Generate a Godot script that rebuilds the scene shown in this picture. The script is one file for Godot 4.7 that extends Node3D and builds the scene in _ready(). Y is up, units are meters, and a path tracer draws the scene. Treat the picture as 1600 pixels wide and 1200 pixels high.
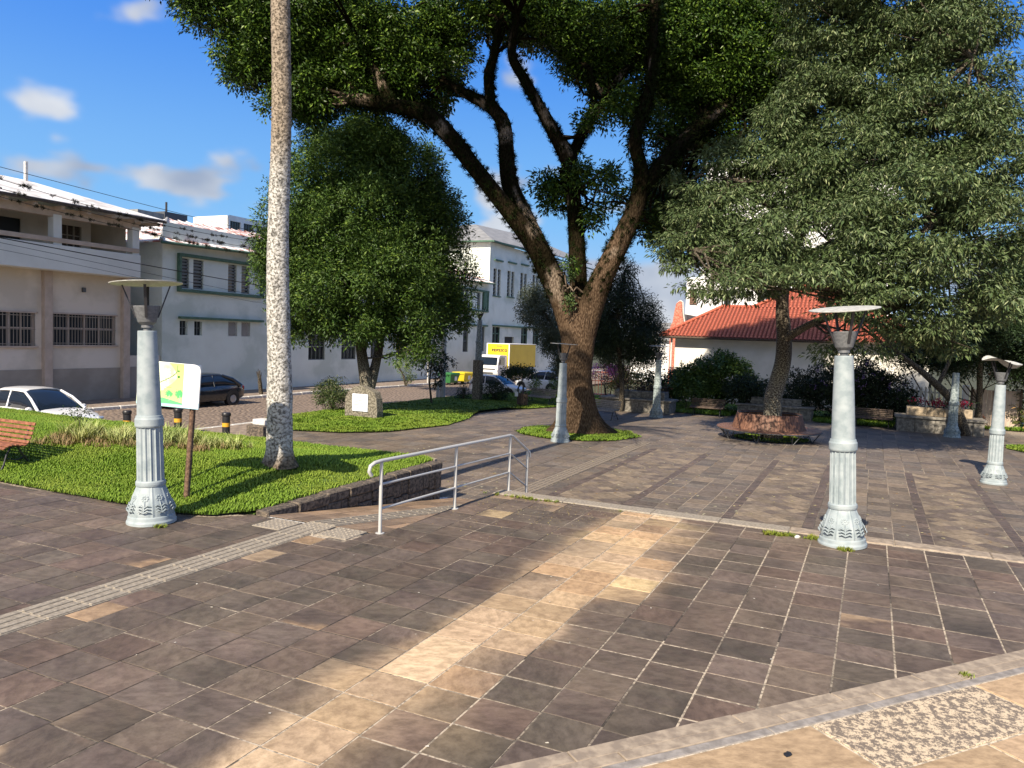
extends Node3D
# A town square seen from its terrace: plaza, ramp, lamps, trees, street and houses. Plaza axes: u runs away from the terrace, v to the right.

const SA := 0.42262
const CA := 0.90631
const LOW := -0.7          # level of the lower plaza
const ROAD := -0.86

var rng := RandomNumberGenerator.new()
var noise := FastNoiseLite.new()
var M := {}
var taken := {}


func P(u: float, v: float, y := 0.0) -> Vector3:
	return Vector3(u * SA + v * CA, y, -u * CA + v * SA)


func _ready() -> void:
	rng.seed = 7
	noise.seed = 3
	noise.noise_type = FastNoiseLite.TYPE_SIMPLEX
	noise.fractal_octaves = 4
	var cam := Camera3D.new()
	cam.name = "camera"
	cam.fov = 53.02
	cam.near = 0.05
	cam.far = 3000.0
	cam.position = Vector3(0, 2.67, 0)
	cam.rotation_degrees = Vector3(-3.47, 0, 2.05)
	add_child(cam)
	cam.current = true
	var env := Environment.new()
	env.background_mode = Environment.BG_SKY
	var sky := Sky.new()
	sky.sky_material = make_sky()
	env.sky = sky
	env.tonemap_mode = Environment.TONE_MAPPER_LINEAR
	env.tonemap_exposure = 1.6
	env.background_energy_multiplier = 0.54
	env.sdfgi_enabled = true
	env.ssao_enabled = true
	env.ssil_enabled = true
	var we := WorldEnvironment.new()
	we.name = "world_environment"
	we.environment = env
	add_child(we)
	var sun := DirectionalLight3D.new()
	sun.name = "sun"
	sun.light_energy = 1.6
	sun.light_color = Color(1.0, 0.945, 0.865)
	sun.light_angular_distance = 0.53
	sun.shadow_enabled = true
	add_child(sun)
	var az := deg_to_rad(25.6)
	var el := deg_to_rad(37.5)
	var dir := Vector3(sin(az) * cos(el), -sin(el), -cos(az) * cos(el))
	sun.look_at_from_position(Vector3(0, 30, 0), Vector3(0, 30, 0) + dir, Vector3.UP)
	make_materials()
	build_ground()
	build_upper_plaza()
	build_lower_plaza()
	build_ramp()
	build_lawns()
	build_street_houses()
	build_back_houses()
	build_trees()
	build_lamps()
	build_furniture()
	build_vehicles()
	build_plants()
	build_small()


func make_sky() -> PanoramaSkyMaterial:
	var w := 1536
	var h := 768
	var im := Image.create(w, h, false, Image.FORMAT_RGBF)
	var cl := FastNoiseLite.new()
	cl.seed = 295
	cl.noise_type = FastNoiseLite.TYPE_SIMPLEX_SMOOTH
	cl.fractal_octaves = 5
	cl.frequency = 1.0
	cl.fractal_gain = 0.52
	var sun_at := Vector3(-sin(deg_to_rad(25.6)) * cos(deg_to_rad(37.5)), sin(deg_to_rad(37.5)), cos(deg_to_rad(25.6)) * cos(deg_to_rad(37.5)))
	var zen := Color(0.025, 0.12, 0.42)
	var mid := Color(0.045, 0.30, 1.02)
	var low := Color(0.26, 0.62, 1.10)
	var hor := Color(0.62, 0.80, 1.02)
	for j in h:
		var el := (0.5 - (j + 0.5) / h) * PI
		var y := sin(el)
		var base: Color
		if el < 0.0:
			base = Color(0.20, 0.20, 0.19)
		else:
			var d := rad_to_deg(el)
			base = hor.lerp(low, smoothstep(0.0, 9.0, d)).lerp(mid, smoothstep(6.0, 23.0, d)).lerp(zen, smoothstep(24.0, 62.0, d))
		for i in w:
			var c := base
			var aa := (i + 0.5) / w * TAU
			var toward := Vector3(sin(aa) * cos(el), y, -cos(aa) * cos(el)).dot(sun_at)
			if el > 0.0:      # the whiter air round the sun
				var g := exp(-acos(clampf(toward, -1.0, 1.0)) / 0.5)
				c = c.lerp(Color(1.2, 1.16, 1.06), clampf(g * 1.25, 0.0, 1.0))
			if el > -0.01 and el < 0.85:
				var a := (i + 0.5) / w * TAU
				var x := sin(a) * cos(el)
				var z := -cos(a) * cos(el)
				var k := 1.0 / (0.22 + y)
				var n := cl.get_noise_3d(x * k * 1.25, 3.0 + y * 4.2, z * k * 1.25) * 0.75 + cl.get_noise_3d(x * 7.0, y * 13.0, z * 7.0) * 0.42
				var thr := lerpf(-0.24, 0.42, smoothstep(0.03, 0.30, y))
				var cover := smoothstep(thr, thr + 0.17, n)
				cover *= 0.9
				var lit := clampf(0.5 + 1.3 * cl.get_noise_3d(x * 5.0 + 4.0, y * 9.0, z * 5.0), 0.0, 1.0)
				var cc := Color(0.40, 0.47, 0.62).lerp(Color(0.92, 0.94, 0.97), lit)
				c = c.lerp(cc, cover)
			im.set_pixel(i, j, c)
	var m := PanoramaSkyMaterial.new()
	m.panorama = ImageTexture.create_from_image(im)
	return m


# ---------------------------------------------------------------- mesh building
class MB:
	var v := PackedVector3Array()
	var n := PackedVector3Array()
	var c := PackedColorArray()
	var t := PackedVector2Array()
	var col := Color(1, 1, 1)
	var x := Transform3D()

	func vert(p: Vector3, nn: Vector3, uv := Vector2.ZERO) -> void:
		v.append(x * p)
		n.append((x.basis * nn).normalized())
		c.append(col)
		t.append(uv)

	func tri(a: Vector3, b: Vector3, d: Vector3) -> void:   # corners run counter-clockwise seen from outside
		var nn := (b - a).cross(d - a)
		vert(a, nn)
		vert(d, nn)
		vert(b, nn)

	func tri_n(a: Vector3, na: Vector3, b: Vector3, nb: Vector3, d: Vector3, nd: Vector3) -> void:
		vert(a, na)
		vert(d, nd)
		vert(b, nb)

	func quad(a: Vector3, b: Vector3, d: Vector3, e: Vector3) -> void:
		var nn := (b - a).cross(d - a)
		if nn.length() < 1e-9:
			nn = (d - a).cross(e - a)
		vert(a, nn, Vector2(0, 1))
		vert(d, nn, Vector2(1, 0))
		vert(b, nn, Vector2(1, 1))
		vert(a, nn, Vector2(0, 1))
		vert(e, nn, Vector2(0, 0))
		vert(d, nn, Vector2(1, 0))

	func quad_n(a: Vector3, na: Vector3, b: Vector3, nb: Vector3, d: Vector3, nd: Vector3, e: Vector3, ne: Vector3) -> void:
		tri_n(a, na, b, nb, d, nd)
		tri_n(a, na, d, nd, e, ne)

	func box(lo: Vector3, hi: Vector3, ch := 0.0) -> void:
		var a := lo
		var b := hi
		if ch <= 0.0:
			quad(Vector3(a.x, a.y, b.z), Vector3(b.x, a.y, b.z), Vector3(b.x, b.y, b.z), Vector3(a.x, b.y, b.z))
			quad(Vector3(b.x, a.y, a.z), Vector3(a.x, a.y, a.z), Vector3(a.x, b.y, a.z), Vector3(b.x, b.y, a.z))
			quad(Vector3(b.x, a.y, b.z), Vector3(b.x, a.y, a.z), Vector3(b.x, b.y, a.z), Vector3(b.x, b.y, b.z))
			quad(Vector3(a.x, a.y, a.z), Vector3(a.x, a.y, b.z), Vector3(a.x, b.y, b.z), Vector3(a.x, b.y, a.z))
			quad(Vector3(a.x, b.y, b.z), Vector3(b.x, b.y, b.z), Vector3(b.x, b.y, a.z), Vector3(a.x, b.y, a.z))
			quad(Vector3(a.x, a.y, a.z), Vector3(b.x, a.y, a.z), Vector3(b.x, a.y, b.z), Vector3(a.x, a.y, b.z))
			return
		# chamfered: eight corners, each with three points
		var m := (a + b) * 0.5
		var hx := (b.x - a.x) * 0.5
		var hy := (b.y - a.y) * 0.5
		var hz := (b.z - a.z) * 0.5
		ch = minf(ch, minf(hx, minf(hy, hz)) * 0.9)
		for s in [-1.0, 1.0]:
			face(m, Vector3(s * hx, 0, 0), Vector3(0, hy - ch, 0), Vector3(0, 0, hz - ch))
			face(m, Vector3(0, s * hy, 0), Vector3(hx - ch, 0, 0), Vector3(0, 0, hz - ch))
			face(m, Vector3(0, 0, s * hz), Vector3(hx - ch, 0, 0), Vector3(0, hy - ch, 0))
			for r in [-1.0, 1.0]:
				edge(m, Vector3(s * hx, r * (hy - ch), 0), Vector3(s * (hx - ch), r * hy, 0), Vector3(0, 0, hz - ch))
				edge(m, Vector3(s * hx, 0, r * (hz - ch)), Vector3(s * (hx - ch), 0, r * hz), Vector3(0, hy - ch, 0))
				edge(m, Vector3(0, s * hy, r * (hz - ch)), Vector3(0, s * (hy - ch), r * hz), Vector3(hx - ch, 0, 0))
				for q in [-1.0, 1.0]:
					outward(m, m + Vector3(s * hx, r * (hy - ch), q * (hz - ch)), m + Vector3(s * (hx - ch), r * hy, q * (hz - ch)), m + Vector3(s * (hx - ch), r * (hy - ch), q * hz))

	func outward(m: Vector3, a: Vector3, b: Vector3, d: Vector3) -> void:
		if (b - a).cross(d - a).dot(a + b + d - m * 3.0) > 0.0:
			tri(a, b, d)
		else:
			tri(a, d, b)

	func face(m: Vector3, o: Vector3, p: Vector3, q: Vector3) -> void:
		if p.cross(q).dot(o) > 0.0:
			quad(m + o - p - q, m + o + p - q, m + o + p + q, m + o - p + q)
		else:
			quad(m + o - p - q, m + o - p + q, m + o + p + q, m + o + p - q)

	func edge(m: Vector3, a: Vector3, b: Vector3, w: Vector3) -> void:
		if (b - a).cross(w).dot(a + b) > 0.0:
			quad(m + a - w, m + b - w, m + b + w, m + a + w)
		else:
			quad(m + a - w, m + a + w, m + b + w, m + b - w)

	func tube(pts: Array, rad: Array, k := 8, caps := true, wob := 0.0, ns: FastNoiseLite = null) -> void:
		var rings := []
		var norms := []
		var up := Vector3(0.13, 0.2, 0.97).normalized()
		for i in pts.size():
			var d: Vector3
			if i == 0:
				d = pts[1] - pts[0]
			elif i == pts.size() - 1:
				d = pts[i] - pts[i - 1]
			else:
				d = (pts[i + 1] - pts[i]).normalized() + (pts[i] - pts[i - 1]).normalized()
			d = d.normalized()
			var sx := up.cross(d)
			if sx.length() < 0.05:
				sx = Vector3.RIGHT.cross(d)
			sx = sx.normalized()
			var sy := d.cross(sx)
			var ring := []
			var nr := []
			for j in k:
				var a := TAU * j / k
				var dirn := sx * cos(a) + sy * sin(a)
				var r: float = rad[i]
				if wob > 0.0:
					var q: Vector3 = pts[i] + dirn * r
					r *= 1.0 + wob * ns.get_noise_3dv(q * 6.0 / maxf(0.25, rad[0] * 3.0))
				ring.append(pts[i] + dirn * r)
				nr.append(dirn)
			rings.append(ring)
			norms.append(nr)
		for i in pts.size() - 1:
			for j in k:
				var j2 := (j + 1) % k
				quad_n(rings[i][j], norms[i][j], rings[i][j2], norms[i][j2], rings[i + 1][j2], norms[i + 1][j2], rings[i + 1][j], norms[i + 1][j])
		if caps:
			for j in k:
				var j2 := (j + 1) % k
				tri(pts[0], rings[0][j2], rings[0][j])
				var e := pts.size() - 1
				tri(pts[e], rings[e][j], rings[e][j2])

	func lathe(prof: Array, k := 24, mod = null) -> void:   # prof: Vector2(radius, height), from the bottom up
		for i in prof.size() - 1:
			var p: Vector2 = prof[i]
			var q: Vector2 = prof[i + 1]
			var s := Vector2(q.y - p.y, p.x - q.x)
			if s.length() < 1e-6:
				continue
			s = s.normalized()
			for j in k:
				var a := TAU * j / k
				var b := TAU * (j + 1) / k
				var pa: float = p.x * (mod.call(a, p.y) if mod != null else 1.0)
				var pb: float = p.x * (mod.call(b, p.y) if mod != null else 1.0)
				var qa: float = q.x * (mod.call(a, q.y) if mod != null else 1.0)
				var qb: float = q.x * (mod.call(b, q.y) if mod != null else 1.0)
				var A := Vector3(cos(a) * pa, p.y, -sin(a) * pa)
				var B := Vector3(cos(b) * pb, p.y, -sin(b) * pb)
				var C := Vector3(cos(b) * qb, q.y, -sin(b) * qb)
				var D := Vector3(cos(a) * qa, q.y, -sin(a) * qa)
				if mod != null:
					if pa > 1e-5:
						tri(A, B, C)
					if qa > 1e-5:
						tri(A, C, D)
				else:
					var na := Vector3(cos(a) * s.x, s.y, -sin(a) * s.x)
					var nb := Vector3(cos(b) * s.x, s.y, -sin(b) * s.x)
					if pa > 1e-5:
						tri_n(A, na, B, nb, C, nb)
					if qa > 1e-5:
						tri_n(A, na, C, nb, D, na)

	func prism(poly: Array, a: Vector3, b: Vector3, o: Vector3, depth: Vector3) -> void:   # outline in the axes a, b from o, carried along depth
		var pk := PackedVector2Array()
		for p in poly:
			pk.append(p)
		if Geometry2D.is_polygon_clockwise(pk):
			pk.reverse()
		var flip := a.cross(b).dot(depth) > 0.0   # then the start face looks against depth
		var ix := Geometry2D.triangulate_polygon(pk)
		for i in range(0, ix.size(), 3):
			var q := [pk[ix[i]], pk[ix[i + 1]], pk[ix[i + 2]]]
			if (q[1] - q[0]).cross(q[2] - q[0]) < 0.0:
				q.reverse()
			var w := []
			for e in q:
				w.append(o + a * e.x + b * e.y)
			if flip:
				tri(w[0], w[2], w[1])
				tri(w[0] + depth, w[1] + depth, w[2] + depth)
			else:
				tri(w[0], w[1], w[2])
				tri(w[0] + depth, w[2] + depth, w[1] + depth)
		for i in pk.size():
			var p0 := o + a * pk[i].x + b * pk[i].y
			var e := pk[(i + 1) % pk.size()]
			var p1 := o + a * e.x + b * e.y
			if flip:
				quad(p0, p1, p1 + depth, p0 + depth)
			else:
				quad(p1, p0, p0 + depth, p1 + depth)

	func mesh() -> ArrayMesh:
		var a := []
		a.resize(Mesh.ARRAY_MAX)
		a[Mesh.ARRAY_VERTEX] = v
		a[Mesh.ARRAY_NORMAL] = n
		a[Mesh.ARRAY_COLOR] = c
		a[Mesh.ARRAY_TEX_UV] = t
		var m := ArrayMesh.new()
		if v.size():
			m.add_surface_from_arrays(Mesh.PRIMITIVE_TRIANGLES, a)
		return m


func numbered(called: String) -> String:
	var k: int = taken.get(called, 0)
	taken[called] = k + 1
	return called if k == 0 else "%s_%03d" % [called, k]


func part_name(called: String, parent: Node) -> String:
	var k := 0
	var s := called
	while parent.has_node(s):
		k += 1
		s = "%s_%03d" % [called, k]
	return s


func tag(o: Node, label: String, category: String, group := "", kind := "") -> Node:
	if label:
		o.set_meta("label", label)
	if category:
		o.set_meta("category", category)
	if group:
		o.set_meta("group", group)
	if kind:
		o.set_meta("kind", kind)
	return o


func obj(called: String, shape, mat: Material, parent: Node = null) -> MeshInstance3D:
	var o := MeshInstance3D.new()
	o.mesh = shape.mesh() if shape is MB else shape
	o.material_override = mat
	if parent == null or parent == self:
		o.name = numbered(called)
		add_child(o, true)
	else:
		var key := str(parent.get_instance_id()) + called
		var k: int = taken.get(key, 0)
		taken[key] = k + 1
		o.name = called if k == 0 else "%s_%03d" % [called, k]
		parent.add_child(o, true)
	return o


func struct(called: String, shape, mat: Material) -> MeshInstance3D:
	var o := obj(called, shape, mat)
	o.set_meta("kind", "structure")
	return o


func thing(called: String, label: String, category: String, at := Vector3.ZERO, turn := 0.0, group := "") -> Node3D:
	var o := Node3D.new()
	o.name = numbered(called)
	add_child(o, true)
	o.position = at
	o.rotation.y = turn
	tag(o, label, category, group)
	return o


func dup(src: Node3D, at: Vector3, turn: float, label: String, group := "") -> Node3D:
	var r: Node3D = src.duplicate()
	r.name = numbered(src.name.rstrip("0123456789").rstrip("_"))
	add_child(r, true)
	r.position = at
	r.rotation.y = turn
	r.set_meta("label", label)
	if group:
		r.set_meta("group", group)
	return r


func copies(called: String, mesh: Mesh, mat: Material, xf: Array, cols: Array, parent: Node = null) -> MultiMeshInstance3D:
	var mm := MultiMesh.new()
	mm.transform_format = MultiMesh.TRANSFORM_3D
	mm.use_colors = true
	mm.mesh = mesh
	mm.instance_count = xf.size()
	for i in xf.size():
		mm.set_instance_transform(i, xf[i])
		mm.set_instance_color(i, cols[i])
	var o := MultiMeshInstance3D.new()
	o.multimesh = mm
	o.material_override = mat
	o.set_meta("kind", "stuff")
	if parent == null:
		o.name = numbered(called)
		add_child(o, true)
	else:
		o.name = part_name(called, parent)
		parent.add_child(o, true)
	return o


# ---------------------------------------------------------------- materials
func lin(r: float, g: float, b: float) -> Color:
	return Color(r, g, b).linear_to_srgb()


func ntex(seed_: int, freq: float, oct: int, ramp: Array, size := 512, type := FastNoiseLite.TYPE_SIMPLEX, warp := 0.0) -> NoiseTexture2D:
	var f := FastNoiseLite.new()
	f.seed = seed_
	f.noise_type = type
	f.frequency = freq
	f.fractal_octaves = oct
	f.fractal_gain = 0.58
	if ramp.size() and type != FastNoiseLite.TYPE_CELLULAR:
		f.frequency = freq * 0.42
		f.fractal_octaves = maxi(oct, 7)
	if type == FastNoiseLite.TYPE_CELLULAR:
		f.cellular_return_type = FastNoiseLite.RETURN_DISTANCE2_SUB
		f.cellular_jitter = 0.75
		f.fractal_type = FastNoiseLite.FRACTAL_NONE
	if warp > 0.0:
		f.domain_warp_enabled = true
		f.domain_warp_amplitude = warp
		f.domain_warp_frequency = freq * 0.6
	var t := NoiseTexture2D.new()
	t.width = size
	t.height = size
	t.seamless = true
	t.seamless_blend_skirt = 0.15
	t.noise = f
	if ramp.size():
		var g := Gradient.new()
		var off := PackedFloat32Array()
		var cs := PackedColorArray()
		for e in ramp:
			off.append(e[0])
			cs.append(e[1])
		g.offsets = off
		g.colors = cs
		t.color_ramp = g
	return t


func mat(tex: Texture2D, metres: float, rough: float, bump: Texture2D = null, cm := 0.0, tint := Color(1, 1, 1)) -> StandardMaterial3D:
	var m := StandardMaterial3D.new()
	m.albedo_color = tint
	m.roughness = rough
	m.uv1_triplanar = true
	m.uv1_world_triplanar = true
	m.uv1_scale = Vector3.ONE / metres
	m.uv1_triplanar_sharpness = 4.0
	if tex:
		m.albedo_texture = tex
	if bump:
		m.heightmap_enabled = true
		m.heightmap_texture = bump
		m.heightmap_scale = cm
	return m


func plain(c: Color, rough := 0.6, metal := 0.0) -> StandardMaterial3D:
	var m := StandardMaterial3D.new()
	m.albedo_color = c
	m.roughness = rough
	m.metallic = metal
	return m


func two(seed_: int, freq: float, a: Color, b: Color, oct := 4) -> NoiseTexture2D:
	return ntex(seed_, freq, oct, [[0.22, a], [0.78, b]])


func leafmat(rough := 0.5, spec := 0.5, back := Color(0.10, 0.16, 0.02)) -> StandardMaterial3D:
	var m := StandardMaterial3D.new()
	m.vertex_color_use_as_albedo = true
	m.roughness = rough
	m.metallic_specular = spec
	m.cull_mode = BaseMaterial3D.CULL_DISABLED
	m.backlight_enabled = true
	m.backlight = back
	return m


func make_materials() -> void:
	var grain := ntex(11, 0.05, 5, [], 512)
	var fine := ntex(12, 0.30, 3, [], 1024)
	M.grain = grain
	# paving: vertex colours carry each stone's own tone, the texture its grain
	var speck := ntex(14, 0.028, 6, [[0.22, Color(0.80, 0.79, 0.78)], [0.5, Color(0.91, 0.905, 0.90)], [0.78, Color(1.0, 1.0, 1.0)]], 1024)
	(speck.noise as FastNoiseLite).fractal_gain = 0.74
	(speck.noise as FastNoiseLite).frequency = 0.0065
	M.tile = mat(speck, 1.3, 0.62, fine, 0.113)
	M.tile.vertex_color_use_as_albedo = true
	M.tile_b = mat(speck, 1.0, 0.7, fine, 0.158)
	M.tile_b.uv1_scale = Vector3(0.6, 1, 1.2)
	M.tile_b.uv1_offset = Vector3(0.37, 0.2, 0.6)
	M.tile_b.vertex_color_use_as_albedo = true
	M.tile_c = mat(speck, 1.0, 0.66, fine, 0.135)
	M.tile_c.uv1_scale = Vector3(1.1, 1, 0.7)
	M.tile_c.vertex_color_use_as_albedo = true
	M.mortar = mat(ntex(15, 0.06, 4, [[0.3, Color(0.7, 0.7, 0.7)], [0.6, Color(1, 1, 1)]]), 0.9, 0.9, fine, 0.09)
	M.mortar.vertex_color_use_as_albedo = true
	var lich := ntex(16, 0.035, 4, [[0.40, lin(0.62, 0.50, 0.34)], [0.47, lin(0.60, 0.47, 0.32)], [0.53, lin(0.14, 0.115, 0.09)], [0.7, lin(0.2, 0.16, 0.12)]], 1024)
	(lich.noise as FastNoiseLite).fractal_gain = 0.86
	M.lichen = mat(lich, 1.7, 0.75, fine, 0.113)
	M.kerb_stone = mat(ntex(17, 0.03, 5, [[0.3, lin(0.25, 0.20, 0.15)], [0.6, lin(0.34, 0.275, 0.205)], [0.8, lin(0.40, 0.325, 0.24)]]), 1.2, 0.8, fine, 0.18)
	M.lamp = mat(ntex(18, 0.012, 6, [[0.22, lin(0.24, 0.29, 0.305)], [0.5, lin(0.305, 0.355, 0.37)], [0.8, lin(0.36, 0.405, 0.415)]]), 0.9, 0.65, fine, 0.02)
	M.lamp_old = mat(ntex(19, 0.03, 5, [[0.25, lin(0.16, 0.2, 0.2)], [0.6, lin(0.32, 0.38, 0.38)], [0.8, lin(0.4, 0.45, 0.44)]]), 0.8, 0.7, fine, 0.0675)
	M.iron = plain(lin(0.045, 0.045, 0.05), 0.5, 0.3)
	M.bowl = mat(two(20, 0.04, lin(0.10, 0.105, 0.11), lin(0.16, 0.165, 0.17)), 0.5, 0.55, fine, 0.0225)
	M.disc = mat(ntex(23, 0.03, 4, [[0.3, lin(0.42, 0.42, 0.38)], [0.75, lin(0.60, 0.60, 0.55)]]), 0.7, 0.5)
	M.rail = plain(lin(0.5, 0.5, 0.48), 0.4, 0.1)
	M.dark_wall = mat(ntex(24, 0.035, 5, [[0.25, lin(0.05, 0.042, 0.035)], [0.55, lin(0.13, 0.105, 0.08)], [0.8, lin(0.21, 0.165, 0.12)]]), 0.8, 0.9, grain, 1.2)
	M.soil = mat(two(25, 0.04, lin(0.075, 0.055, 0.035), lin(0.05, 0.075, 0.02)), 0.9, 0.95, fine, 0.27)
	M.turf = mat(two(26, 0.02, lin(0.075, 0.13, 0.018), lin(0.11, 0.17, 0.022)), 1.6, 0.9, fine, 0.45)
	M.cobble = mat(ntex(27, 0.06, 2, [[0.0, lin(0.08, 0.06, 0.048)], [0.3, lin(0.25, 0.19, 0.145)], [1.0, lin(0.40, 0.31, 0.24)]], 512, FastNoiseLite.TYPE_CELLULAR), 6.5, 0.85, ntex(27, 0.06, 2, [], 512, FastNoiseLite.TYPE_CELLULAR), 4.0)
	M.walk = mat(two(28, 0.025, lin(0.19, 0.15, 0.12), lin(0.33, 0.26, 0.2)), 2.2, 0.9, fine, 0.18)
	M.white_stone = mat(two(29, 0.03, lin(0.52, 0.5, 0.46), lin(0.72, 0.7, 0.66)), 0.9, 0.8, fine, 0.135)
	M.beige_wall = mat(ntex(30, 0.006, 5, [[0.3, lin(0.62, 0.54, 0.44)], [0.6, lin(0.74, 0.65, 0.54)]]), 5.0, 0.9, fine, 0.0675)
	M.base_wall = mat(two(31, 0.01, lin(0.31, 0.265, 0.215), lin(0.39, 0.335, 0.275)), 4.0, 0.9, fine, 0.0675)
	M.pink_trim = mat(two(32, 0.02, lin(0.46, 0.365, 0.29), lin(0.56, 0.45, 0.365)), 3.0, 0.85, fine, 0.045)
	M.white_wall = mat(ntex(33, 0.007, 6, [[0.25, lin(0.60, 0.66, 0.59)], [0.5, lin(0.75, 0.80, 0.73)], [0.75, lin(0.79, 0.84, 0.77)]]), 6.0, 0.9, fine, 0.0675)
	M.balcony_wall = mat(two(34, 0.01, lin(0.70, 0.70, 0.65), lin(0.77, 0.77, 0.72)), 4.0, 0.85)
	M.green_trim = mat(two(35, 0.03, lin(0.06, 0.13, 0.085), lin(0.10, 0.19, 0.13)), 2.0, 0.7)
	M.dark_recess = plain(lin(0.03, 0.033, 0.035), 0.8)
	M.glass = plain(lin(0.03, 0.035, 0.04), 0.12)
	M.louvre = plain(lin(0.13, 0.15, 0.15), 0.5)
	M.metal_roof = mat(ntex(36, 0.012, 5, [[0.2, lin(0.5, 0.48, 0.45)], [0.5, lin(0.72, 0.70, 0.67)], [0.8, lin(0.80, 0.79, 0.77)]]), 5.0, 0.7, fine, 0.135)
	M.rust_roof = mat(ntex(37, 0.02, 4, [[0.28, lin(0.30, 0.09, 0.06)], [0.40, lin(0.5, 0.25, 0.2)], [0.46, lin(0.78, 0.77, 0.76)], [0.8, lin(0.84, 0.84, 0.84)]]), 3.0, 0.7, fine, 0.135)
	M.rust_roof.uv1_scale = Vector3(0.14, 0.14, 0.5)
	M.rust = mat(two(60, 0.03, lin(0.26, 0.09, 0.06), lin(0.5, 0.26, 0.2)), 1.5, 0.8)
	M.grey_roof = mat(two(38, 0.02, lin(0.20, 0.20, 0.195), lin(0.30, 0.30, 0.29)), 4.0, 0.7, fine, 0.09)
	M.clay_base = plain(lin(0.16, 0.04, 0.025), 0.85)
	M.clay = mat(ntex(39, 0.05, 4, [[0.25, lin(0.26, 0.05, 0.03)], [0.5, lin(0.42, 0.095, 0.05)], [0.8, lin(0.54, 0.18, 0.10)]]), 1.5, 0.75, fine, 0.135)
	M.cream_wall = mat(two(40, 0.01, lin(0.72, 0.69, 0.60), lin(0.82, 0.79, 0.71)), 4.0, 0.9, fine, 0.045)
	M.apartment = mat(two(41, 0.008, lin(0.76, 0.76, 0.75), lin(0.84, 0.84, 0.83)), 6.0, 0.85)
	M.slate = plain(lin(0.08, 0.085, 0.095), 0.7)
	M.brick_paint = mat(two(43, 0.03, lin(0.42, 0.10, 0.06), lin(0.5, 0.27, 0.19)), 1.4, 0.85)
	M.wood = mat(ntex(44, 0.03, 5, [[0.25, lin(0.17, 0.062, 0.03)], [0.6, lin(0.27, 0.10, 0.048)], [0.85, lin(0.34, 0.14, 0.07)]]), 0.8, 0.6, fine, 0.045)
	M.wood_old = mat(ntex(45, 0.03, 5, [[0.25, lin(0.10, 0.048, 0.03)], [0.6, lin(0.20, 0.098, 0.06)], [0.85, lin(0.30, 0.16, 0.10)]]), 0.7, 0.65, fine, 0.0675)
	M.wood_old.uv1_scale = Vector3(3.0, 0.45, 3.0)
	M.wood_dark = mat(two(46, 0.03, lin(0.06, 0.042, 0.03), lin(0.12, 0.085, 0.06)), 0.8, 0.8, fine, 0.09)
	M.board_grey = mat(two(47, 0.03, lin(0.20, 0.18, 0.16), lin(0.32, 0.29, 0.26)), 1.0, 0.8)
	M.post_wood = mat(ntex(48, 0.04, 5, [[0.25, lin(0.09, 0.05, 0.03)], [0.7, lin(0.21, 0.125, 0.08)]]), 0.6, 0.8, grain, 0.4)
	M.bark = mat(ntex(49, 0.035, 6, [[0.2, lin(0.075, 0.056, 0.041)], [0.5, lin(0.155, 0.118, 0.085)], [0.8, lin(0.27, 0.215, 0.16)]], 1024, FastNoiseLite.TYPE_SIMPLEX, 20.0), 1.6, 0.95, ntex(70, 0.02, 6, [], 512), 3.0)
	M.bark.uv1_scale = Vector3(0.9, 0.35, 0.9)
	M.bark.vertex_color_use_as_albedo = true
	M.bark.metallic_specular = 0.12
	M.bark_grey = mat(ntex(50, 0.05, 5, [[0.25, lin(0.045, 0.035, 0.026)], [0.5, lin(0.12, 0.10, 0.075)], [0.72, lin(0.34, 0.33, 0.25)]], 512), 0.8, 0.95, grain, 1.2)
	M.palm = mat(ntex(51, 0.045, 5, [[0.26, lin(0.12, 0.11, 0.095)], [0.37, lin(0.26, 0.245, 0.215)], [0.48, lin(0.40, 0.385, 0.345)], [0.66, lin(0.56, 0.55, 0.51)]], 1024), 1.35, 0.95, grain, 1.2)
	M.palm.vertex_color_use_as_albedo = true
	M.stone = mat(ntex(52, 0.04, 5, [[0.25, lin(0.10, 0.09, 0.065)], [0.55, lin(0.24, 0.215, 0.165)], [0.8, lin(0.33, 0.30, 0.24)]]), 1.0, 0.95, grain, 2.0)
	M.marble = mat(ntex(53, 0.03, 5, [[0.35, lin(0.62, 0.66, 0.74)], [0.6, lin(0.8, 0.82, 0.86)]]), 0.8, 0.3)
	M.planter = mat(ntex(54, 0.03, 5, [[0.25, lin(0.13, 0.12, 0.10)], [0.7, lin(0.28, 0.26, 0.22)]]), 1.2, 0.9, fine, 0.225)
	M.planter_light = mat(two(55, 0.03, lin(0.30, 0.24, 0.16), lin(0.45, 0.36, 0.25)), 1.2, 0.9, fine, 0.225)
	M.black = plain(lin(0.018, 0.018, 0.02), 0.45)
	M.rubber = plain(lin(0.02, 0.02, 0.021), 0.85)
	M.yellow = plain(lin(0.66, 0.34, 0.02), 0.6)
	M.car_white = plain(lin(0.78, 0.79, 0.80), 0.25)
	M.car_white.clearcoat_enabled = true
	M.car_white.clearcoat = 0.6
	M.car_white.clearcoat_roughness = 0.06
	M.car_black = plain(lin(0.012, 0.016, 0.022), 0.22)
	M.car_black.clearcoat_enabled = true
	M.car_black.clearcoat = 0.8
	M.car_black.clearcoat_roughness = 0.05
	M.car_glass = plain(lin(0.012, 0.02, 0.035), 0.06)
	M.lens = plain(lin(0.6, 0.62, 0.64), 0.1, 0.2)
	M.tail = plain(lin(0.35, 0.02, 0.02), 0.2)
	M.alloy = plain(lin(0.45, 0.45, 0.46), 0.35, 0.6)
	M.truck_yellow = mat(two(56, 0.01, lin(0.74, 0.50, 0.012), lin(0.80, 0.56, 0.02)), 3.0, 0.45)
	M.truck_white = plain(lin(0.8, 0.8, 0.79), 0.35)
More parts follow.
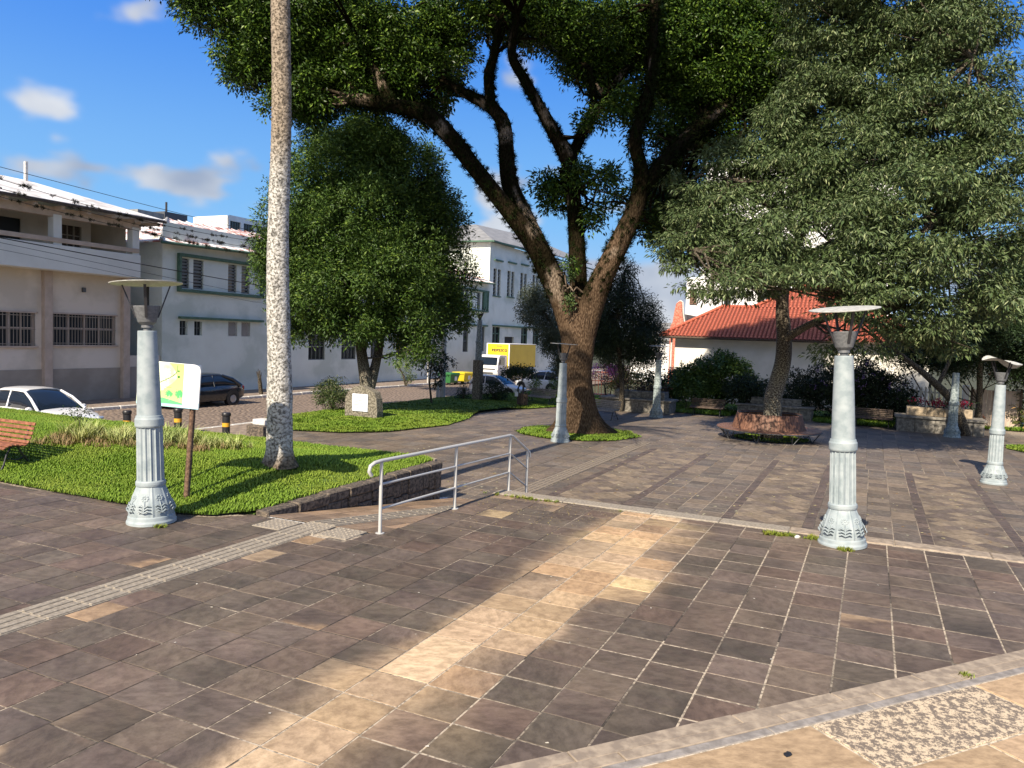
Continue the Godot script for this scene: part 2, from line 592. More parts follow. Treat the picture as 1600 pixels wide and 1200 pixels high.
	M.logo_red = plain(lin(0.36, 0.012, 0.02), 0.5)
	M.logo_pink = plain(lin(0.75, 0.42, 0.42), 0.5)
	M.bin_green = plain(lin(0.035, 0.17, 0.05), 0.5)
	M.bin_yellow = plain(lin(0.72, 0.58, 0.03), 0.5)
	M.red_rail = plain(lin(0.34, 0.085, 0.05), 0.7)
	M.pole_white = mat(two(57, 0.04, lin(0.45, 0.43, 0.4), lin(0.66, 0.65, 0.62)), 0.8, 0.85)
	M.cable = plain(lin(0.02, 0.02, 0.022), 0.7)
	M.tactile_worn = mat(two(59, 0.04, lin(0.17, 0.14, 0.108), lin(0.24, 0.20, 0.155)), 0.6, 0.85, fine, 0.1)
	M.tactile = mat(two(58, 0.04, lin(0.22, 0.19, 0.15), lin(0.35, 0.305, 0.24)), 0.6, 0.85, fine, 0.09)
	M.steel_grey = plain(lin(0.10, 0.105, 0.11), 0.5, 0.4)
	M.grass = leafmat(0.55, 0.35, Color(0.20, 0.26, 0.03))
	M.leaf = leafmat(0.42, 0.36, Color(0.06, 0.11, 0.012))
	M.leaf_matte = leafmat(0.55, 0.45, Color(0.10, 0.14, 0.02))
	M.petal = leafmat(0.7, 0.3, Color(0.2, 0.08, 0.1))
	M.moss = leafmat(0.9, 0.1, Color(0.03, 0.04, 0.01))


# ---------------------------------------------------------------- plaza frame helpers
const TURN := -0.436332
var off := Vector3.ZERO


func frame() -> Transform3D:
	return Transform3D(Basis(Vector3(CA, 0, SA), Vector3.UP, Vector3(-SA, 0, CA)), Vector3.ZERO)


func gb(c := Color(1, 1, 1)) -> MB:     # builder for meshes of the setting, in plaza axes (v, y, -u)
	var m := MB.new()
	m.x = frame()
	m.col = c
	return m


func nb(c := Color(1, 1, 1)) -> MB:     # the same for the parts of the thing made last by at_uv()
	var m := MB.new()
	m.x = Transform3D(Basis(), -off)
	m.col = c
	return m


func at_uv(called: String, label: String, category: String, u: float, v: float, y: float, group := "") -> Node3D:
	off = Vector3(v, y, -u)
	return thing(called, label, category, P(u, v, y), TURN, group)


func bx(m: MB, u0: float, u1: float, v0: float, v1: float, y0: float, y1: float, ch := 0.0) -> MB:
	m.box(Vector3(v0, y0, -u1), Vector3(v1, y1, -u0), ch)
	return m


func L(u: float, v: float, y: float) -> Vector3:
	return Vector3(v, y, -u)


func flat(m: MB, poly: Array, lev: Callable) -> void:    # a sheet over an outline given in (u, v)
	var pk := PackedVector2Array(poly)
	var ix := Geometry2D.triangulate_polygon(pk)
	for i in range(0, ix.size(), 3):
		var a := pk[ix[i]]
		var b := pk[ix[i + 1]]
		var d := pk[ix[i + 2]]
		var A := L(a.x, a.y, lev.call(a.x, a.y))
		var B := L(b.x, b.y, lev.call(b.x, b.y))
		var D := L(d.x, d.y, lev.call(d.x, d.y))
		if (B - A).cross(D - A).y > 0.0:
			m.tri(A, B, D)
		else:
			m.tri(A, D, B)


func V2(a: Array) -> PackedVector2Array:
	var p := PackedVector2Array()
	for e in a:
		p.append(Vector2(e[0], e[1]))
	return p


# ---------------------------------------------------------------- paving
const DARKS := [[0.150, 0.112, 0.088], [0.158, 0.118, 0.100], [0.128, 0.098, 0.078], [0.170, 0.122, 0.094], [0.118, 0.100, 0.076], [0.172, 0.112, 0.086], [0.140, 0.110, 0.096], [0.182, 0.140, 0.104], [0.108, 0.092, 0.074]]
const SANDS := [[0.62, 0.44, 0.25], [0.56, 0.40, 0.235], [0.65, 0.48, 0.30], [0.60, 0.40, 0.225], [0.54, 0.39, 0.245], [0.64, 0.48, 0.255]]


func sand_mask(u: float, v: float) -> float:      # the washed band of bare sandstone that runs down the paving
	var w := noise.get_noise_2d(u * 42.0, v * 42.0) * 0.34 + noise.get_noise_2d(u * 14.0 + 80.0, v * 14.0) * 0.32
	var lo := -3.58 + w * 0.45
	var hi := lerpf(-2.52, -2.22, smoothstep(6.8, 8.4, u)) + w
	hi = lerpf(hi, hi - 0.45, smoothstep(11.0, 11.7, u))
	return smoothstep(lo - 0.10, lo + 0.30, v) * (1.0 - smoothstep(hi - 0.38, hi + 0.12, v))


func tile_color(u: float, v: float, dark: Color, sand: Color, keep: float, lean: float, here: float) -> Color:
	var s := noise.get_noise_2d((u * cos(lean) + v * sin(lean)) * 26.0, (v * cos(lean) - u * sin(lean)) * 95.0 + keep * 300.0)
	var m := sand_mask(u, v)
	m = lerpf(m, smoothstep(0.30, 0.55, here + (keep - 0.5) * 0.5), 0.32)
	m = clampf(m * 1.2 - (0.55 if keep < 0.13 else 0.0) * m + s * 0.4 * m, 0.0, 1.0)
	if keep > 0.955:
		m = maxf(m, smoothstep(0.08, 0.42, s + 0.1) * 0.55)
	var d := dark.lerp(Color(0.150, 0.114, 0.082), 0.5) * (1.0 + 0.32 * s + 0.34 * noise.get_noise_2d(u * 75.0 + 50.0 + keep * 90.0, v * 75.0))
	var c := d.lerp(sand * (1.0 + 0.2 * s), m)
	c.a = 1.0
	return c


func tile_mesh(m: MB, poly: PackedVector2Array, full: bool, lev: Callable, colour: Callable, gap := 0.0045, nx := 5, ny := 4, thick := 0.012) -> void:
	# one paving stone: inset outline, a small bevel down to the joint, and a top finely enough divided to carry its staining
	var ctr := Vector2.ZERO
	for p in poly:
		ctr += p
	ctr /= poly.size()
	var top := PackedVector2Array()
	var low := PackedVector2Array()
	for p in poly:
		var d := (p - ctr)
		var q := p - Vector2(signf(d.x) * gap, signf(d.y) * gap)
		low.append(q)
		top.append(q - Vector2(signf(d.x), signf(d.y)) * 0.004)
	var tx := rng.randf_range(-0.004, 0.004)
	var ty := rng.randf_range(-0.004, 0.004)
	var h := func(p: Vector2) -> float: return lev.call(p.x, p.y) + (p.x - ctr.x) * tx + (p.y - ctr.y) * ty
	if full:
		var pts := []
		for j in ny + 1:
			var row := []
			for i in nx + 1:
				var a := top[0].lerp(top[1], float(i) / nx)
				var b := top[3].lerp(top[2], float(i) / nx)
				var q := a.lerp(b, float(j) / ny)
				row.append([q, L(q.x, q.y, h.call(q)), colour.call(q.x, q.y)])
			pts.append(row)
		for j in ny:
			for i in nx:
				var k := [pts[j][i], pts[j][i + 1], pts[j + 1][i + 1], pts[j + 1][i]]
				if (k[1][1] - k[0][1]).cross(k[2][1] - k[0][1]).y < 0.0:
					k.reverse()
				for e in [0, 2, 1, 0, 3, 2]:
					m.col = k[e][2]
					m.vert(k[e][1], Vector3.UP)
	else:
		m.col = colour.call(ctr.x, ctr.y)
		var ix := Geometry2D.triangulate_polygon(top)
		for i in range(0, ix.size(), 3):
			var k := [top[ix[i]], top[ix[i + 1]], top[ix[i + 2]]]
			var w := []
			for e in k:
				w.append(L(e.x, e.y, h.call(e)))
			if (w[1] - w[0]).cross(w[2] - w[0]).y < 0.0:
				w.reverse()
			for e in [0, 2, 1]:
				var q: Vector3 = w[e]
				m.col = colour.call(-q.z, q.x)
				m.vert(q, Vector3.UP)
	m.col = colour.call(ctr.x, ctr.y) * 0.9
	m.col.a = 1.0
	for i in top.size():
		var i2 := (i + 1) % top.size()
		var a := L(top[i].x, top[i].y, h.call(top[i]))
		var b := L(top[i2].x, top[i2].y, h.call(top[i2]))
		var c := L(low[i2].x, low[i2].y, h.call(top[i2]) - thick)
		var d := L(low[i].x, low[i].y, h.call(top[i]) - thick)
		var nn := (b - a).cross(c - a)
		var mid := (a + b) * 0.5 - L(ctr.x, ctr.y, h.call(ctr))
		if nn.dot(mid) > 0.0:
			m.quad(a, b, c, d)
		else:
			m.quad(a, d, c, b)


func in_sight(p: Vector3) -> bool:
	return p.z < -3.6 and absf(p.x) < -p.z * 0.72 + 0.3 and (2.67 - p.y) < -p.z * 0.62


func lay(tiles: Array, parent: Node, lev: Callable, most := 300) -> void:
	# tiles: [outline, whole?, colour, material, gap]; the nearest in sight become parts, the others one joined part per material
	var order := []
	for i in tiles.size():
		var c := Vector2.ZERO
		for p in tiles[i][0]:
			c += p
		c /= tiles[i][0].size()
		var w := P(c.x, c.y, lev.call(c.x, c.y))
		order.append([w.length() + (0.0 if in_sight(w) else 1000.0), i])
	order.sort_custom(func(a, b): return a[0] < b[0])
	var rest := {}
	for k in order.size():
		var t = tiles[order[k][1]]
		if k < most and order[k][0] < 900.0:
			var m := gb()
			tile_mesh(m, t[0], t[1], lev, t[2], t[4])
			obj("tile", m, M[t[3]], parent)
		else:
			if not rest.has(t[3]):
				rest[t[3]] = gb()
			tile_mesh(rest[t[3]], t[0], t[1], lev, t[2], t[4], 2, 2)
	for key in rest:
		obj("paving", rest[key], M[key], parent).set_meta("kind", "stuff")


func cut(out: Array, quad: PackedVector2Array, region: PackedVector2Array, colour: Callable, mk: String, gap: float) -> void:
	for piece in Geometry2D.intersect_polygons(quad, region):
		var area := 0.0
		for i in piece.size():
			var a: Vector2 = piece[i]
			var b: Vector2 = piece[(i + 1) % piece.size()]
			area += a.cross(b) * 0.5
		if absf(area) < 0.004:
			continue
		var whole := 0.0
		for i in quad.size():
			whole += quad[i].cross(quad[(i + 1) % quad.size()]) * 0.5
		var full := absf(absf(area) - absf(whole)) < 1e-4
		out.append([quad if full else piece, full, colour, mk, gap])


func C3(a: Array) -> Color:
	return Color(a[0], a[1], a[2])


func build_ground() -> void:
	var g := MB.new()
	g.quad(Vector3(-900, -1.02, 300), Vector3(900, -1.02, 300), Vector3(900, -1.02, -1800), Vector3(-900, -1.02, -1800))
	struct("ground", g, M.soil)
	var m := gb()
	bx(m, -40.0, 130.0, -28.0, -20.2, -1.0, ROAD)
	struct("street", m, M.cobble)
	# kerbs and pavements
	m = gb()
	bx(m, -40.0, 130.0, -31.2, -28.17, -1.0, -0.735)
	struct("pavement", m, M.walk)
	m = gb()
	bx(m, -40.0, 22.0, -20.03, -16.5, -1.0, -0.735)
	struct("pavement", m, M.walk)
	var far := struct("kerb", bx(gb(), -40, 6, -28.17, -28.0, -1.0, -0.72, 0.02), M.white_stone)
	var u := 6.0
	while u < 84.0:
		var l := rng.randf_range(0.85, 1.25)
		obj("kerb_stone", bx(gb(), u + 0.006, u + l - 0.006, -28.17, -28.0 + rng.randf_range(-0.012, 0.012), -0.95, -0.725 + rng.randf_range(-0.012, 0.012), 0.025), M.white_stone, far)
		u += l
	var near := struct("kerb", bx(gb(), -40, 8, -20.2, -20.03, -1.0, -0.72, 0.02), M.white_stone)
	u = 8.0
	while u < 46.0:
		var l := rng.randf_range(0.85, 1.25)
		obj("kerb_stone", bx(gb(), u + 0.006, u + l - 0.006, -20.2 + rng.randf_range(-0.012, 0.012), -20.03, -0.95, -0.72 + rng.randf_range(-0.012, 0.012), 0.025), M.white_stone, near)
		u += l
	# street behind the garden at the far end
	m = gb()
	bx(m, 41.0, 49.0, -20.2, 40.0, -1.0, ROAD + 0.004)
	struct("back_street", m, M.walk)


func build_upper_plaza() -> void:
	var m := gb()
	bx(m, -12.0, 8.39, -30.0, 25.0, -1.0, -0.016)
	bx(m, 8.39, 11.99, -5.745, 25.0, -1.0, -0.016)
	var root := struct("upper_plaza", m, M.dark_wall)
	# mortar bed
	m = gb()
	var bed := func(_u, _v): return -0.0035
	var u := -3.0
	while u < 12.0:
		var v := -20.0
		while v < 6.0:
			var uu := u + 0.25
			if not (u >= 8.39 and v < -5.9) and not (u >= 8.25 and v < -5.75):
				var sm := sand_mask(u, v)
				var nn := noise.get_noise_2d(u * 60.0, v * 60.0)
				var pale := clampf(0.45 + nn * 1.2 + sm + (0.25 if v > -3.2 else -0.25), 0.0, 1.0)
				m.col = Color(0.075, 0.06, 0.048).lerp(Color(0.50, 0.42, 0.32), pale)
				m.quad(L(u, v, -0.0035), L(u, v + 0.25, -0.0035), L(uu, v + 0.25, -0.0035), L(uu, v, -0.0035))
			v += 0.25
		u += 0.25
	obj("mortar", m, M.mortar, root)
	var left := V2([[-3.03, -20], [7.75, -20], [7.75, -8.75], [7.9, -8.3], [8.3, -7.9], [8.3, -7.5], [7.86, -7.5], [7.86, -6.99], [-1.8, -6.99], [-3.03, -8.0]])
	var right := V2([[-1.26, -6.52], [7.86, -6.52], [7.86, -5.93], [8.42, -5.93], [8.42, -5.76], [11.66, -5.76], [11.66, 4.29], [6.05, -0.4]])
	var tiles := []
	var vlines := []
	for k in range(-44, 12):
		vlines.append(-0.15 + 0.465 * k + rng.randf_range(-0.012, 0.012))
	for c in vlines.size() - 1:
		var v0: float = vlines[c]
		var v1: float = vlines[c + 1]
		var uu := 7.12 - 0.43 * 25 + rng.randf_range(-0.02, 0.02)
		while uu < 12.0:
			var l := 0.43
			var r := rng.randf()
			if r < 0.035:
				l = 0.86
			var q := V2([[uu, v0], [uu + l, v0], [uu + l, v1], [uu, v1]])
			var jog := rng.randf_range(-0.008, 0.008)
			q[1].x += jog
			q[2].x += jog
			var dk := C3(DARKS[rng.randi() % DARKS.size()]) * rng.randf_range(0.88, 1.14)
			var sd := C3(SANDS[rng.randi() % SANDS.size()]) * rng.randf_range(0.85, 1.1)
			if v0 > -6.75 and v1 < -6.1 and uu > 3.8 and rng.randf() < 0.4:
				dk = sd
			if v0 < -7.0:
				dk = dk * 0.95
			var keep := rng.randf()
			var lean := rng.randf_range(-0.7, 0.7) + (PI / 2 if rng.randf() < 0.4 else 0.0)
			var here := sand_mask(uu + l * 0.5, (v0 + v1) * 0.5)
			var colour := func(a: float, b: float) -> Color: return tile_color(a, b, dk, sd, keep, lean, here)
			var mk: String = ["tile", "tile_b", "tile_c"][rng.randi() % 3]
			for reg in [left, right]:
				cut(tiles, q, reg, colour, mk, 0.0042 if v0 < -3.0 else 0.0052)
			uu += l
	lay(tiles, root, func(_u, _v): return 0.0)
	# pale edging stones along the top of the steps
	var v := -5.75
	while v < 9.0:
		var l := rng.randf_range(1.0, 1.6)
		m = gb()
		bx(m, 11.70, 12.03, v + 0.004, v + l - 0.004, -0.07, 0.012 + rng.randf_range(-0.003, 0.003), 0.012)
		obj("edging_stone", m, M.kerb_stone if v > -1.0 else M.tactile, root)
		v += l
	# steps down to the lower plaza
	for k in 3:
		m = gb()
		bx(m, 11.9, 12.02 + 0.31 * (k + 1), -5.745, 25.0, -1.0 + 0.001 * k, -0.175 * (k + 1), 0.012)
		obj("step", m, M.kerb_stone, root)
	# guiding strip of ridged slabs, then the studded warning slabs at the head of the ramp
	var guide := struct("guiding_strip", bx(gb(), -1.5, 7.88, -6.985, -6.525, -0.03, 0.002), M.tactile)
	u = -1.5
	while u < 7.8:
		m = gb()
		var l := 0.42
		bx(m, u + 0.003, u + l - 0.003, -6.982, -6.528, -0.02, 0.006, 0.003)
		for k in 4:
			var c := -6.925 + 0.113 * k
			bx(m, u + 0.012, u + l - 0.012, c, c + 0.045, 0.004, 0.016, 0.005)
		obj("ridged_slab", m, M.tactile, guide)
		u += l
	for w in [[7.86, -7.48], [7.94, -6.97], [7.95, -6.45]]:
		m = gb()
		bx(m, w[0], w[0] + 0.47, w[1], w[1] + 0.47, -0.05, 0.008, 0.004)
		for i in 6:
			for j in 6:
				var o := L(w[0] + 0.045 + 0.076 * i, w[1] + 0.045 + 0.076 * j, 0.008)
				var mm := MB.new()
				mm.x = m.x * Transform3D(Basis(), o)
				m.x = mm.x
				m.lathe([Vector2(0.021, 0), Vector2(0.014, 0.007), Vector2(0, 0.008)], 6)
				m.x = frame()
		obj("studded_slab", m, M.tactile, guide)
	# terrace where the viewer stands: large sandstone slabs behind a worn border
	var e := Vector3(0.9051, 0, -0.4252)
	var nn := Vector3(0.4252, 0, 0.9051)
	var tb := func(c := Color(1, 1, 1)) -> MB:
		var q := MB.new()
		q.x = Transform3D(Basis(e, Vector3.UP, nn), Vector3(2.19, 0, -5.28))
		q.col = c
		return q
	m = tb.call()
	m.box(Vector3(-16, -1, -0.34), Vector3(14, -0.012, 14))
	var ter := struct("terrace", m, M.soil)
	m = tb.call(Color(0.62, 0.53, 0.40))
	m.quad(Vector3(-12, 0.012, 7), Vector3(10, 0.012, 7), Vector3(10, 0.012, -0.02), Vector3(-12, 0.012, -0.02))
	obj("mortar", m, M.mortar, ter)
	var s := -12.0
	while s < 10.0:
		var l := rng.randf_range(0.9, 1.7)
		m = tb.call()
		m.box(Vector3(s + 0.004, -0.2, -0.335), Vector3(s + l - 0.004, 0.010 + rng.randf_range(0, 0.006), -0.20), 0.006)
		obj("border_stone", m, M.kerb_stone, ter)
		m = tb.call()
		m.box(Vector3(s + 0.304, -0.2, -0.197), Vector3(s + l + 0.296, 0.016 + rng.randf_range(0, 0.006), -0.09), 0.006)
		obj("border_stone", m, M.kerb_stone, ter)
		m = tb.call()
		m.box(Vector3(s + 0.104, -0.2, -0.088), Vector3(s + l + 0.096, 0.018, -0.006), 0.006)
		obj("border_stone", m, M.board_grey, ter)
		s += l
	var pinks := [[0.55, 0.39, 0.24], [0.52, 0.355, 0.22], [0.59, 0.43, 0.28], [0.52, 0.37, 0.22]]
	for r in 7:
		s = -8.8 + [0.0, 0.9, 0.35, 1.2, 0.6, 0.2, 1.0][r]
		if r == 0:
			s = -1.76 * 5
		while s < 8.0:
			var l := 1.76 if r == 0 else rng.randf_range(1.2, 1.8)
			m = tb.call(C3(pinks[rng.randi() % 4]) * rng.randf_range(0.9, 1.08))
			m.box(Vector3(s + 0.014, -0.1, 0.012 + 0.64 * r), Vector3(s + l - 0.014, 0.022 + rng.randf_range(-0.003, 0.003), 0.64 * (r + 1) - 0.012), 0.005)
			var spotted := r == 0 and absf(s) < 0.1
			obj("slab", m, M.lichen if spotted else M.tile_b, ter)
			s += l


func build_lower_plaza() -> void:
	var m := gb()
	bx(m, 12.5, 41.0, -16.5, 30.0, -1.0, LOW - 0.014)
	bx(m, 22.0, 41.0, -20.03, -16.5, -1.0, LOW - 0.014)
	var root := struct("lower_plaza", m, M.walk)
	m = gb()
	var u := 13.0
	while u < 40.0:
		var v := -17.5
		while v < 16.0:
			var pale := clampf(0.45 + noise.get_noise_2d(u * 20.0, v * 20.0) * 1.3, 0.0, 1.0)
			m.col = Color(0.12, 0.10, 0.08).lerp(Color(0.40, 0.33, 0.25), pale)
			m.quad(L(u, v, LOW - 0.0035), L(u, v + 0.5, LOW - 0.0035), L(u + 0.5, v + 0.5, LOW - 0.0035), L(u + 0.5, v, LOW - 0.0035))
			v += 0.5
		u += 0.5
	obj("mortar", m, M.mortar, root)
	var tiles := []
	var bands := [-6.10, -4.43, -2.41, -0.92, 1.08, 2.58, 4.58, 6.1]
	var lo := 13.2
	var hi := 24.0
	var greys := [[0.185, 0.148, 0.112], [0.205, 0.165, 0.125], [0.165, 0.132, 0.104], [0.215, 0.168, 0.122], [0.178, 0.15, 0.122], [0.15, 0.125, 0.102]]
	var sandy := [[0.255, 0.20, 0.138], [0.20, 0.158, 0.118], [0.285, 0.225, 0.155], [0.165, 0.13, 0.102], [0.225, 0.18, 0.13]]
	var tone := func(list: Array) -> Callable:
		var c := C3(list[rng.randi() % list.size()]) * rng.randf_range(0.88, 1.12)
		var ph := rng.randf() * 500.0
		return func(a: float, b: float) -> Color:
			var q := c * (1.0 + 0.35 * noise.get_noise_2d(a * 30.0 + ph, b * 70.0))
			q.a = 1.0
			return q
	var grid := func(u0: float, u1: float, v0: float, v1: float, list: Array, du: float, dv: float) -> void:
		var reg := V2([[u0, v0], [u1, v0], [u1, v1], [u0, v1]])
		var cols := int(maxf(1.0, roundf((v1 - v0) / dv)))
		for c in cols:
			var a := v0 + (v1 - v0) * c / cols
			var b := v0 + (v1 - v0) * (c + 1) / cols
			var uu := u0 - rng.randf() * 0.2
			while uu < u1:
				var l := du * (1.0 if rng.randf() < 0.7 else 1.5)
				cut(tiles, V2([[uu, a], [uu + l, a], [uu + l, b], [uu, b]]), reg, tone.call(list), ["tile", "tile_b", "tile_c"][rng.randi() % 3], 0.006)
				uu += l
	for k in bands.size() - 1:
		var a: float = bands[k] + 0.1
		var b: float = bands[k + 1] - 0.1
		if k % 2 == 1:
			grid.call(lo, hi, a, b, greys, 0.45, 0.45)
		else:
			var reg := V2([[lo, a], [hi, a], [hi, b], [lo, b]])
			var s := 0.21
			for i in range(0, int((hi - lo) / s) + 3):
				for j in range(-1, int((b - a) / s) + 2):
					if (i + j) % 2:
						continue
					var cu := lo + i * s
					var cv := a + j * s
					cut(tiles, V2([[cu - s, cv], [cu, cv - s], [cu + s, cv], [cu, cv + s]]), reg, tone.call(sandy), "tile", 0.0)
	grid.call(lo, hi, 6.2, 14.0, greys, 0.45, 0.45)
	grid.call(13.95, hi, -7.9, -7.02, greys, 0.45, 0.45)
	grid.call(13.95, hi, -6.53, -6.2, greys, 0.45, 0.33)
	grid.call(hi, 37.0, -14.0, 14.0, greys, 0.5, 0.5)
	grid.call(13.6, 37.0, -17.3, -7.92, greys, 0.55, 0.55)
	# bands of small dark setts
	for v in bands:
		var uu := lo
		while uu < hi:
			var dark := [[0.125, 0.094, 0.078], [0.14, 0.104, 0.084], [0.112, 0.086, 0.074]]
			cut(tiles, V2([[uu, v - 0.1], [uu + 0.2, v - 0.1], [uu + 0.2, v + 0.1], [uu, v + 0.1]]), V2([[lo, v - 0.1], [hi, v - 0.1], [hi, v + 0.1], [lo, v + 0.1]]), tone.call(dark), "tile_c", 0.004)
			uu += 0.2
	lay(tiles, root, func(_u, _v): return LOW)
	var guide := struct("guiding_strip", bx(gb(), 13.95, 25.2, -7.0, -6.55, -0.75, LOW + 0.001), M.tactile_worn)
	u = 13.95
	while u < 25.0:
		m = gb()
		bx(m, u + 0.003, u + 0.417, -6.997, -6.553, LOW - 0.02, LOW + 0.006, 0.003)
		for k in 4:
			var c := -6.94 + 0.113 * k
			bx(m, u + 0.012, u + 0.408, c, c + 0.045, LOW + 0.004, LOW + 0.016, 0.005)
		obj("ridged_slab", m, M.tactile_worn, guide)
		u += 0.42


func ramp_y(u: float) -> float:
	return lerpf(0.004, LOW, clampf((u - 8.42) / 5.5, 0.0, 1.0))


func build_ramp() -> void:
	var m := gb()
	m.quad(L(8.40, -7.9, -0.02), L(8.40, -5.745, -0.02), L(13.95, -5.745, LOW - 0.02), L(13.95, -7.9, LOW - 0.02))
	var root := struct("ramp", m, M.mortar)
	var tiles := []
	for strip in [[-7.69, -7.34], [-7.34, -6.99], [-6.52, -6.14], [-6.14, -5.755]]:
		var u := 8.43
		while u < 13.9:
			var l := minf(0.6, 13.93 - u)
			var c := C3([[0.27, 0.195, 0.135], [0.24, 0.175, 0.125], [0.30, 0.21, 0.14]][rng.randi() % 3]) * rng.randf_range(0.9, 1.1)
			var ph := rng.randf() * 300.0
			var f := func(a: float, b: float) -> Color:
				var q := c * (1.0 + 0.4 * noise.get_noise_2d(a * 30.0 + ph, b * 60.0))
				q.a = 1.0
				return q
			tiles.append([V2([[u, strip[0]], [u + l, strip[0]], [u + l, strip[1]], [u, strip[1]]]), true, f, "tile_b", 0.0025])
			u += l
	lay(tiles, root, func(a, _b): return ramp_y(a))
	var k := 0
	while k < 13:
		var u := 8.44 + 0.42 * k
		m = gb()
		var y := ramp_y(u + 0.21)
		m.x = frame() * Transform3D(Basis(Vector3.RIGHT, -atan(0.704 / 5.5)), L(u + 0.21, -6.755, y))
		m.box(Vector3(-0.225, -0.03, -0.207), Vector3(0.225, 0.004, 0.207), 0.003)
		if k == 11 or k == 10:
			for i in 5:
				for j in 5:
					var keep := m.x
					m.x = m.x * Transform3D(Basis(), Vector3(-0.17 + 0.085 * i, 0.003, -0.17 + 0.085 * j))
					m.lathe([Vector2(0.022, 0), Vector2(0.014, 0.008), Vector2(0, 0.009)], 6)
					m.x = keep
		else:
			for i in 4:
				var c := -0.19 + 0.113 * i
				m.box(Vector3(c, 0.002, -0.195), Vector3(c + 0.045, 0.014, 0.195), 0.005)
		obj("studded_slab" if k == 11 or k == 10 else "ridged_slab", m, M.tactile, root)
		k += 1
	# retaining wall of rough stone beside the ramp
	var w := at_uv("retaining_wall", "low dark stone retaining wall that grows taller beside the ramp, holding up the lawn", "wall", 8.4, -7.8, 0.0)
	var u := 8.40
	while u < 13.3:
		var l := minf(rng.randf_range(0.42, 0.75), 13.32 - u)
		var top := lerpf(0.06, 0.14, (u - 8.4) / 4.9) + rng.randf_range(-0.008, 0.008)
		var low := ramp_y(u + l) - 0.1
		obj("coping_stone", bx(nb(), u + 0.004, u + l - 0.004, -7.93, -7.68 + rng.randf_range(-0.015, 0.012), top - 0.16, top, 0.018), M.dark_wall, w)
		if low < -0.2:
			var x := rng.randf_range(0.3, 0.7)
			for p in [[u, u + l * x], [u + l * x, u + l]]:
				var mid := (top - 0.16 + low) * 0.5 + rng.randf_range(-0.03, 0.03)
				if top - 0.16 - low > 0.28:
					obj("wall_stone", bx(nb(), p[0] + 0.006, p[1] - 0.006, -7.91, -7.70 + rng.randf_range(-0.02, 0.014), mid + 0.005, top - 0.166, 0.02), M.dark_wall, w)
					obj("wall_stone", bx(nb(), p[0] + 0.006, p[1] - 0.006, -7.91, -7.70 + rng.randf_range(-0.02, 0.014), low, mid - 0.005, 0.02), M.dark_wall, w)
				else:
					obj("wall_stone", bx(nb(), p[0] + 0.006, p[1] - 0.006, -7.91, -7.70 + rng.randf_range(-0.02, 0.014), low, top - 0.166, 0.02), M.dark_wall, w)
		else:
			obj("wall_stone", bx(nb(), u + 0.006, u + l - 0.006, -7.91, -7.70, low, top - 0.166, 0.02), M.dark_wall, w)
		u += l


# ---------------------------------------------------------------- lawns
func lawn_y(u: float, v: float) -> float:
	var h := 0.025 + 0.33 * smoothstep(7.75, 10.0, u) - 0.22 * smoothstep(10.5, 13.5, u)
	var edge := 0.04 + 0.09 * (u - 8.4) / 4.9
	h = lerpf(h, edge, smoothstep(-9.3, -7.95, v))
	return h + 0.02 * noise.get_noise_2d(u * 25.0, v * 25.0)


func inside(p: Vector2, poly: PackedVector2Array) -> bool:
	return Geometry2D.is_point_in_polygon(p, poly)


func turf_sheet(m: MB, poly: PackedVector2Array, step: float, lev: Callable) -> void:
	var r := Rect2(poly[0], Vector2.ZERO)
	for p in poly:
		r = r.expand(p)
	var u := r.position.x
	while u < r.end.x:
		var v := r.position.y
		while v < r.end.y:
			var q := V2([[u, v], [u + step, v], [u + step, v + step], [u, v + step]])
			for piece in Geometry2D.intersect_polygons(q, poly):
				if piece.size() > 2:
					flat(m, Array(piece), lev)
			v += step
		u += step


func blade_mesh(n: int, h: float, wdt: float, spread: float, bend: float, seed_: int, base: Color, tip: Color) -> ArrayMesh:
	var r := RandomNumberGenerator.new()
	r.seed = seed_
	var m := MB.new()
	for i in n:
		var a := r.randf() * TAU
		var o := Vector3(r.randf_range(-spread, spread), 0, r.randf_range(-spread, spread))
		var d := Vector3(cos(a), 0, sin(a))
		var s := Vector3(-d.z, 0, d.x) * wdt * 0.5
		var hh := h * r.randf_range(0.6, 1.15)
		var b := bend * r.randf_range(0.3, 1.2)
		var p1 := o + Vector3.UP * hh * 0.55 + d * b * hh * 0.35
		var p2 := o + Vector3.UP * hh * 0.9 + d * b * hh
		var nn := (Vector3.UP + d * -0.5).normalized()
		var c := base.lerp(tip, r.randf_range(0.3, 1.0))
		m.col = base
		m.vert(o - s, nn)
		m.col = c
		m.vert(p1 - s * 0.8, nn)
		m.col = base
		m.vert(o + s, nn)
		m.vert(o + s, nn)
		m.col = c
		m.vert(p1 - s * 0.8, nn)
		m.vert(p1 + s * 0.8, nn)
		m.vert(p1 - s * 0.8, nn)
		m.vert(p2, nn)
		m.vert(p1 + s * 0.8, nn)
	return m.mesh()


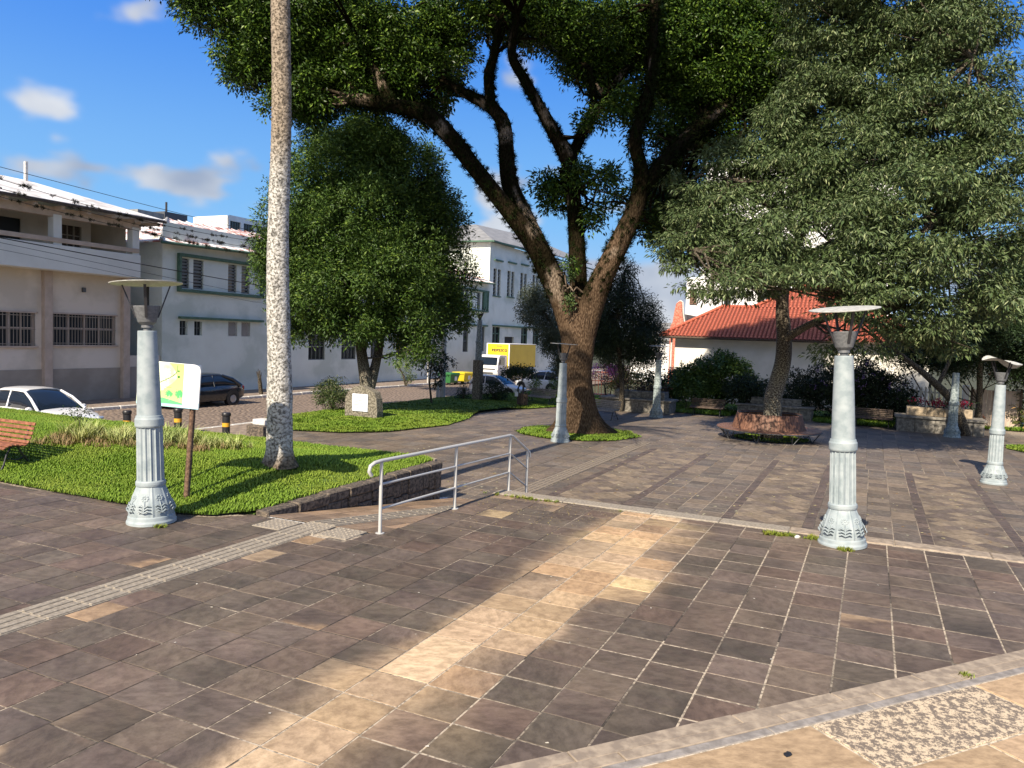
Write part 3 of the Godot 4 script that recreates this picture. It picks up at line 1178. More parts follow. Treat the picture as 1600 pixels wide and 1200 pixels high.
func scatter(called: String, label: String, poly: PackedVector2Array, dens: float, mesh: Mesh, lev: Callable, size := Vector2(0.7, 1.3), tint := [Color(1, 1, 1), Color(0.7, 0.85, 0.7)], material: Material = null) -> MultiMeshInstance3D:
	var r := Rect2(poly[0], Vector2.ZERO)
	for p in poly:
		r = r.expand(p)
	var xf := []
	var cols := []
	var n := int(r.get_area() * dens)
	for i in n:
		var p := r.position + Vector2(rng.randf() * r.size.x, rng.randf() * r.size.y)
		if not inside(p, poly):
			continue
		var s := rng.randf_range(size.x, size.y)
		var clump := noise.get_noise_2d(p.x * 40.0, p.y * 40.0)
		s *= 1.0 + 0.3 * clump
		var b := Basis(Vector3.UP, rng.randf() * TAU).scaled(Vector3(s, s, s))
		xf.append(Transform3D(b, P(p.x, p.y, lev.call(p.x, p.y))))
		cols.append(tint[0].lerp(tint[1], clampf(rng.randf() * 0.6 + 0.4 + clump, 0.0, 1.0)))
	var o := copies(called, mesh, material if material else M.grass, xf, cols)
	tag(o, label, "grass")
	return o


func build_lawns() -> void:
	var lawn := V2([[7.78, -24], [7.78, -8.75], [7.93, -8.3], [8.42, -7.93], [13.3, -7.93], [13.5, -8.2], [13.5, -24]])
	var m := gb()
	turf_sheet(m, lawn, 0.5, lawn_y)
	bx(m, 8.4, 13.45, -24.0, -7.94, -1.0, 0.0)
	struct("lawn_ground", m, M.turf)
	var blade := blade_mesh(9, 0.05, 0.014, 0.05, 0.7, 5, Color(0.11, 0.17, 0.022), Color(0.34, 0.43, 0.065))
	scatter("lawn_grass", "bright green grass of the mounded lawn in front of the palm", lawn, 620.0, blade, lawn_y)
	# edging of the lawn along the path behind
	var kerb := struct("lawn_kerb", bx(gb(), 13.5, 13.62, -24, -13.2, -1.0, 0.12, 0.01), M.kerb_stone)
	var v := -13.2
	while v < -8.0:
		var l := minf(rng.randf_range(0.7, 1.1), -7.95 - v)
		obj("kerb_stone", bx(gb(), 13.5, 13.63, v + 0.005, v + l - 0.005, -0.9, 0.135 + rng.randf_range(-0.02, 0.02), 0.015), M.kerb_stone, kerb)
		v += l
	var blade2 := blade_mesh(9, 0.055, 0.024, 0.09, 0.7, 6, Color(0.10, 0.16, 0.02), Color(0.31, 0.39, 0.06))
	var lawn2 := V2([[20.9, -19.95], [20.02, -17.41], [20.55, -15.8], [21.73, -14.75], [24.9, -14.18], [27.4, -14.7], [29.84, -15.5], [32.0, -15.3], [33.2, -14.6], [37.0, -13.4], [37.5, -19.95]])
	var l2 := func(u, vv): return LOW + 0.035 + 0.10 * smoothstep(20.0, 24.0, u) * (1.0 - smoothstep(-16.0, -14.2, vv))
	m = gb()
	turf_sheet(m, lawn2, 1.0, l2)
	struct("lawn_ground", m, M.turf)
	scatter("lawn_grass", "grass of the second lawn around the memorial stone", lawn2, 190.0, blade2, l2)
	var isle := V2([[24.9, -11.3], [24.3, -10.8], [23.9, -9.8], [24.1, -8.5], [24.9, -7.7], [26.42, -7.3], [27.6, -8.0], [28.2, -9.5], [27.4, -11.0], [26.2, -11.6]])
	var l3 := func(_u, _v): return LOW + 0.03
	m = gb()
	turf_sheet(m, isle, 1.0, l3)
	struct("lawn_ground", m, M.turf)
	scatter("lawn_grass", "grass patch around the foot of the great tree", isle, 260.0, blade2, l3)
	var back := V2([[37.2, -19.5], [37.2, -6.0], [38.6, -5.8], [39.0, -2.4], [37.4, -2.2], [37.4, 0.9], [39.0, 1.0], [39.0, 4.4], [40.2, 4.6], [41.5, 16.0], [43.4, 16.0], [43.4, -19.5]])
	m = gb()
	turf_sheet(m, back, 2.0, l3)
	struct("lawn_ground", m, M.turf)
	scatter("lawn_grass", "shaded strip of grass behind the far benches and planters", back, 85.0, blade_mesh(9, 0.13, 0.035, 0.12, 0.7, 7, Color(0.09, 0.14, 0.02), Color(0.23, 0.33, 0.045)), l3)
	var bit := V2([[31.6, 5.0], [32.4, 4.55], [33.3, 4.7], [34.0, 5.3], [34.0, 9.0], [31.6, 9.0]])
	m = gb()
	turf_sheet(m, bit, 1.0, l3)
	struct("lawn_ground", m, M.turf)
	scatter("lawn_grass", "small grass patch in the paving at the right edge", bit, 200.0, blade2, l3)
	# grass under the round bench
	var ring := PackedVector2Array()
	for k in 14:
		ring.append(Vector2(29.45 + 1.3 * cos(TAU * k / 14), -3.20 + 1.3 * sin(TAU * k / 14)))
	m = gb()
	turf_sheet(m, ring, 1.0, l3)
	struct("lawn_ground", m, M.soil)
	scatter("lawn_grass", "tufts of grass under the round tree bench", ring, 60.0, blade2, l3)


# ---------------------------------------------------------------- buildings
func wall_holes(m: MB, v: float, depth: float, u0: float, u1: float, y0: float, y1: float, holes: Array) -> void:
	# a facade facing +v with openings and their reveals
	var us := [u0, u1]
	var ys := [y0, y1]
	for h in holes:
		for e in [h[0], h[1]]:
			if e > u0 and e < u1 and not e in us:
				us.append(e)
		for e in [h[2], h[3]]:
			if e > y0 and e < y1 and not e in ys:
				ys.append(e)
	us.sort()
	ys.sort()
	for i in us.size() - 1:
		for j in ys.size() - 1:
			var cu: float = (us[i] + us[i + 1]) * 0.5
			var cy: float = (ys[j] + ys[j + 1]) * 0.5
			var open := false
			for h in holes:
				if cu > h[0] and cu < h[1] and cy > h[2] and cy < h[3]:
					open = true
			if not open:
				m.quad(L(us[i], v, ys[j]), L(us[i + 1], v, ys[j]), L(us[i + 1], v, ys[j + 1]), L(us[i], v, ys[j + 1]))
	for h in holes:
		var w := v - depth
		m.quad(L(h[0], v, h[2]), L(h[1], v, h[2]), L(h[1], w, h[2]), L(h[0], w, h[2]))
		m.quad(L(h[0], w, h[3]), L(h[1], w, h[3]), L(h[1], v, h[3]), L(h[0], v, h[3]))
		m.quad(L(h[0], w, h[2]), L(h[0], w, h[3]), L(h[0], v, h[3]), L(h[0], v, h[2]))
		m.quad(L(h[1], v, h[2]), L(h[1], v, h[3]), L(h[1], w, h[3]), L(h[1], w, h[2]))


func pane(parent: Node, u0: float, u1: float, v: float, y0: float, y1: float, mk := "glass", called := "window") -> MeshInstance3D:
	return obj(called, bx(nb(), u0, u1, v - 0.02, v, y0, y1), M[mk], parent)


func roof_quad(m: MB, a: Vector3, b: Vector3, c: Vector3, d: Vector3, th := 0.1) -> void:
	# a roof plane with thickness; corners counter-clockwise seen from above
	m.quad(a, b, c, d)
	var t := Vector3(0, -th, 0)
	m.quad(d + t, c + t, b + t, a + t)
	m.quad(a + t, b + t, b, a)
	m.quad(b + t, c + t, c, b)
	m.quad(c + t, d + t, d, c)
	m.quad(d + t, a + t, a, d)


func build_street_houses() -> void:
	# beige house with the balcony
	var b := at_uv("balcony_house", "two-storey beige house with a long white balcony and barred ground-floor windows", "house", 8.0, -31.0, -0.8)
	var holes := [[18.2, 20.26, 1.62, 2.95], [20.99, 23.94, 1.67, 2.97], [15.2, 17.6, 1.6, 2.93], [11.5, 14.2, 1.6, 2.93]]
	var m := nb()
	wall_holes(m, -31.0, 0.16, 8.0, 24.45, -0.8, 4.8, holes)
	m.quad(L(24.45, -31, -0.8), L(24.45, -42, -0.8), L(24.45, -42, 7.3), L(24.45, -31, 7.3))
	m.quad(L(8, -42, -0.8), L(8, -31, -0.8), L(8, -31, 7.3), L(8, -42, 7.3))
	obj("wall", m, M.beige_wall, b)
	obj("plinth", bx(nb(), 8.0, 24.47, -31.3, -30.975, -0.8, 0.66), M.base_wall, b)
	for u in [24.19, 20.52, 17.75, 14.3]:
		obj("pilaster", bx(nb(), u, u + 0.35, -31.1, -30.78, -0.8, 4.78, 0.01), M.pink_trim, b)
	for h in holes:
		var win := pane(b, h[0], h[1], -31.14, h[2], h[3])
		var fr := nb()
		bx(fr, h[0] - 0.08, h[1] + 0.08, -31.02, -30.93, h[3], h[3] + 0.07)
		bx(fr, h[0] - 0.08, h[1] + 0.08, -31.02, -30.90, h[2] - 0.07, h[2])
		for k in 5:
			var uu: float = lerpf(h[0], h[1] - 0.07, k / 4.0)
			bx(fr, uu, uu + (0.09 if k == 2 else 0.055), -31.13, -31.07, h[2], h[3])
		bx(fr, h[0], h[1], -31.13, -31.08, lerpf(h[2], h[3], 0.53), lerpf(h[2], h[3], 0.53) + 0.05)
		obj("frame", fr, M.pink_trim, win)
		var bars := nb()
		var n := int((h[1] - h[0]) / 0.13)
		for k in n:
			var uu: float = lerpf(h[0] + 0.04, h[1] - 0.05, float(k) / (n - 1))
			bx(bars, uu, uu + 0.018, -31.0, -30.982, h[2] + 0.01, h[3] - 0.01)
		for f in [0.05, 0.5, 0.92]:
			var yy: float = lerpf(h[2], h[3], f)
			bx(bars, h[0] + 0.01, h[1] - 0.01, -30.984, -30.966, yy, yy + 0.025)
		obj("bars", bars, M.base_wall, win)
	# balcony
	var bal := obj("balcony", bx(nb(), 8.0, 24.43, -31.3, -30.0, 4.72, 5.74, 0.012), M.balcony_wall, b)
	obj("rail", bx(nb(), 8.0, 24.36, -30.10, -30.0, 5.84, 6.02, 0.01), M.pink_trim, bal)
	for u in [24.05, 20.40, 16.75, 13.1]:
		obj("column", bx(nb(), u, u + 0.36, -30.42, -30.06, 5.74, 6.95, 0.01), M.balcony_wall, bal)
	obj("beam", bx(nb(), 8.0, 24.5, -30.42, -30.08, 6.86, 7.24), M.pink_trim, b)
	m = nb()
	wall_holes(m, -32.4, 0.12, 8.0, 23.75, 4.8, 7.3, [[22.0, 23.3, 5.9, 6.9], [19.35, 20.6, 4.8, 6.86], [17.3, 19.1, 4.8, 6.86], [13.5, 15.5, 5.9, 6.9]])
	m.quad(L(23.75, -32.4, 4.8), L(23.75, -42, 4.8), L(23.75, -42, 7.3), L(23.75, -32.4, 7.3))
	obj("upper_wall", m, M.beige_wall, b)
	for h in [[22.0, 23.3, 5.9, 6.9], [13.5, 15.5, 5.9, 6.9]]:
		var win := pane(b, h[0], h[1], -32.5, h[2], h[3], "wood_dark")
		var fr := nb()
		for k in 5:
			var uu: float = lerpf(h[0], h[1] - 0.05, k / 4.0)
			bx(fr, uu, uu + 0.05, -32.5, -32.44, h[2], h[3])
		bx(fr, h[0], h[1], -32.49, -32.45, 6.45, 6.5)
		obj("frame", fr, M.base_wall, win)
	pane(b, 19.35, 20.6, -32.5, 4.8, 6.86, "dark_recess", "door")
	var dr := pane(b, 17.3, 19.1, -32.5, 4.8, 6.86, "dark_recess", "door")
	obj("panel", bx(nb(), 17.6, 17.9, -32.48, -32.44, 4.8, 6.7), M.balcony_wall, dr)
	obj("panel", bx(nb(), 18.15, 18.32, -32.48, -32.44, 4.8, 6.7), M.balcony_wall, dr)
	# roof with rafter ends
	m = nb()
	roof_quad(m, L(7.0, -29.5, 7.36), L(25.3, -29.5, 7.42), L(22.6, -35.0, 8.95), L(7.0, -35.0, 9.15), 0.09)
	roof_quad(m, L(25.3, -29.5, 7.42), L(25.3, -41.5, 7.42), L(22.6, -36.0, 8.95), L(22.6, -35.0, 8.95), 0.09)
	roof_quad(m, L(7.0, -35.0, 9.15), L(22.6, -35.0, 8.95), L(25.3, -41.5, 7.42), L(7.0, -41.5, 7.36), 0.09)
	var rf := obj("roof", m, M.metal_roof, b)
	obj("gutter", bx(nb(), 7.0, 25.32, -29.52, -29.42, 7.27, 7.37), M.wood_dark, rf)
	for k in 15:
		var u := 24.9 - 1.12 * k
		obj("rafter_end", bx(nb(), u, u + 0.16, -31.4, -29.6, 7.12, 7.26), M.pink_trim, rf)
	obj("vent_pipe", bx(nb(), 22.3, 22.42, -34.9, -34.78, 8.9, 9.75), M.white_stone, rf)
	obj("wall_lamp", bx(nb(), 22.28, 22.42, -31.0, -30.86, 3.95, 4.15, 0.02), M.steel_grey, b)
	# dark gap between the houses
	obj("lean_to", bx(nb(), 24.6, 26.3, -34.0, -33.8, -0.8, 5.0), M.dark_recess, b)
	obj("yard_wall", bx(nb(), 24.55, 26.4, -31.2, -31.05, -0.8, 1.2), M.beige_wall, b)
	obj("yard_plinth", bx(nb(), 24.55, 26.4, -31.06, -31.03, -0.8, 0.68), M.base_wall, b)

	# long white house with green trim
	var w := at_uv("long_white_house", "long two-storey white house with green window frames and a whitish rust-streaked roof", "house", 26.45, -31.0, -0.9)
	var frames := [[27.3, 33.1], [35.6, 41.4], [43.9, 49.7], [55.5, 60.7]]
	holes = []
	var rise := func(u: float) -> float: return (u - 26.45) * 0.021
	for f in frames:
		var r: float = rise.call(f[0] + 2.5) * 0.75
		for k in [[0.3, 0.75], [1.0, 1.65], [3.3, 3.9], [4.25, 4.85]]:
			holes.append([f[0] + k[0], f[0] + k[1], 4.46 + r, 5.93 + r])
		for k in [[0.2, 0.68, 0], [1.1, 1.6, 0], [3.35, 4.0, 1], [4.3, 4.95, 1]]:
			if f[0] < 35.0:
				holes.append([f[0] + k[0], f[0] + k[1], 2.2, 2.9 if k[2] == 0 else 2.96])
	for k in [[37.1, 38.65], [40.3, 41.85], [43.5, 45.0], [46.6, 48.0], [49.7, 51.1]]:
		holes.append([k[0], k[1], 0.85, 2.85])
	holes.append([56.5, 57.4, 1.3, 3.5])
	holes.append([59.7, 60.4, 1.35, 3.5])
	m = nb()
	wall_holes(m, -31.0, 0.2, 26.45, 61.0, -0.9, 7.6, holes)
	m.quad(L(26.45, -41, -0.9), L(26.45, -31, -0.9), L(26.45, -31, 6.9), L(26.45, -41, 6.9))
	obj("wall", m, M.white_wall, w)
	var idx := 0
	for h in holes:
		var win := pane(w, h[0], h[1], -31.17, h[2], h[3], "glass")
		var tall: bool = h[3] - h[2] > 1.2
		var lat: bool = h[2] < 2.3 and h[3] > 2.95 and h[3] < 2.97
		m = nb()
		if lat:
			for i in 4:
				for j in 5:
					var uu: float = lerpf(h[0], h[1], i / 4.0)
					var yy: float = lerpf(h[2], h[3], j / 5.0)
					m.tube([L(uu, -31.05, yy), L(uu + (h[1] - h[0]) / 4.0, -31.05, yy + (h[3] - h[2]) / 5.0)], [0.022, 0.022], 4, false)
					m.tube([L(uu + (h[1] - h[0]) / 4.0, -31.05, yy), L(uu, -31.05, yy + (h[3] - h[2]) / 5.0)], [0.022, 0.022], 4, false)
			obj("lattice", m, M.white_stone, win)
		elif tall and h[2] > 3.0:
			for j in 9:
				var yy: float = lerpf(h[2], h[3], j / 9.0)
				obj("louvre", bx(nb(), h[0] + 0.02, h[1] - 0.02, -31.12, -31.06, yy + 0.012, yy + 0.1), M.louvre, win)
		elif tall:
			for i in 5:
				var uu: float = lerpf(h[0], h[1] - 0.035, i / 4.0)
				bx(m, uu, uu + 0.035, -31.12, -31.07, h[2], h[3])
			for f in [0.0, 0.4, 0.75]:
				bx(m, h[0], h[1], -31.13, -31.06, lerpf(h[2], h[3], f), lerpf(h[2], h[3], f) + 0.05)
			obj("frame", m, M.louvre, win)
		else:
			bx(m, (h[0] + h[1]) * 0.5 - 0.02, (h[0] + h[1]) * 0.5 + 0.02, -31.14, -31.09, h[2], h[3])
			bx(m, h[0], h[1], -31.14, -31.09, (h[2] + h[3]) * 0.5, (h[2] + h[3]) * 0.5 + 0.03)
			obj("frame", m, M.louvre, win)
		idx += 1
	for f in frames:
		var r: float = rise.call(f[0] + 2.5) * 0.75
		m = nb()
		bx(m, f[0], f[1], -31.05, -30.80, 6.0 + r, 6.15 + r, 0.01)
		bx(m, f[0], f[1], -31.05, -30.80, 4.27 + r, 4.42 + r, 0.01)
		bx(m, f[0], f[0] + 0.15, -31.05, -30.82, 4.42 + r, 6.0 + r, 0.01)
		bx(m, f[1] - 0.15, f[1], -31.05, -30.82, 4.42 + r, 6.0 + r, 0.01)
		obj("window_surround", m, M.green_trim, w)
		if f[0] < 50.0:
			obj("ledge", bx(nb(), f[0] + 0.1, f[1], -31.05, -30.78, 3.0, 3.12, 0.01), M.green_trim, w)
		else:
			obj("ledge", bx(nb(), f[0] + 1.0, f[1], -31.05, -30.80, 3.52, 3.66, 0.01), M.green_trim, w)
			for k in [[-0.05, 0.45], [4.3, 4.95]]:
				obj("shutter", bx(nb(), f[0] + k[0], f[0] + k[1], -30.98, -30.84, 4.5 + r, 6.0 + r, 0.01), M.green_trim, w)
	m = nb()
	var y0 := 6.62
	var y1 := 7.36
	roof_quad(m, L(25.9, -30.45, y0), L(61.0, -30.45, y1), L(61.0, -36.0, 9.2), L(31.0, -36.0, 8.55), 0.08)
	roof_quad(m, L(25.9, -41.5, y0), L(25.9, -30.45, y0), L(31.0, -36.0, 8.55), L(31.0, -36.2, 8.55), 0.08)
	roof_quad(m, L(31.0, -36.0, 8.55), L(61.0, -36.0, 9.2), L(61.0, -41.5, y1), L(25.9, -41.5, y0), 0.08)
	rf = obj("roof", m, M.rust_roof, w)
	m = nb()
	m.tube([L(25.9, -30.45, y0 + 0.02), L(31.0, -36.0, 8.58)], [0.1, 0.1], 6)
	obj("hip_cap", m, M.grey_roof, rf)
	for k in 60:
		var u := 26.6 + 0.57 * k
		var f := clampf((u - 25.9) / 5.1, 0.0, 1.0)
		m = nb()
		var e := lerpf(y0, y1, (u - 25.9) / 35.1)
		m.tube([L(u, -30.47, e - 0.005), L(u, lerpf(-30.45, -36.0, f), lerpf(e, 8.6 + (u - 31.0) * 0.0217, f))], [0.02, 0.02], 4)
		obj("seam", m, M.rust_roof, rf)
		if rng.randf() < 0.42:
			var ff := f * rng.randf_range(0.35, 1.0)
			var st := rng.randf_range(0.0, 0.3) * ff
			var hi := 8.6 + (u - 31.0) * 0.0217
			var wd := rng.randf_range(0.12, 0.5)
			m = nb()
			m.quad(L(u + 0.03, lerpf(-30.45, -36.0, st), lerpf(e, hi, st) + 0.012), L(u + 0.03 + wd, lerpf(-30.45, -36.0, st), lerpf(e, hi, st) + 0.02), L(u + 0.03 + wd, lerpf(-30.45, -36.0, ff), lerpf(e, hi, ff) + 0.02), L(u + 0.03, lerpf(-30.45, -36.0, ff), lerpf(e, hi, ff) + 0.012))
			obj("rusty_sheet", m, M.rust, rf)
	m = nb()
	m.tube([L(25.9, -30.42, y0 - 0.08), L(61.0, -30.42, y1 - 0.08)], [0.07, 0.07], 6)
	obj("gutter", m, M.green_trim, rf)

	# taller white block beyond
	var t := at_uv("tall_white_block", "taller white block with pairs of slit windows, beyond the long white house", "building", 61.0, -31.0, -0.9)
	holes = []
	for u in [61.75, 64.65, 67.55, 70.45, 73.4, 76.3]:
		var r: float = (u - 61.75) * 0.022
		holes.append([u, u + 0.68, 6.35 + r, 8.75 + r])
		holes.append([u + 0.88, u + 1.5, 6.35 + r, 8.75 + r])
	holes.append([61.9, 63.4, 1.95, 3.55])
	holes.append([64.5, 66.5, -0.9, 2.7])
	holes.append([68.15, 69.6, 1.95, 3.6])
	holes.append([71.0, 72.5, 1.95, 3.6])
	m = nb()
	wall_holes(m, -31.0, 0.2, 60.97, 86.0, -0.9, 11.0, holes)
	m.quad(L(60.97, -43, -0.9), L(60.97, -31, -0.9), L(60.97, -31, 10.95), L(60.97, -43, 10.95))
	obj("wall", m, M.white_wall, t)
	for h in holes:
		var win := pane(t, h[0], h[1], -31.17, h[2], h[3], "glass" if h[2] > 0.0 else "dark_recess", "window" if h[2] > 0.0 else "door")
		if h[2] > 5.0:
			m = nb()
			for j in 7:
				var yy: float = lerpf(h[2], h[3], j / 7.0)
				bx(m, h[0], h[1], -31.12, -31.08, yy, yy + 0.08)
			obj("louvre", m, M.louvre, win)
		elif h[2] > 0.0:
			m = nb()
			bx(m, h[0], h[0] + 0.08, -31.12, -31.0, h[2], h[3])
			bx(m, h[1] - 0.08, h[1], -31.12, -31.0, h[2], h[3])
			bx(m, (h[0] + h[1]) * 0.5 - 0.05, (h[0] + h[1]) * 0.5 + 0.05, -31.12, -31.05, h[2], h[3])
			bx(m, h[0], h[1], -31.12, -31.05, 2.9, 3.0)
			obj("frame", m, M.green_trim, win)
	for u in [61.75, 64.65, 67.55, 70.45, 73.4, 76.3]:
		var r: float = (u - 61.75) * 0.03
		obj("ledge", bx(nb(), u, u + 1.7, -31.04, -30.84, 9.45 + r, 9.58 + r), M.green_trim, t)
		obj("sill", bx(nb(), u - 0.05, u + 1.55, -31.04, -30.9, 6.25 + r, 6.34 + r), M.green_trim, t)
	obj("ledge", bx(nb(), 61.85, 86.0, -31.04, -30.82, 3.6, 3.74), M.green_trim, t)
	m = nb()
	roof_quad(m, L(60.5, -30.5, 11.05), L(86.5, -30.5, 11.6), L(80.0, -36.0, 14.1), L(67.5, -36.0, 13.6), 0.1)
	roof_quad(m, L(60.5, -43.5, 11.05), L(60.5, -30.5, 11.05), L(67.5, -36.0, 13.6), L(67.5, -37.0, 13.6), 0.1)
	roof_quad(m, L(67.5, -36.0, 13.6), L(80.0, -36.0, 14.1), L(86.5, -43.5, 11.6), L(60.5, -43.5, 11.05), 0.1)
	rf = obj("roof", m, M.grey_roof, t)
	m = nb()
	bx(m, 60.47, 86.5, -30.52, -30.40, 10.93, 11.06)
	bx(m, 60.40, 60.52, -43.5, -30.52, 10.93, 11.06)
	obj("gutter", m, M.green_trim, rf)
	# roofs of buildings far behind
	var g := at_uv("grey_block", "dark grey rooftop block with a chimney pipe, behind the long white house", "building", 50.0, -60.0, -1.0)
	obj("wall", bx(nb(), 51.4, 54.0, -63.0, -60.0, -1.0, 13.15), M.slate, g)
	obj("side_wall", bx(nb(), 48.6, 51.38, -63.0, -60.1, -1.0, 12.9), M.grey_roof, g)
	m = nb()
	m.tube([L(52.0, -60.5, 12.9), L(52.0, -60.5, 14.1)], [0.1, 0.1], 6)
	obj("chimney_pipe", m, M.iron, g)
	g = at_uv("white_penthouse", "white penthouse with tall dark windows on a rooftop far behind the tree", "building", 69.0, -70.0, -1.0)
	obj("wall", bx(nb(), 69.1, 78.0, -76.0, -70.0, -1.0, 13.9), M.apartment, g)
	m = nb()
	wall_holes(m, -70.2, 0.2, 69.3, 77.5, 13.9, 16.0, [[69.5, 71.2, 14.1, 15.35], [71.7, 73.4, 14.1, 15.35], [73.9, 76.5, 14.1, 15.35]])
	bx(m, 69.3, 77.5, -76.0, -70.45, 13.9, 15.95)
	obj("penthouse_wall", m, M.apartment, g)
	for k in [[69.5, 71.2], [71.7, 73.4], [73.9, 76.5]]:
		var win := pane(g, k[0], k[1], -70.38, 14.1, 15.35)
		for i in 4:
			obj("mullion", bx(nb(), k[0] + 0.42 * i, k[0] + 0.42 * i + 0.06, -70.37, -70.3, 14.1, 15.35), M.louvre, win)


func clay_roof(m: MB, a: Vector3, b: Vector3, c: Vector3, d: Vector3, step: float, rows: int) -> void:
	# rows of barrel tiles between the eave a-b and the ridge d-c
	var n := int((b - a).length() / step)
	for i in n:
		var f := (i + 0.5) / n
		var p := a.lerp(b, f)
		var along := (b - a).normalized()
		var up0 := (d - a)
		# the eave tile runs straight up the slope until it meets a hip
		var slope := (up0 - along * up0.dot(along)).normalized()
		var s_len := (up0 - along * up0.dot(along)).length()
		var left := up0.dot(along)
		var right := (b - a).length() - (c - a).dot(along)
		var x := f * (b - a).length()
		var reach := 1.0
		if left > 0.01:
			reach = minf(reach, x / left)
		if right > 0.01:
			reach = minf(reach, ((b - a).length() - x) / right)
		var nn := along.cross(slope)
		if nn.y < 0.0:
			nn = -nn
		var seg := maxi(1, int(rows * reach))
		for j in seg:
			var q0 := p + slope * s_len * j / rows - slope * 0.05
			var q1 := p + slope * s_len * minf(reach, (j + 1.0) / rows)
			var r0 := step * 0.36
			var r1 := step * 0.30
			var pr := Vector3.ZERO
			var k := 4
			for e in k:
				var a0 := PI * e / k
				var a1 := PI * (e + 1) / k
				var A := q0 - along * cos(a0) * r0 + nn * (sin(a0) * r0 * 0.8 + 0.015)
				var B := q0 - along * cos(a1) * r0 + nn * (sin(a1) * r0 * 0.8 + 0.015)
				var C := q1 - along * cos(a1) * r1 + nn * sin(a1) * r1 * 0.8
				var D := q1 - along * cos(a0) * r1 + nn * sin(a0) * r1 * 0.8
				if (B - A).cross(C - A).dot(nn) > 0.0:
					m.quad(A, B, C, D)
				else:
					m.quad(A, D, C, B)
			pr = q0


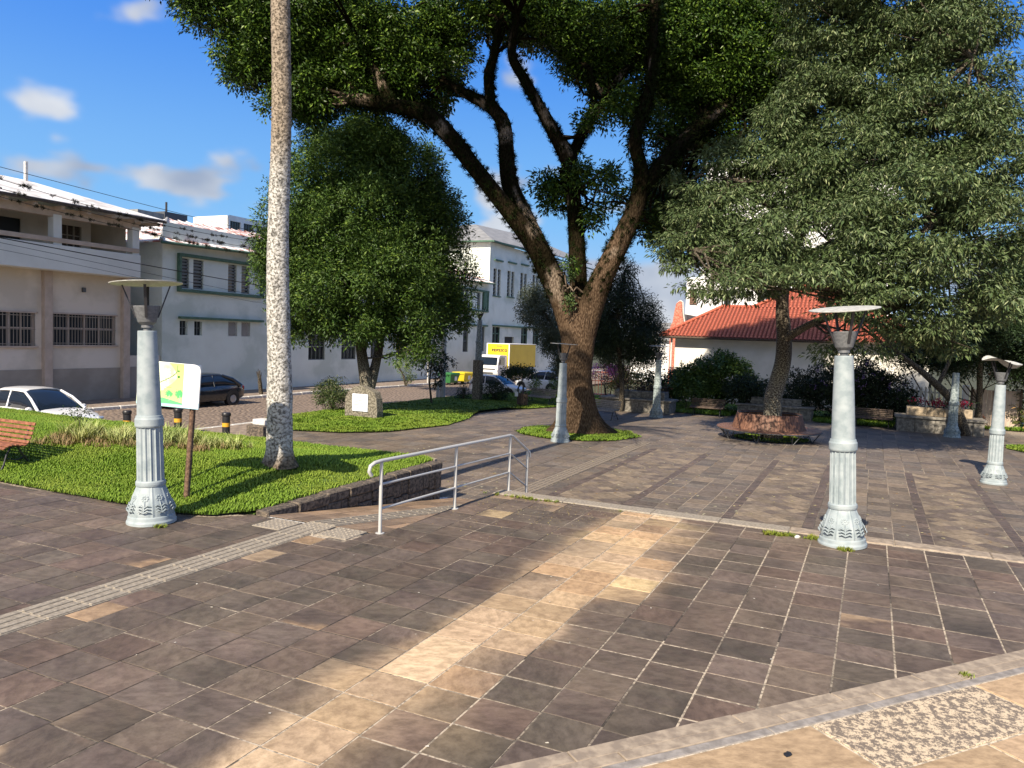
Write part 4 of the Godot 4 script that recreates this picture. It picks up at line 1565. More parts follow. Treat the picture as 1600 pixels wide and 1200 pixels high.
func build_back_houses() -> void:
	var h := at_uv("tiled_house", "cream single-storey house with a red clay tile roof behind the garden shrubs", "house", 50.0, -11.7, -0.9)
	var m := nb()
	bx(m, 50.0, 62.0, -11.7, 3.0, -0.9, 3.1)
	obj("wall", m, M.cream_wall, h)
	obj("soffit", bx(nb(), 49.35, 50.0, -12.2, 3.5, 2.98, 3.05), M.cream_wall, h)
	m = nb()
	m.tube([L(49.25, -12.4, 3.06), L(49.25, 3.6, 3.06)], [0.08, 0.08], 6)
	obj("gutter", m, M.wood_dark, h)
	obj("downpipe", bx(nb(), 49.6, 49.7, -11.9, -11.8, -0.9, 3.0), M.white_stone, h)
	obj("vent", bx(nb(), 49.97, 50.0, -8.0, -7.4, 1.15, 1.3), M.slate, h)
	# low front roof and the higher roof joining from the right
	m = nb()
	roof_quad(m, L(49.2, -12.5, 3.12), L(49.2, 3.6, 3.12), L(53.4, 0.0, 5.2), L(53.4, -9.4, 5.2), 0.06)
	roof_quad(m, L(62.0, -12.5, 3.12), L(49.2, -12.5, 3.12), L(53.4, -9.4, 5.2), L(58.0, -9.4, 5.2), 0.06)
	roof_quad(m, L(53.4, -7.4, 5.2), L(53.4, 1.0, 5.2), L(56.5, -1.0, 6.9), L(56.5, -4.4, 6.9), 0.06)
	var rf := obj("roof", m, M.clay_base, h)
	m = nb()
	clay_roof(m, L(49.2, -12.5, 3.14), L(49.2, 3.6, 3.14), L(53.4, 0.0, 5.22), L(53.4, -9.4, 5.22), 0.24, 13)
	clay_roof(m, L(62.0, -12.5, 3.14), L(49.2, -12.5, 3.14), L(53.4, -9.4, 5.22), L(58.0, -9.4, 5.22), 0.24, 13)
	clay_roof(m, L(53.4, -7.4, 5.22), L(53.4, 1.0, 5.22), L(56.5, -1.0, 6.92), L(56.5, -4.4, 6.92), 0.24, 9)
	obj("roof_tiles", m, M.clay, rf).set_meta("kind", "stuff")
	m = nb()
	m.tube([L(49.2, -12.5, 3.2), L(53.4, -9.4, 5.28), L(53.4, -7.4, 5.28), L(56.5, -4.4, 6.98), L(56.5, -1.0, 6.98)], [0.11, 0.11, 0.11, 0.11, 0.11], 7)
	obj("ridge_tiles", m, M.clay, rf)
	# white apartment building
	var a := at_uv("apartment_building", "tall white apartment building rising behind the red tiled roof", "building", 64.0, -12.0, -1.0)
	m = nb()
	bx(m, 62.0, 74.0, -13.8, -11.0, -1.0, 7.95)
	bx(m, 62.1, 76.0, -12.75, 1.0, -1.0, 17.0)
	obj("wall", m, M.apartment, a)
	for k in [[-13.5, -12.95, 5.8, 6.95]]:
		var win := obj("window", bx(nb(), 61.93, 61.99, k[0], k[1], k[2], k[3]), M.wood_dark, a)
		m = nb()
		for j in 8:
			bx(m, 61.90, 61.93, k[0] + 0.02, k[1] - 0.02, k[2] + 0.14 * j + 0.01, k[2] + 0.14 * j + 0.12)
		obj("shutter", m, M.post_wood, win)
	for f in 4:
		for k in 4:
			var v := -11.4 + 3.1 * k
			var y := 5.4 + 3.0 * f
			var win := obj("window", bx(nb(), 62.04, 62.09, v, v + 1.1, y, y + 1.3), M.glass, a)
			obj("frame", bx(nb(), 62.0, 62.04, v + 0.52, v + 0.58, y, y + 1.3), M.apartment, win)
	# old gable of curved outline, painted brick red
	var g := at_uv("curved_gable", "old curved gable with flaking red paint, beside the white apartment building", "building", 56.5, -13.0, -1.0)
	m = nb()
	var o := []
	for e in [[-13.55, -1.0], [-13.55, 3.9], [-13.4, 4.2], [-13.3, 5.0], [-13.2, 5.55], [-12.95, 5.75], [-12.8, 5.7], [-12.75, 4.9], [-12.6, 4.1], [-12.45, 3.5], [-12.45, -1.0]]:
		o.append(Vector2(e[0], e[1]))
	m.prism(o, Vector3.RIGHT, Vector3.UP, L(56.4, 0, 0), L(-0.25, 0, 0))
	obj("gable", m, M.brick_paint, g)
	obj("side_wall", bx(nb(), 56.6, 63.0, -12.9, -12.5, -1.0, 4.8), M.slate, g)
	m = nb()
	m.tube([L(56.38, -13.2, 5.55), L(56.38, -12.95, 5.78), L(56.38, -12.78, 5.68), L(56.38, -12.7, 4.9), L(56.38, -12.5, 3.9)], [0.06, 0.06, 0.06, 0.06, 0.06], 6)
	obj("coping", m, M.white_stone, g)
	var q := at_uv("far_grey_house", "pale grey house with a sheet roof far behind the dark conifer", "house", 70.0, -18.0, -1.0)
	obj("wall", bx(nb(), 70.0, 78.0, -20.5, -15.8, -1.0, 2.9), M.apartment, q)
	m = nb()
	roof_quad(m, L(69.6, -21.0, 2.95), L(69.6, -15.4, 2.95), L(74.0, -15.4, 4.6), L(74.0, -21.0, 4.6), 0.1)
	roof_quad(m, L(74.0, -21.0, 4.6), L(74.0, -15.4, 4.6), L(78.4, -15.4, 2.95), L(78.4, -21.0, 2.95), 0.1)
	obj("roof", m, M.grey_roof, q)


# ---------------------------------------------------------------- trees
const BIG_LIMBS = [
	[[2.48,-0.86,-28.00,1.17],[2.46,-0.35,-28.00,0.81],[2.38,0.36,-28.00,0.70],[2.32,1.29,-28.00,0.57],[2.33,2.22,-28.00,0.60],[2.32,3.03,-28.00,0.65],[2.30,3.61,-28.00,0.61]],
	[[2.22,2.68,-28.00,0.50],[1.70,4.05,-28.00,0.47],[1.19,5.07,-28.00,0.48],[0.69,5.95,-27.80,0.46],[-0.10,6.85,-27.50,0.37],[-0.92,7.80,-27.50,0.34],[-1.68,8.71,-27.70,0.32],[-2.49,9.71,-28.00,0.33],[-3.50,10.68,-28.60,0.32],[-4.86,11.13,-29.30,0.28],[-6.25,11.53,-30.00,0.25],[-7.82,11.72,-30.40,0.20],[-9.01,12.23,-30.60,0.14]],
	[[0.79,5.84,-27.80,0.37],[0.13,7.12,-28.20,0.36],[-0.38,8.37,-28.60,0.30],[-0.52,9.62,-28.90,0.28],[-0.68,10.62,-29.20,0.27],[-1.22,11.32,-29.50,0.24],[-1.97,11.74,-29.80,0.20],[-2.99,12.36,-30.20,0.14]],
	[[-1.14,11.25,-29.50,0.20],[-1.27,12.31,-29.30,0.20],[-1.10,13.10,-29.20,0.15],[-0.95,14.26,-29.20,0.11]],
	[[2.38,3.39,-28.30,0.38],[2.33,4.57,-28.60,0.32],[2.25,5.76,-28.80,0.31],[2.14,7.08,-29.00,0.27],[1.98,8.41,-29.20,0.28],[1.80,9.39,-29.20,0.31],[1.28,10.17,-29.00,0.25],[0.69,11.07,-28.80,0.22],[0.07,12.01,-28.60,0.19],[-0.43,12.87,-28.50,0.17],[-0.29,14.19,-28.40,0.15]],
	[[1.85,9.30,-29.20,0.24],[2.43,10.65,-29.60,0.22],[3.15,11.86,-30.00,0.20],[3.89,13.05,-30.40,0.18],[4.77,14.24,-30.80,0.14]],
	[[2.48,10.53,-29.60,0.16],[2.68,11.52,-29.30,0.14],[2.41,12.69,-29.00,0.11]],
	[[2.45,2.69,-28.00,0.52],[2.80,4.09,-27.90,0.49],[3.22,5.22,-27.60,0.43],[3.71,6.34,-27.40,0.41],[4.13,7.48,-27.20,0.37],[4.18,8.61,-27.00,0.30],[3.90,9.48,-26.80,0.26],[4.22,10.56,-27.40,0.25],[4.53,11.86,-28.00,0.22],[4.66,13.31,-28.60,0.19],[4.71,14.95,-29.00,0.17],[4.74,17.24,-29.50,0.13]],
	[[4.17,7.88,-27.20,0.31],[4.92,8.83,-27.60,0.29],[5.85,9.96,-28.80,0.27],[6.98,11.16,-30.00,0.24],[8.47,12.54,-31.20,0.19],[10.31,14.26,-32.40,0.15]],
	[[5.76,9.86,-28.60,0.19],[6.79,10.02,-29.50,0.15],[8.38,10.49,-30.50,0.11]],
	[[-4.86,11.13,-29.30,0.22],[-5.50,12.33,-29.80,0.18],[-6.22,13.64,-30.20,0.14],[-6.44,15.19,-30.50,0.11]]]
const RIGHT_LIMBS = [
	[[9.55,-0.84,-28.00,0.40],[9.54,0.14,-28.00,0.31],[9.53,0.85,-28.00,0.30],[9.70,1.55,-28.00,0.29],[9.82,2.26,-28.00,0.28],[9.79,3.18,-28.00,0.26],[9.67,4.10,-28.00,0.23],[9.74,5.26,-28.00,0.21],[10.17,6.65,-28.00,0.19],[10.65,8.26,-28.00,0.16],[10.88,10.07,-28.00,0.12],[10.98,12.31,-28.00,0.09]],
	[[9.83,2.95,-28.00,0.16],[10.27,3.52,-26.60,0.13],[10.87,3.87,-25.00,0.10],[11.32,3.97,-23.00,0.08]],
	[[9.65,4.34,-28.00,0.16],[8.26,5.11,-26.80,0.13],[6.76,5.36,-25.40,0.11],[5.52,5.64,-24.60,0.07]],
	[[9.82,5.49,-28.00,0.16],[10.68,6.24,-26.40,0.14],[11.50,6.44,-24.50,0.11],[12.25,6.58,-22.60,0.08]],
	[[10.17,6.65,-28.00,0.14],[8.64,7.56,-27.00,0.11],[7.13,8.28,-26.50,0.08]],
	[[10.65,8.26,-28.00,0.14],[11.83,9.64,-27.00,0.11],[13.20,10.90,-26.00,0.09],[14.22,12.03,-25.00,0.06]]]
const ROUND_LIMBS = [
	[[-5.80,-0.59,-31.00,0.33],[-5.82,0.06,-31.00,0.27],[-5.92,0.84,-31.00,0.24],[-6.06,1.61,-31.00,0.21],[-6.24,2.63,-31.00,0.18],[-6.52,3.89,-30.70,0.14],[-6.94,5.36,-30.40,0.10]],
	[[-5.82,-0.07,-31.00,0.21],[-5.67,0.84,-31.20,0.21],[-5.50,1.75,-31.30,0.18],[-5.31,3.19,-31.50,0.16],[-4.90,4.77,-31.60,0.12],[-4.39,6.61,-31.70,0.08]],
	[[-6.07,1.74,-31.00,0.15],[-5.85,3.41,-31.00,0.13],[-5.86,5.71,-31.00,0.10],[-5.92,8.23,-31.00,0.08]],
	[[-5.36,3.05,-31.50,0.10],[-4.35,3.76,-32.00,0.09],[-3.05,4.60,-32.00,0.07]],
	[[-6.35,2.88,-31.00,0.10],[-7.43,3.59,-30.50,0.09],[-8.63,4.53,-30.20,0.06]]]
const BIG_CROWN = [[-8.9,11.7,-30.4,1.5,1.0,1.3],[-8.2,11.3,-30.4,1.1,0.7,1.1],[-10.4,12.4,-30.4,1.1,0.9,1.2],[4.8,10.8,-30.0,0.9,1.0,1.0],[7.9,13.5,-32.0,2.1,2.1,2.0],[6.0,7.8,-30.5,1.0,1.5,1.2],[4.9,7.1,-29.5,0.6,0.7,0.8],[-12.1,14.9,-30.5,1.5,0.9,1.2],[-10.5,13.5,-30.5,1.5,1.4,1.5],[-9.4,14.2,-30.5,2.0,1.8,1.8],[-8.4,12.2,-30.5,1.5,1.4,1.4],[-6.9,14.2,-31.0,2.6,1.9,2.0],[-6.5,12.4,-31.0,2.1,1.2,1.6],[-4.6,13.7,-31.5,2.4,2.1,2.0],[-4.3,12.2,-31.7,1.8,1.2,1.5],[-3.4,15.2,-32.0,1.4,1.6,1.6],[-1.3,15.3,-31.0,1.3,0.9,1.6],[-0.8,16.3,-30.5,2.3,1.3,2.0],[0.7,15.0,-30.5,2.3,1.3,2.0],[2.8,14.7,-31.0,2.3,1.5,2.2],[3.6,13.3,-31.5,1.4,1.2,1.4],[2.2,13.6,-31.0,1.2,0.9,1.2],[4.9,14.8,-31.5,1.8,1.8,1.8],[7.0,15.2,-32.5,2.7,2.4,2.3],[7.0,13.1,-32.5,2.2,1.6,1.7],[9.7,15.2,-33.0,2.7,2.5,2.3],[9.4,12.7,-32.5,2.2,1.6,1.7],[7.5,11.3,-32.0,1.9,1.1,1.4],[6.7,10.1,-33.0,1.2,1.6,1.2],[6.2,8.5,-33.1,1.0,1.4,1.1],[11.3,13.3,-33.5,1.7,1.9,1.6],[3.9,11.2,-28.5,0.8,0.7,1.0],[2.7,10.7,-29.0,0.8,0.5,0.8],[1.3,8.4,-29.5,0.8,0.7,1.0],[2.6,8.8,-28.5,1.0,0.6,0.9],[3.1,8.1,-28.6,0.9,0.8,1.0],[1.5,7.6,-29.4,0.5,0.5,0.6],[2.7,7.2,-28.7,0.5,0.5,0.6],[1.9,4.7,-27.2,0.2,0.9,0.3],[-12.9,16.2,-30.5,2.8,1.0,2.0]]
const RIGHT_CROWN = [[5.8,4.4,-21.5,1.0,0.4,1.2],[6.9,4.7,-21.5,1.0,0.3,1.2],[8.1,4.6,-21.5,0.9,0.4,1.2],[9.8,3.9,-21.8,0.9,0.4,1.2],[14.0,4.3,-23.0,1.1,0.8,1.5],[6.5,5.2,-24.5,1.9,1.1,2.0],[5.6,6.2,-25.5,1.2,1.0,1.3],[6.1,7.9,-27.2,1.2,1.1,1.4],[7.4,7.0,-26.5,1.8,1.3,1.8],[8.2,5.6,-23.5,1.6,1.4,2.0],[7.8,8.9,-27.3,1.6,1.2,1.6],[9.1,8.0,-26.0,1.7,1.5,2.0],[9.6,10.2,-27.0,1.6,1.6,1.8],[10.8,8.6,-25.5,2.0,1.7,2.2],[10.8,11.3,-27.0,1.8,1.6,2.0],[11.4,13.5,-27.5,2.3,1.8,2.2],[12.6,10.1,-25.5,2.1,1.7,2.2],[13.1,12.5,-26.5,2.2,1.8,2.2],[13.3,14.4,-27.0,2.0,1.3,2.0],[14.0,8.8,-25.0,1.9,1.7,2.2],[15.0,11.0,-25.5,1.5,1.3,1.8],[15.2,13.4,-26.5,1.3,1.0,1.4],[15.7,8.7,-25.0,1.2,1.5,1.8],[11.5,7.4,-23.0,1.7,1.3,2.0],[9.8,6.3,-22.8,1.8,1.1,2.0],[11.1,5.4,-22.0,2.0,0.8,1.8],[13.1,6.4,-22.4,1.5,1.1,1.8],[14.8,6.0,-23.0,1.0,1.0,1.4],[10.4,4.3,-22.4,1.9,0.8,1.5],[12.1,3.6,-22.6,1.1,0.8,1.2],[9.6,4.8,-23.2,1.3,0.7,1.5],[11.6,3.0,-23.4,1.2,0.6,1.0],[10.1,2.7,-24.5,1.0,0.4,0.8],[13.2,2.9,-23.5,0.8,0.5,0.9],[7.5,4.6,-24.4,1.0,0.4,1.2],[6.4,4.5,-24.8,1.0,0.4,1.0],[11.5,15.1,-27.0,3.4,0.9,2.5],[14.8,15.1,-27.0,1.3,0.9,1.5]]
const ROUND_CROWN = [[-6.0,10.1,-31.0,1.9,1.0,2.0],[-7.3,8.8,-30.5,1.8,1.4,2.2],[-4.9,9.1,-31.5,2.0,1.6,2.2],[-8.2,6.9,-30.3,1.8,1.6,2.2],[-5.9,7.0,-29.8,2.2,1.7,2.5],[-3.8,7.2,-31.8,1.7,2.0,2.2],[-8.9,4.8,-30.2,1.3,1.6,1.8],[-6.8,4.6,-29.8,2.0,1.5,2.2],[-4.7,4.9,-30.0,2.1,1.6,2.4],[-2.9,5.1,-32.0,1.3,1.6,1.8],[-8.2,2.9,-30.5,1.5,0.9,1.5],[-6.0,3.1,-29.6,1.5,1.0,1.4],[-3.9,3.2,-30.5,1.6,1.1,1.8],[-2.6,3.6,-32.0,1.0,1.0,1.3],[-4.0,2.1,-30.0,1.2,0.6,1.2],[-9.5,6.0,-30.6,0.9,1.3,1.3],[-7.9,10.3,-31.0,0.8,0.6,1.0],[-6.1,10.8,-31.0,0.8,0.5,1.0]]
const olive = [[1.1,4.5,-45.0,1.0,1.5,1.6],[1.6,2.6,-45.0,1.2,1.7,1.8],[2.2,1.5,-45.0,1.1,1.1,1.4]]
const dark = [[5.2,5.5,-37.0,0.8,0.9,1.2],[4.9,4.0,-37.0,1.8,1.5,1.9],[5.8,2.5,-37.0,1.5,1.5,1.9],[4.3,1.8,-37.0,1.4,1.2,1.5],[6.1,1.0,-37.0,1.2,0.9,1.4],[4.7,3.1,-37.0,1.2,1.8,1.5]]
const fr = [[20.8,5.5,-33.0,1.6,1.4,2.0],[20.1,3.6,-33.0,1.6,1.1,1.8],[21.5,3.6,-33.0,1.4,1.6,1.8],[19.7,2.2,-34.0,1.4,0.8,1.3],[21.7,2.2,-34.0,1.7,0.8,1.5],[18.5,2.4,-35.0,1.5,1.0,1.4]]
const leafy = [[10.6,1.3,-39.5,1.6,1.1,1.5],[9.5,0.6,-39.5,1.3,1.1,1.2],[11.8,0.7,-39.5,1.3,1.1,1.2]]
# the part of the great crown that spreads out over the square, above the picture
const BIG_OVERHANG = [[-8.5,15.6,-21.5,2.4,1.3,2.4],[-5.0,16.0,-20.5,2.6,1.4,2.6],[-1.4,16.2,-20.0,2.6,1.4,2.6],[1.8,16.2,-19.8,2.4,1.4,2.6],[-3.2,17.0,-23.6,3.0,1.3,2.4],[1.9,17.2,-23.4,2.6,1.4,2.4]]

func leaf_cluster(n: int, rad: Vector3, len_: float, wid: float, droop: float, cols: Array, seed_: int, fold := 0.25) -> ArrayMesh:
	var r := RandomNumberGenerator.new()
	r.seed = seed_
	var m := MB.new()
	for i in n:
		var d := Vector3(r.randfn(), r.randfn(), r.randfn()).normalized() * pow(r.randf(), 0.45)
		var o := Vector3(d.x * rad.x, d.y * rad.y, d.z * rad.z)
		var out := (Vector3(d.x, d.y * 0.5, d.z).normalized() + Vector3(r.randfn(), r.randfn(), r.randfn()) * 0.45 + Vector3.DOWN * droop).normalized()
		var side := out.cross(Vector3.UP + Vector3(r.randfn(), r.randfn() * 0.4, r.randfn()) * 0.45).normalized()
		var nn := side.cross(out).normalized()
		var l := len_ * r.randf_range(0.65, 1.2)
		var w := wid * r.randf_range(0.75, 1.15) * 0.5
		m.col = cols[0].lerp(cols[1], r.randf())
		if r.randf() < 0.12:
			m.col = cols[2]
		var b := o
		var t := o + out * l - Vector3.UP * droop * l * 0.25
		var p := o + out * l * 0.45 + nn * w * fold
		var a := p + side * w
		var c := p - side * w
		var n1 := (nn - side * 0.35).normalized()
		var n2 := (nn + side * 0.35).normalized()
		m.tri_n(b, n1, a, n1, t, n1)
		m.tri_n(b, n2, t, n2, c, n2)
	return m.mesh()


func crown(parent: Node3D, blobs: Array, mesh: Mesh, material: Material, dens: float, size: Vector2, shell := 0.55, gap := -0.12, tilt := 0.4, called := "crown", tint := [Color(1, 1, 1), Color(0.72, 0.8, 0.7)], freq := Vector3(42, 42, 42)) -> void:
	var xf := []
	var cols := []
	var at := parent.position
	for b in blobs:
		var c := Vector3(b[0], b[1], b[2])
		var vol: float = 4.19 * b[3] * b[4] * b[5]
		var n := int(dens * vol)
		for i in n:
			var d := Vector3(rng.randfn(), rng.randfn(), rng.randfn()).normalized()
			var f := pow(rng.randf(), shell)
			var q := d * f * (1.0 + 0.28 * noise.get_noise_3dv((c + d * 2.0) * 34.0))
			var p := c + Vector3(q.x * b[3], q.y * b[4], q.z * b[5])
			var clump := noise.get_noise_3dv(p * freq)
			if clump < gap - rng.randf() * 0.15:
				continue
			var s := rng.randf_range(size.x, size.y)
			var bs := Basis.from_euler(Vector3(rng.randfn() * tilt, rng.randf() * TAU, rng.randfn() * tilt)).scaled(Vector3(s, s, s))
			xf.append(Transform3D(bs, p - at))
			cols.append(tint[0].lerp(tint[1], rng.randf()))
	copies(called, mesh, material, xf, cols, parent)


func limb_mesh(limbs: Array, k: int, at: Vector3, colour: Callable, wob := 0.35, flare := 0.0) -> MB:
	var m := MB.new()
	m.x = Transform3D(Basis(), -at)
	for li in limbs.size():
		var src: Array = limbs[li]
		# smooth the given joints with a Catmull-Rom pass
		var pts := []
		var rad := []
		for i in src.size() - 1:
			var p0 = src[maxi(0, i - 1)]
			var p1 = src[i]
			var p2 = src[i + 1]
			var p3 = src[mini(src.size() - 1, i + 2)]
			for s in 4:
				var t := s / 4.0
				var q := []
				for e in 4:
					q.append(0.5 * ((2.0 * p1[e]) + (-p0[e] + p2[e]) * t + (2.0 * p0[e] - 5.0 * p1[e] + 4.0 * p2[e] - p3[e]) * t * t + (-p0[e] + 3.0 * p1[e] - 3.0 * p2[e] + p3[e]) * t * t * t))
				pts.append(Vector3(q[0], q[1], q[2]))
				rad.append(maxf(0.02, q[3]))
		var last = src[src.size() - 1]
		pts.append(Vector3(last[0], last[1], last[2]))
		rad.append(last[3])
		var from := m.v.size()
		m.tube(pts, rad, k if rad[0] > 0.15 else maxi(6, k / 2), true, wob, noise)
		for i in range(from, m.v.size()):
			m.c[i] = colour.call(m.v[i] + at)
			if flare > 0.0 and li == 0:
				# buttress roots spread the foot of the trunk
				var y: float = m.v[i].y
				if y < 1.2:
					var a := atan2(m.v[i].z, m.v[i].x)
					var f := pow(clampf(1.0 - y / 1.2, 0.0, 1.0), 2.0) * flare * (0.5 + 0.5 * sin(a * 5.0 + 0.6) + 0.25 * sin(a * 3.0))
					m.v[i] = m.v[i] * Vector3(1.0 + f, 1, 1.0 + f)
	return m


func twigs(m: MB, limbs: Array, blobs: Array, r0: float, per: int, at: Vector3, colour: Callable) -> void:
	# thin branches from the nearest limb joints out into each leaf mass
	m.x = Transform3D(Basis(), -at)
	var joints := []
	for l in limbs:
		for i in range(1, l.size()):
			joints.append(Vector3(l[i][0], l[i][1], l[i][2]))
	for b in blobs:
		var c := Vector3(b[0], b[1], b[2])
		joints.sort_custom(func(p, q): return p.distance_squared_to(c) < q.distance_squared_to(c))
		var from := m.v.size()
		for k in per:
			var s: Vector3 = joints[mini(k / 2, joints.size() - 1)]
			var d := Vector3(rng.randfn(), rng.randfn(), rng.randfn()).normalized() * 0.75
			var e := c + Vector3(d.x * b[3], d.y * b[4], d.z * b[5])
			var mid := s.lerp(c, 0.55) + Vector3(rng.randfn(), rng.randfn(), rng.randfn()) * 0.2
			m.tube([s, s.lerp(mid, 0.5) + Vector3(rng.randfn(), rng.randfn(), rng.randfn()) * 0.12, mid, mid.lerp(e, 0.6), e], [r0, r0 * 0.8, r0 * 0.6, r0 * 0.4, r0 * 0.15], 5, false)
		for i in range(from, m.v.size()):
			m.c[i] = colour.call(m.v[i] + at)


func build_trees() -> void:
	# the great tree
	var at := Vector3(2.46, LOW - 0.05, -28.0)
	var big := thing("great_tree", "huge spreading tree with a thick forked trunk and dark mossy limbs", "tree", at)
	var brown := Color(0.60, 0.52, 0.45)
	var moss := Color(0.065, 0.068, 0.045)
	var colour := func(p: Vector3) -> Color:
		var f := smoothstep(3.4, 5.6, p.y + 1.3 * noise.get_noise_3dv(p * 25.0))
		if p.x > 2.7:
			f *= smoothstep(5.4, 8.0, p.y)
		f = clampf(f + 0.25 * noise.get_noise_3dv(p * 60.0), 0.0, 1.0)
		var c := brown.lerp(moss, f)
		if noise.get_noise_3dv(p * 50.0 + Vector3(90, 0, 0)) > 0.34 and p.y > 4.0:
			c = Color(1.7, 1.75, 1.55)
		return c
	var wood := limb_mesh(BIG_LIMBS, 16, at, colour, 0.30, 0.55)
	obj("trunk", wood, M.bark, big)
	var tw := MB.new()
	twigs(tw, BIG_LIMBS, BIG_CROWN, 0.07, 6, at, colour)
	obj("branches", tw, M.bark, big)
	var dk := [Color(0.018, 0.042, 0.007), Color(0.055, 0.102, 0.015), Color(0.16, 0.24, 0.035)]
	var cl := leaf_cluster(20, Vector3(0.36, 0.22, 0.36), 0.185, 0.075, 0.35, dk, 31)
	crown(big, BIG_CROWN, cl, M.leaf, 54.0, Vector2(0.75, 1.25), 0.5, -0.10)
	crown(big, BIG_OVERHANG, cl, M.leaf, 30.0, Vector2(0.8, 1.3), 0.5, -0.10)
	var over := MB.new()
	twigs(over, BIG_LIMBS, BIG_OVERHANG, 0.06, 2, at, colour)
	obj("branches", over, M.bark, big)
	# ferns and hanging moss that fringe the limbs
	var fuzz := blade_mesh(10, 0.15, 0.022, 0.06, 1.2, 9, Color(0.010, 0.014, 0.006), Color(0.028, 0.040, 0.012))
	var xf := []
	var cols := []
	for l in BIG_LIMBS:
		for i in range(1, l.size()):
			var a := Vector3(l[i - 1][0], l[i - 1][1], l[i - 1][2])
			var b := Vector3(l[i][0], l[i][1], l[i][2])
			if b.y < 4.6:
				continue
			var n := int((b - a).length() * 70.0)
			for k in n:
				var f := rng.randf()
				var rr: float = lerpf(l[i - 1][3], l[i][3], f)
				var dirn := (b - a).normalized()
				var s := dirn.cross(Vector3(rng.randfn(), rng.randfn(), rng.randfn())).normalized()
				var up := (s + Vector3(rng.randfn(), rng.randfn() - 0.5, rng.randfn()) * 0.4).normalized()
				var sx := up.cross(dirn).normalized()
				var sc := rng.randf_range(0.5, 1.25)
				xf.append(Transform3D(Basis(sx, up, sx.cross(up)).scaled(Vector3.ONE * sc), a.lerp(b, f) + s * rr * 0.9 - at))
				cols.append(Color(1, 1, 1).lerp(Color(0.6, 0.5, 0.45), rng.randf()))
	copies("moss", fuzz, M.moss, xf, cols, big)

	# the round tree by the memorial
	at = Vector3(-5.8, LOW, -31.0)
	var rnd := thing("round_tree", "dense rounded tree with fine leaves and lichened trunk behind the memorial stone", "tree", at)
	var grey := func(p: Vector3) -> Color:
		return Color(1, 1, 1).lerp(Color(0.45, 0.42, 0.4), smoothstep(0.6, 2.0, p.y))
	var bark2: StandardMaterial3D = M.bark_grey.duplicate()
	bark2.vertex_color_use_as_albedo = true
	M.bark2 = bark2
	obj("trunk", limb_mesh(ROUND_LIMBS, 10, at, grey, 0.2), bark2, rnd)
	tw = MB.new()
	twigs(tw, ROUND_LIMBS, ROUND_CROWN, 0.045, 5, at, grey)
	obj("branches", tw, bark2, rnd)
	cl = leaf_cluster(24, Vector3(0.30, 0.24, 0.30), 0.15, 0.052, 0.2, [Color(0.030, 0.066, 0.010), Color(0.078, 0.138, 0.020), Color(0.15, 0.22, 0.03)], 32)
	crown(rnd, ROUND_CROWN, cl, M.leaf_matte, 70.0, Vector2(0.7, 1.2), 0.40, -0.03, 0.4, "crown", [Color(1, 1, 1), Color(0.7, 0.8, 0.7)], Vector3(48, 40, 48))
	# feathery shoots that break its outline
	var shoot := []
	for b in ROUND_CROWN:
		shoot.append([b[0], b[1] + 0.25, b[2], b[3] * 1.1, b[4] * 1.12, b[5] * 1.1])
	crown(rnd, shoot, leaf_cluster(14, Vector3(0.14, 0.30, 0.14), 0.14, 0.04, -0.2, [Color(0.035, 0.075, 0.012), Color(0.085, 0.145, 0.022), Color(0.15, 0.21, 0.03)], 33), M.leaf_matte, 6.0, Vector2(0.7, 1.3), 0.12, 0.02)

	# the tree that grows through the round bench
	at = Vector3(9.54, LOW - 0.05, -28.0)
	var rt := thing("drooping_tree", "broad tree with layers of drooping grey-green leaves growing through the round bench", "tree", at)
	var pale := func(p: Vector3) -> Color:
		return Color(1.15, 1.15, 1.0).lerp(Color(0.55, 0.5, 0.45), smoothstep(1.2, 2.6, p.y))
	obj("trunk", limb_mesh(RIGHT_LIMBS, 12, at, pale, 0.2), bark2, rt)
	tw = MB.new()
	twigs(tw, RIGHT_LIMBS, RIGHT_CROWN, 0.05, 6, at, pale)
	obj("branches", tw, bark2, rt)
	var gg := [Color(0.055, 0.088, 0.032), Color(0.140, 0.182, 0.072), Color(0.25, 0.28, 0.14)]
	cl = leaf_cluster(24, Vector3(0.42, 0.11, 0.42), 0.165, 0.055, 0.6, gg, 34)
	crown(rt, RIGHT_CROWN, cl, M.leaf_matte, 46.0, Vector2(0.7, 1.25), 0.45, 0.05, 0.2, "crown", [Color(1, 1, 1), Color(0.75, 0.82, 0.7)], Vector3(36, 105, 36))

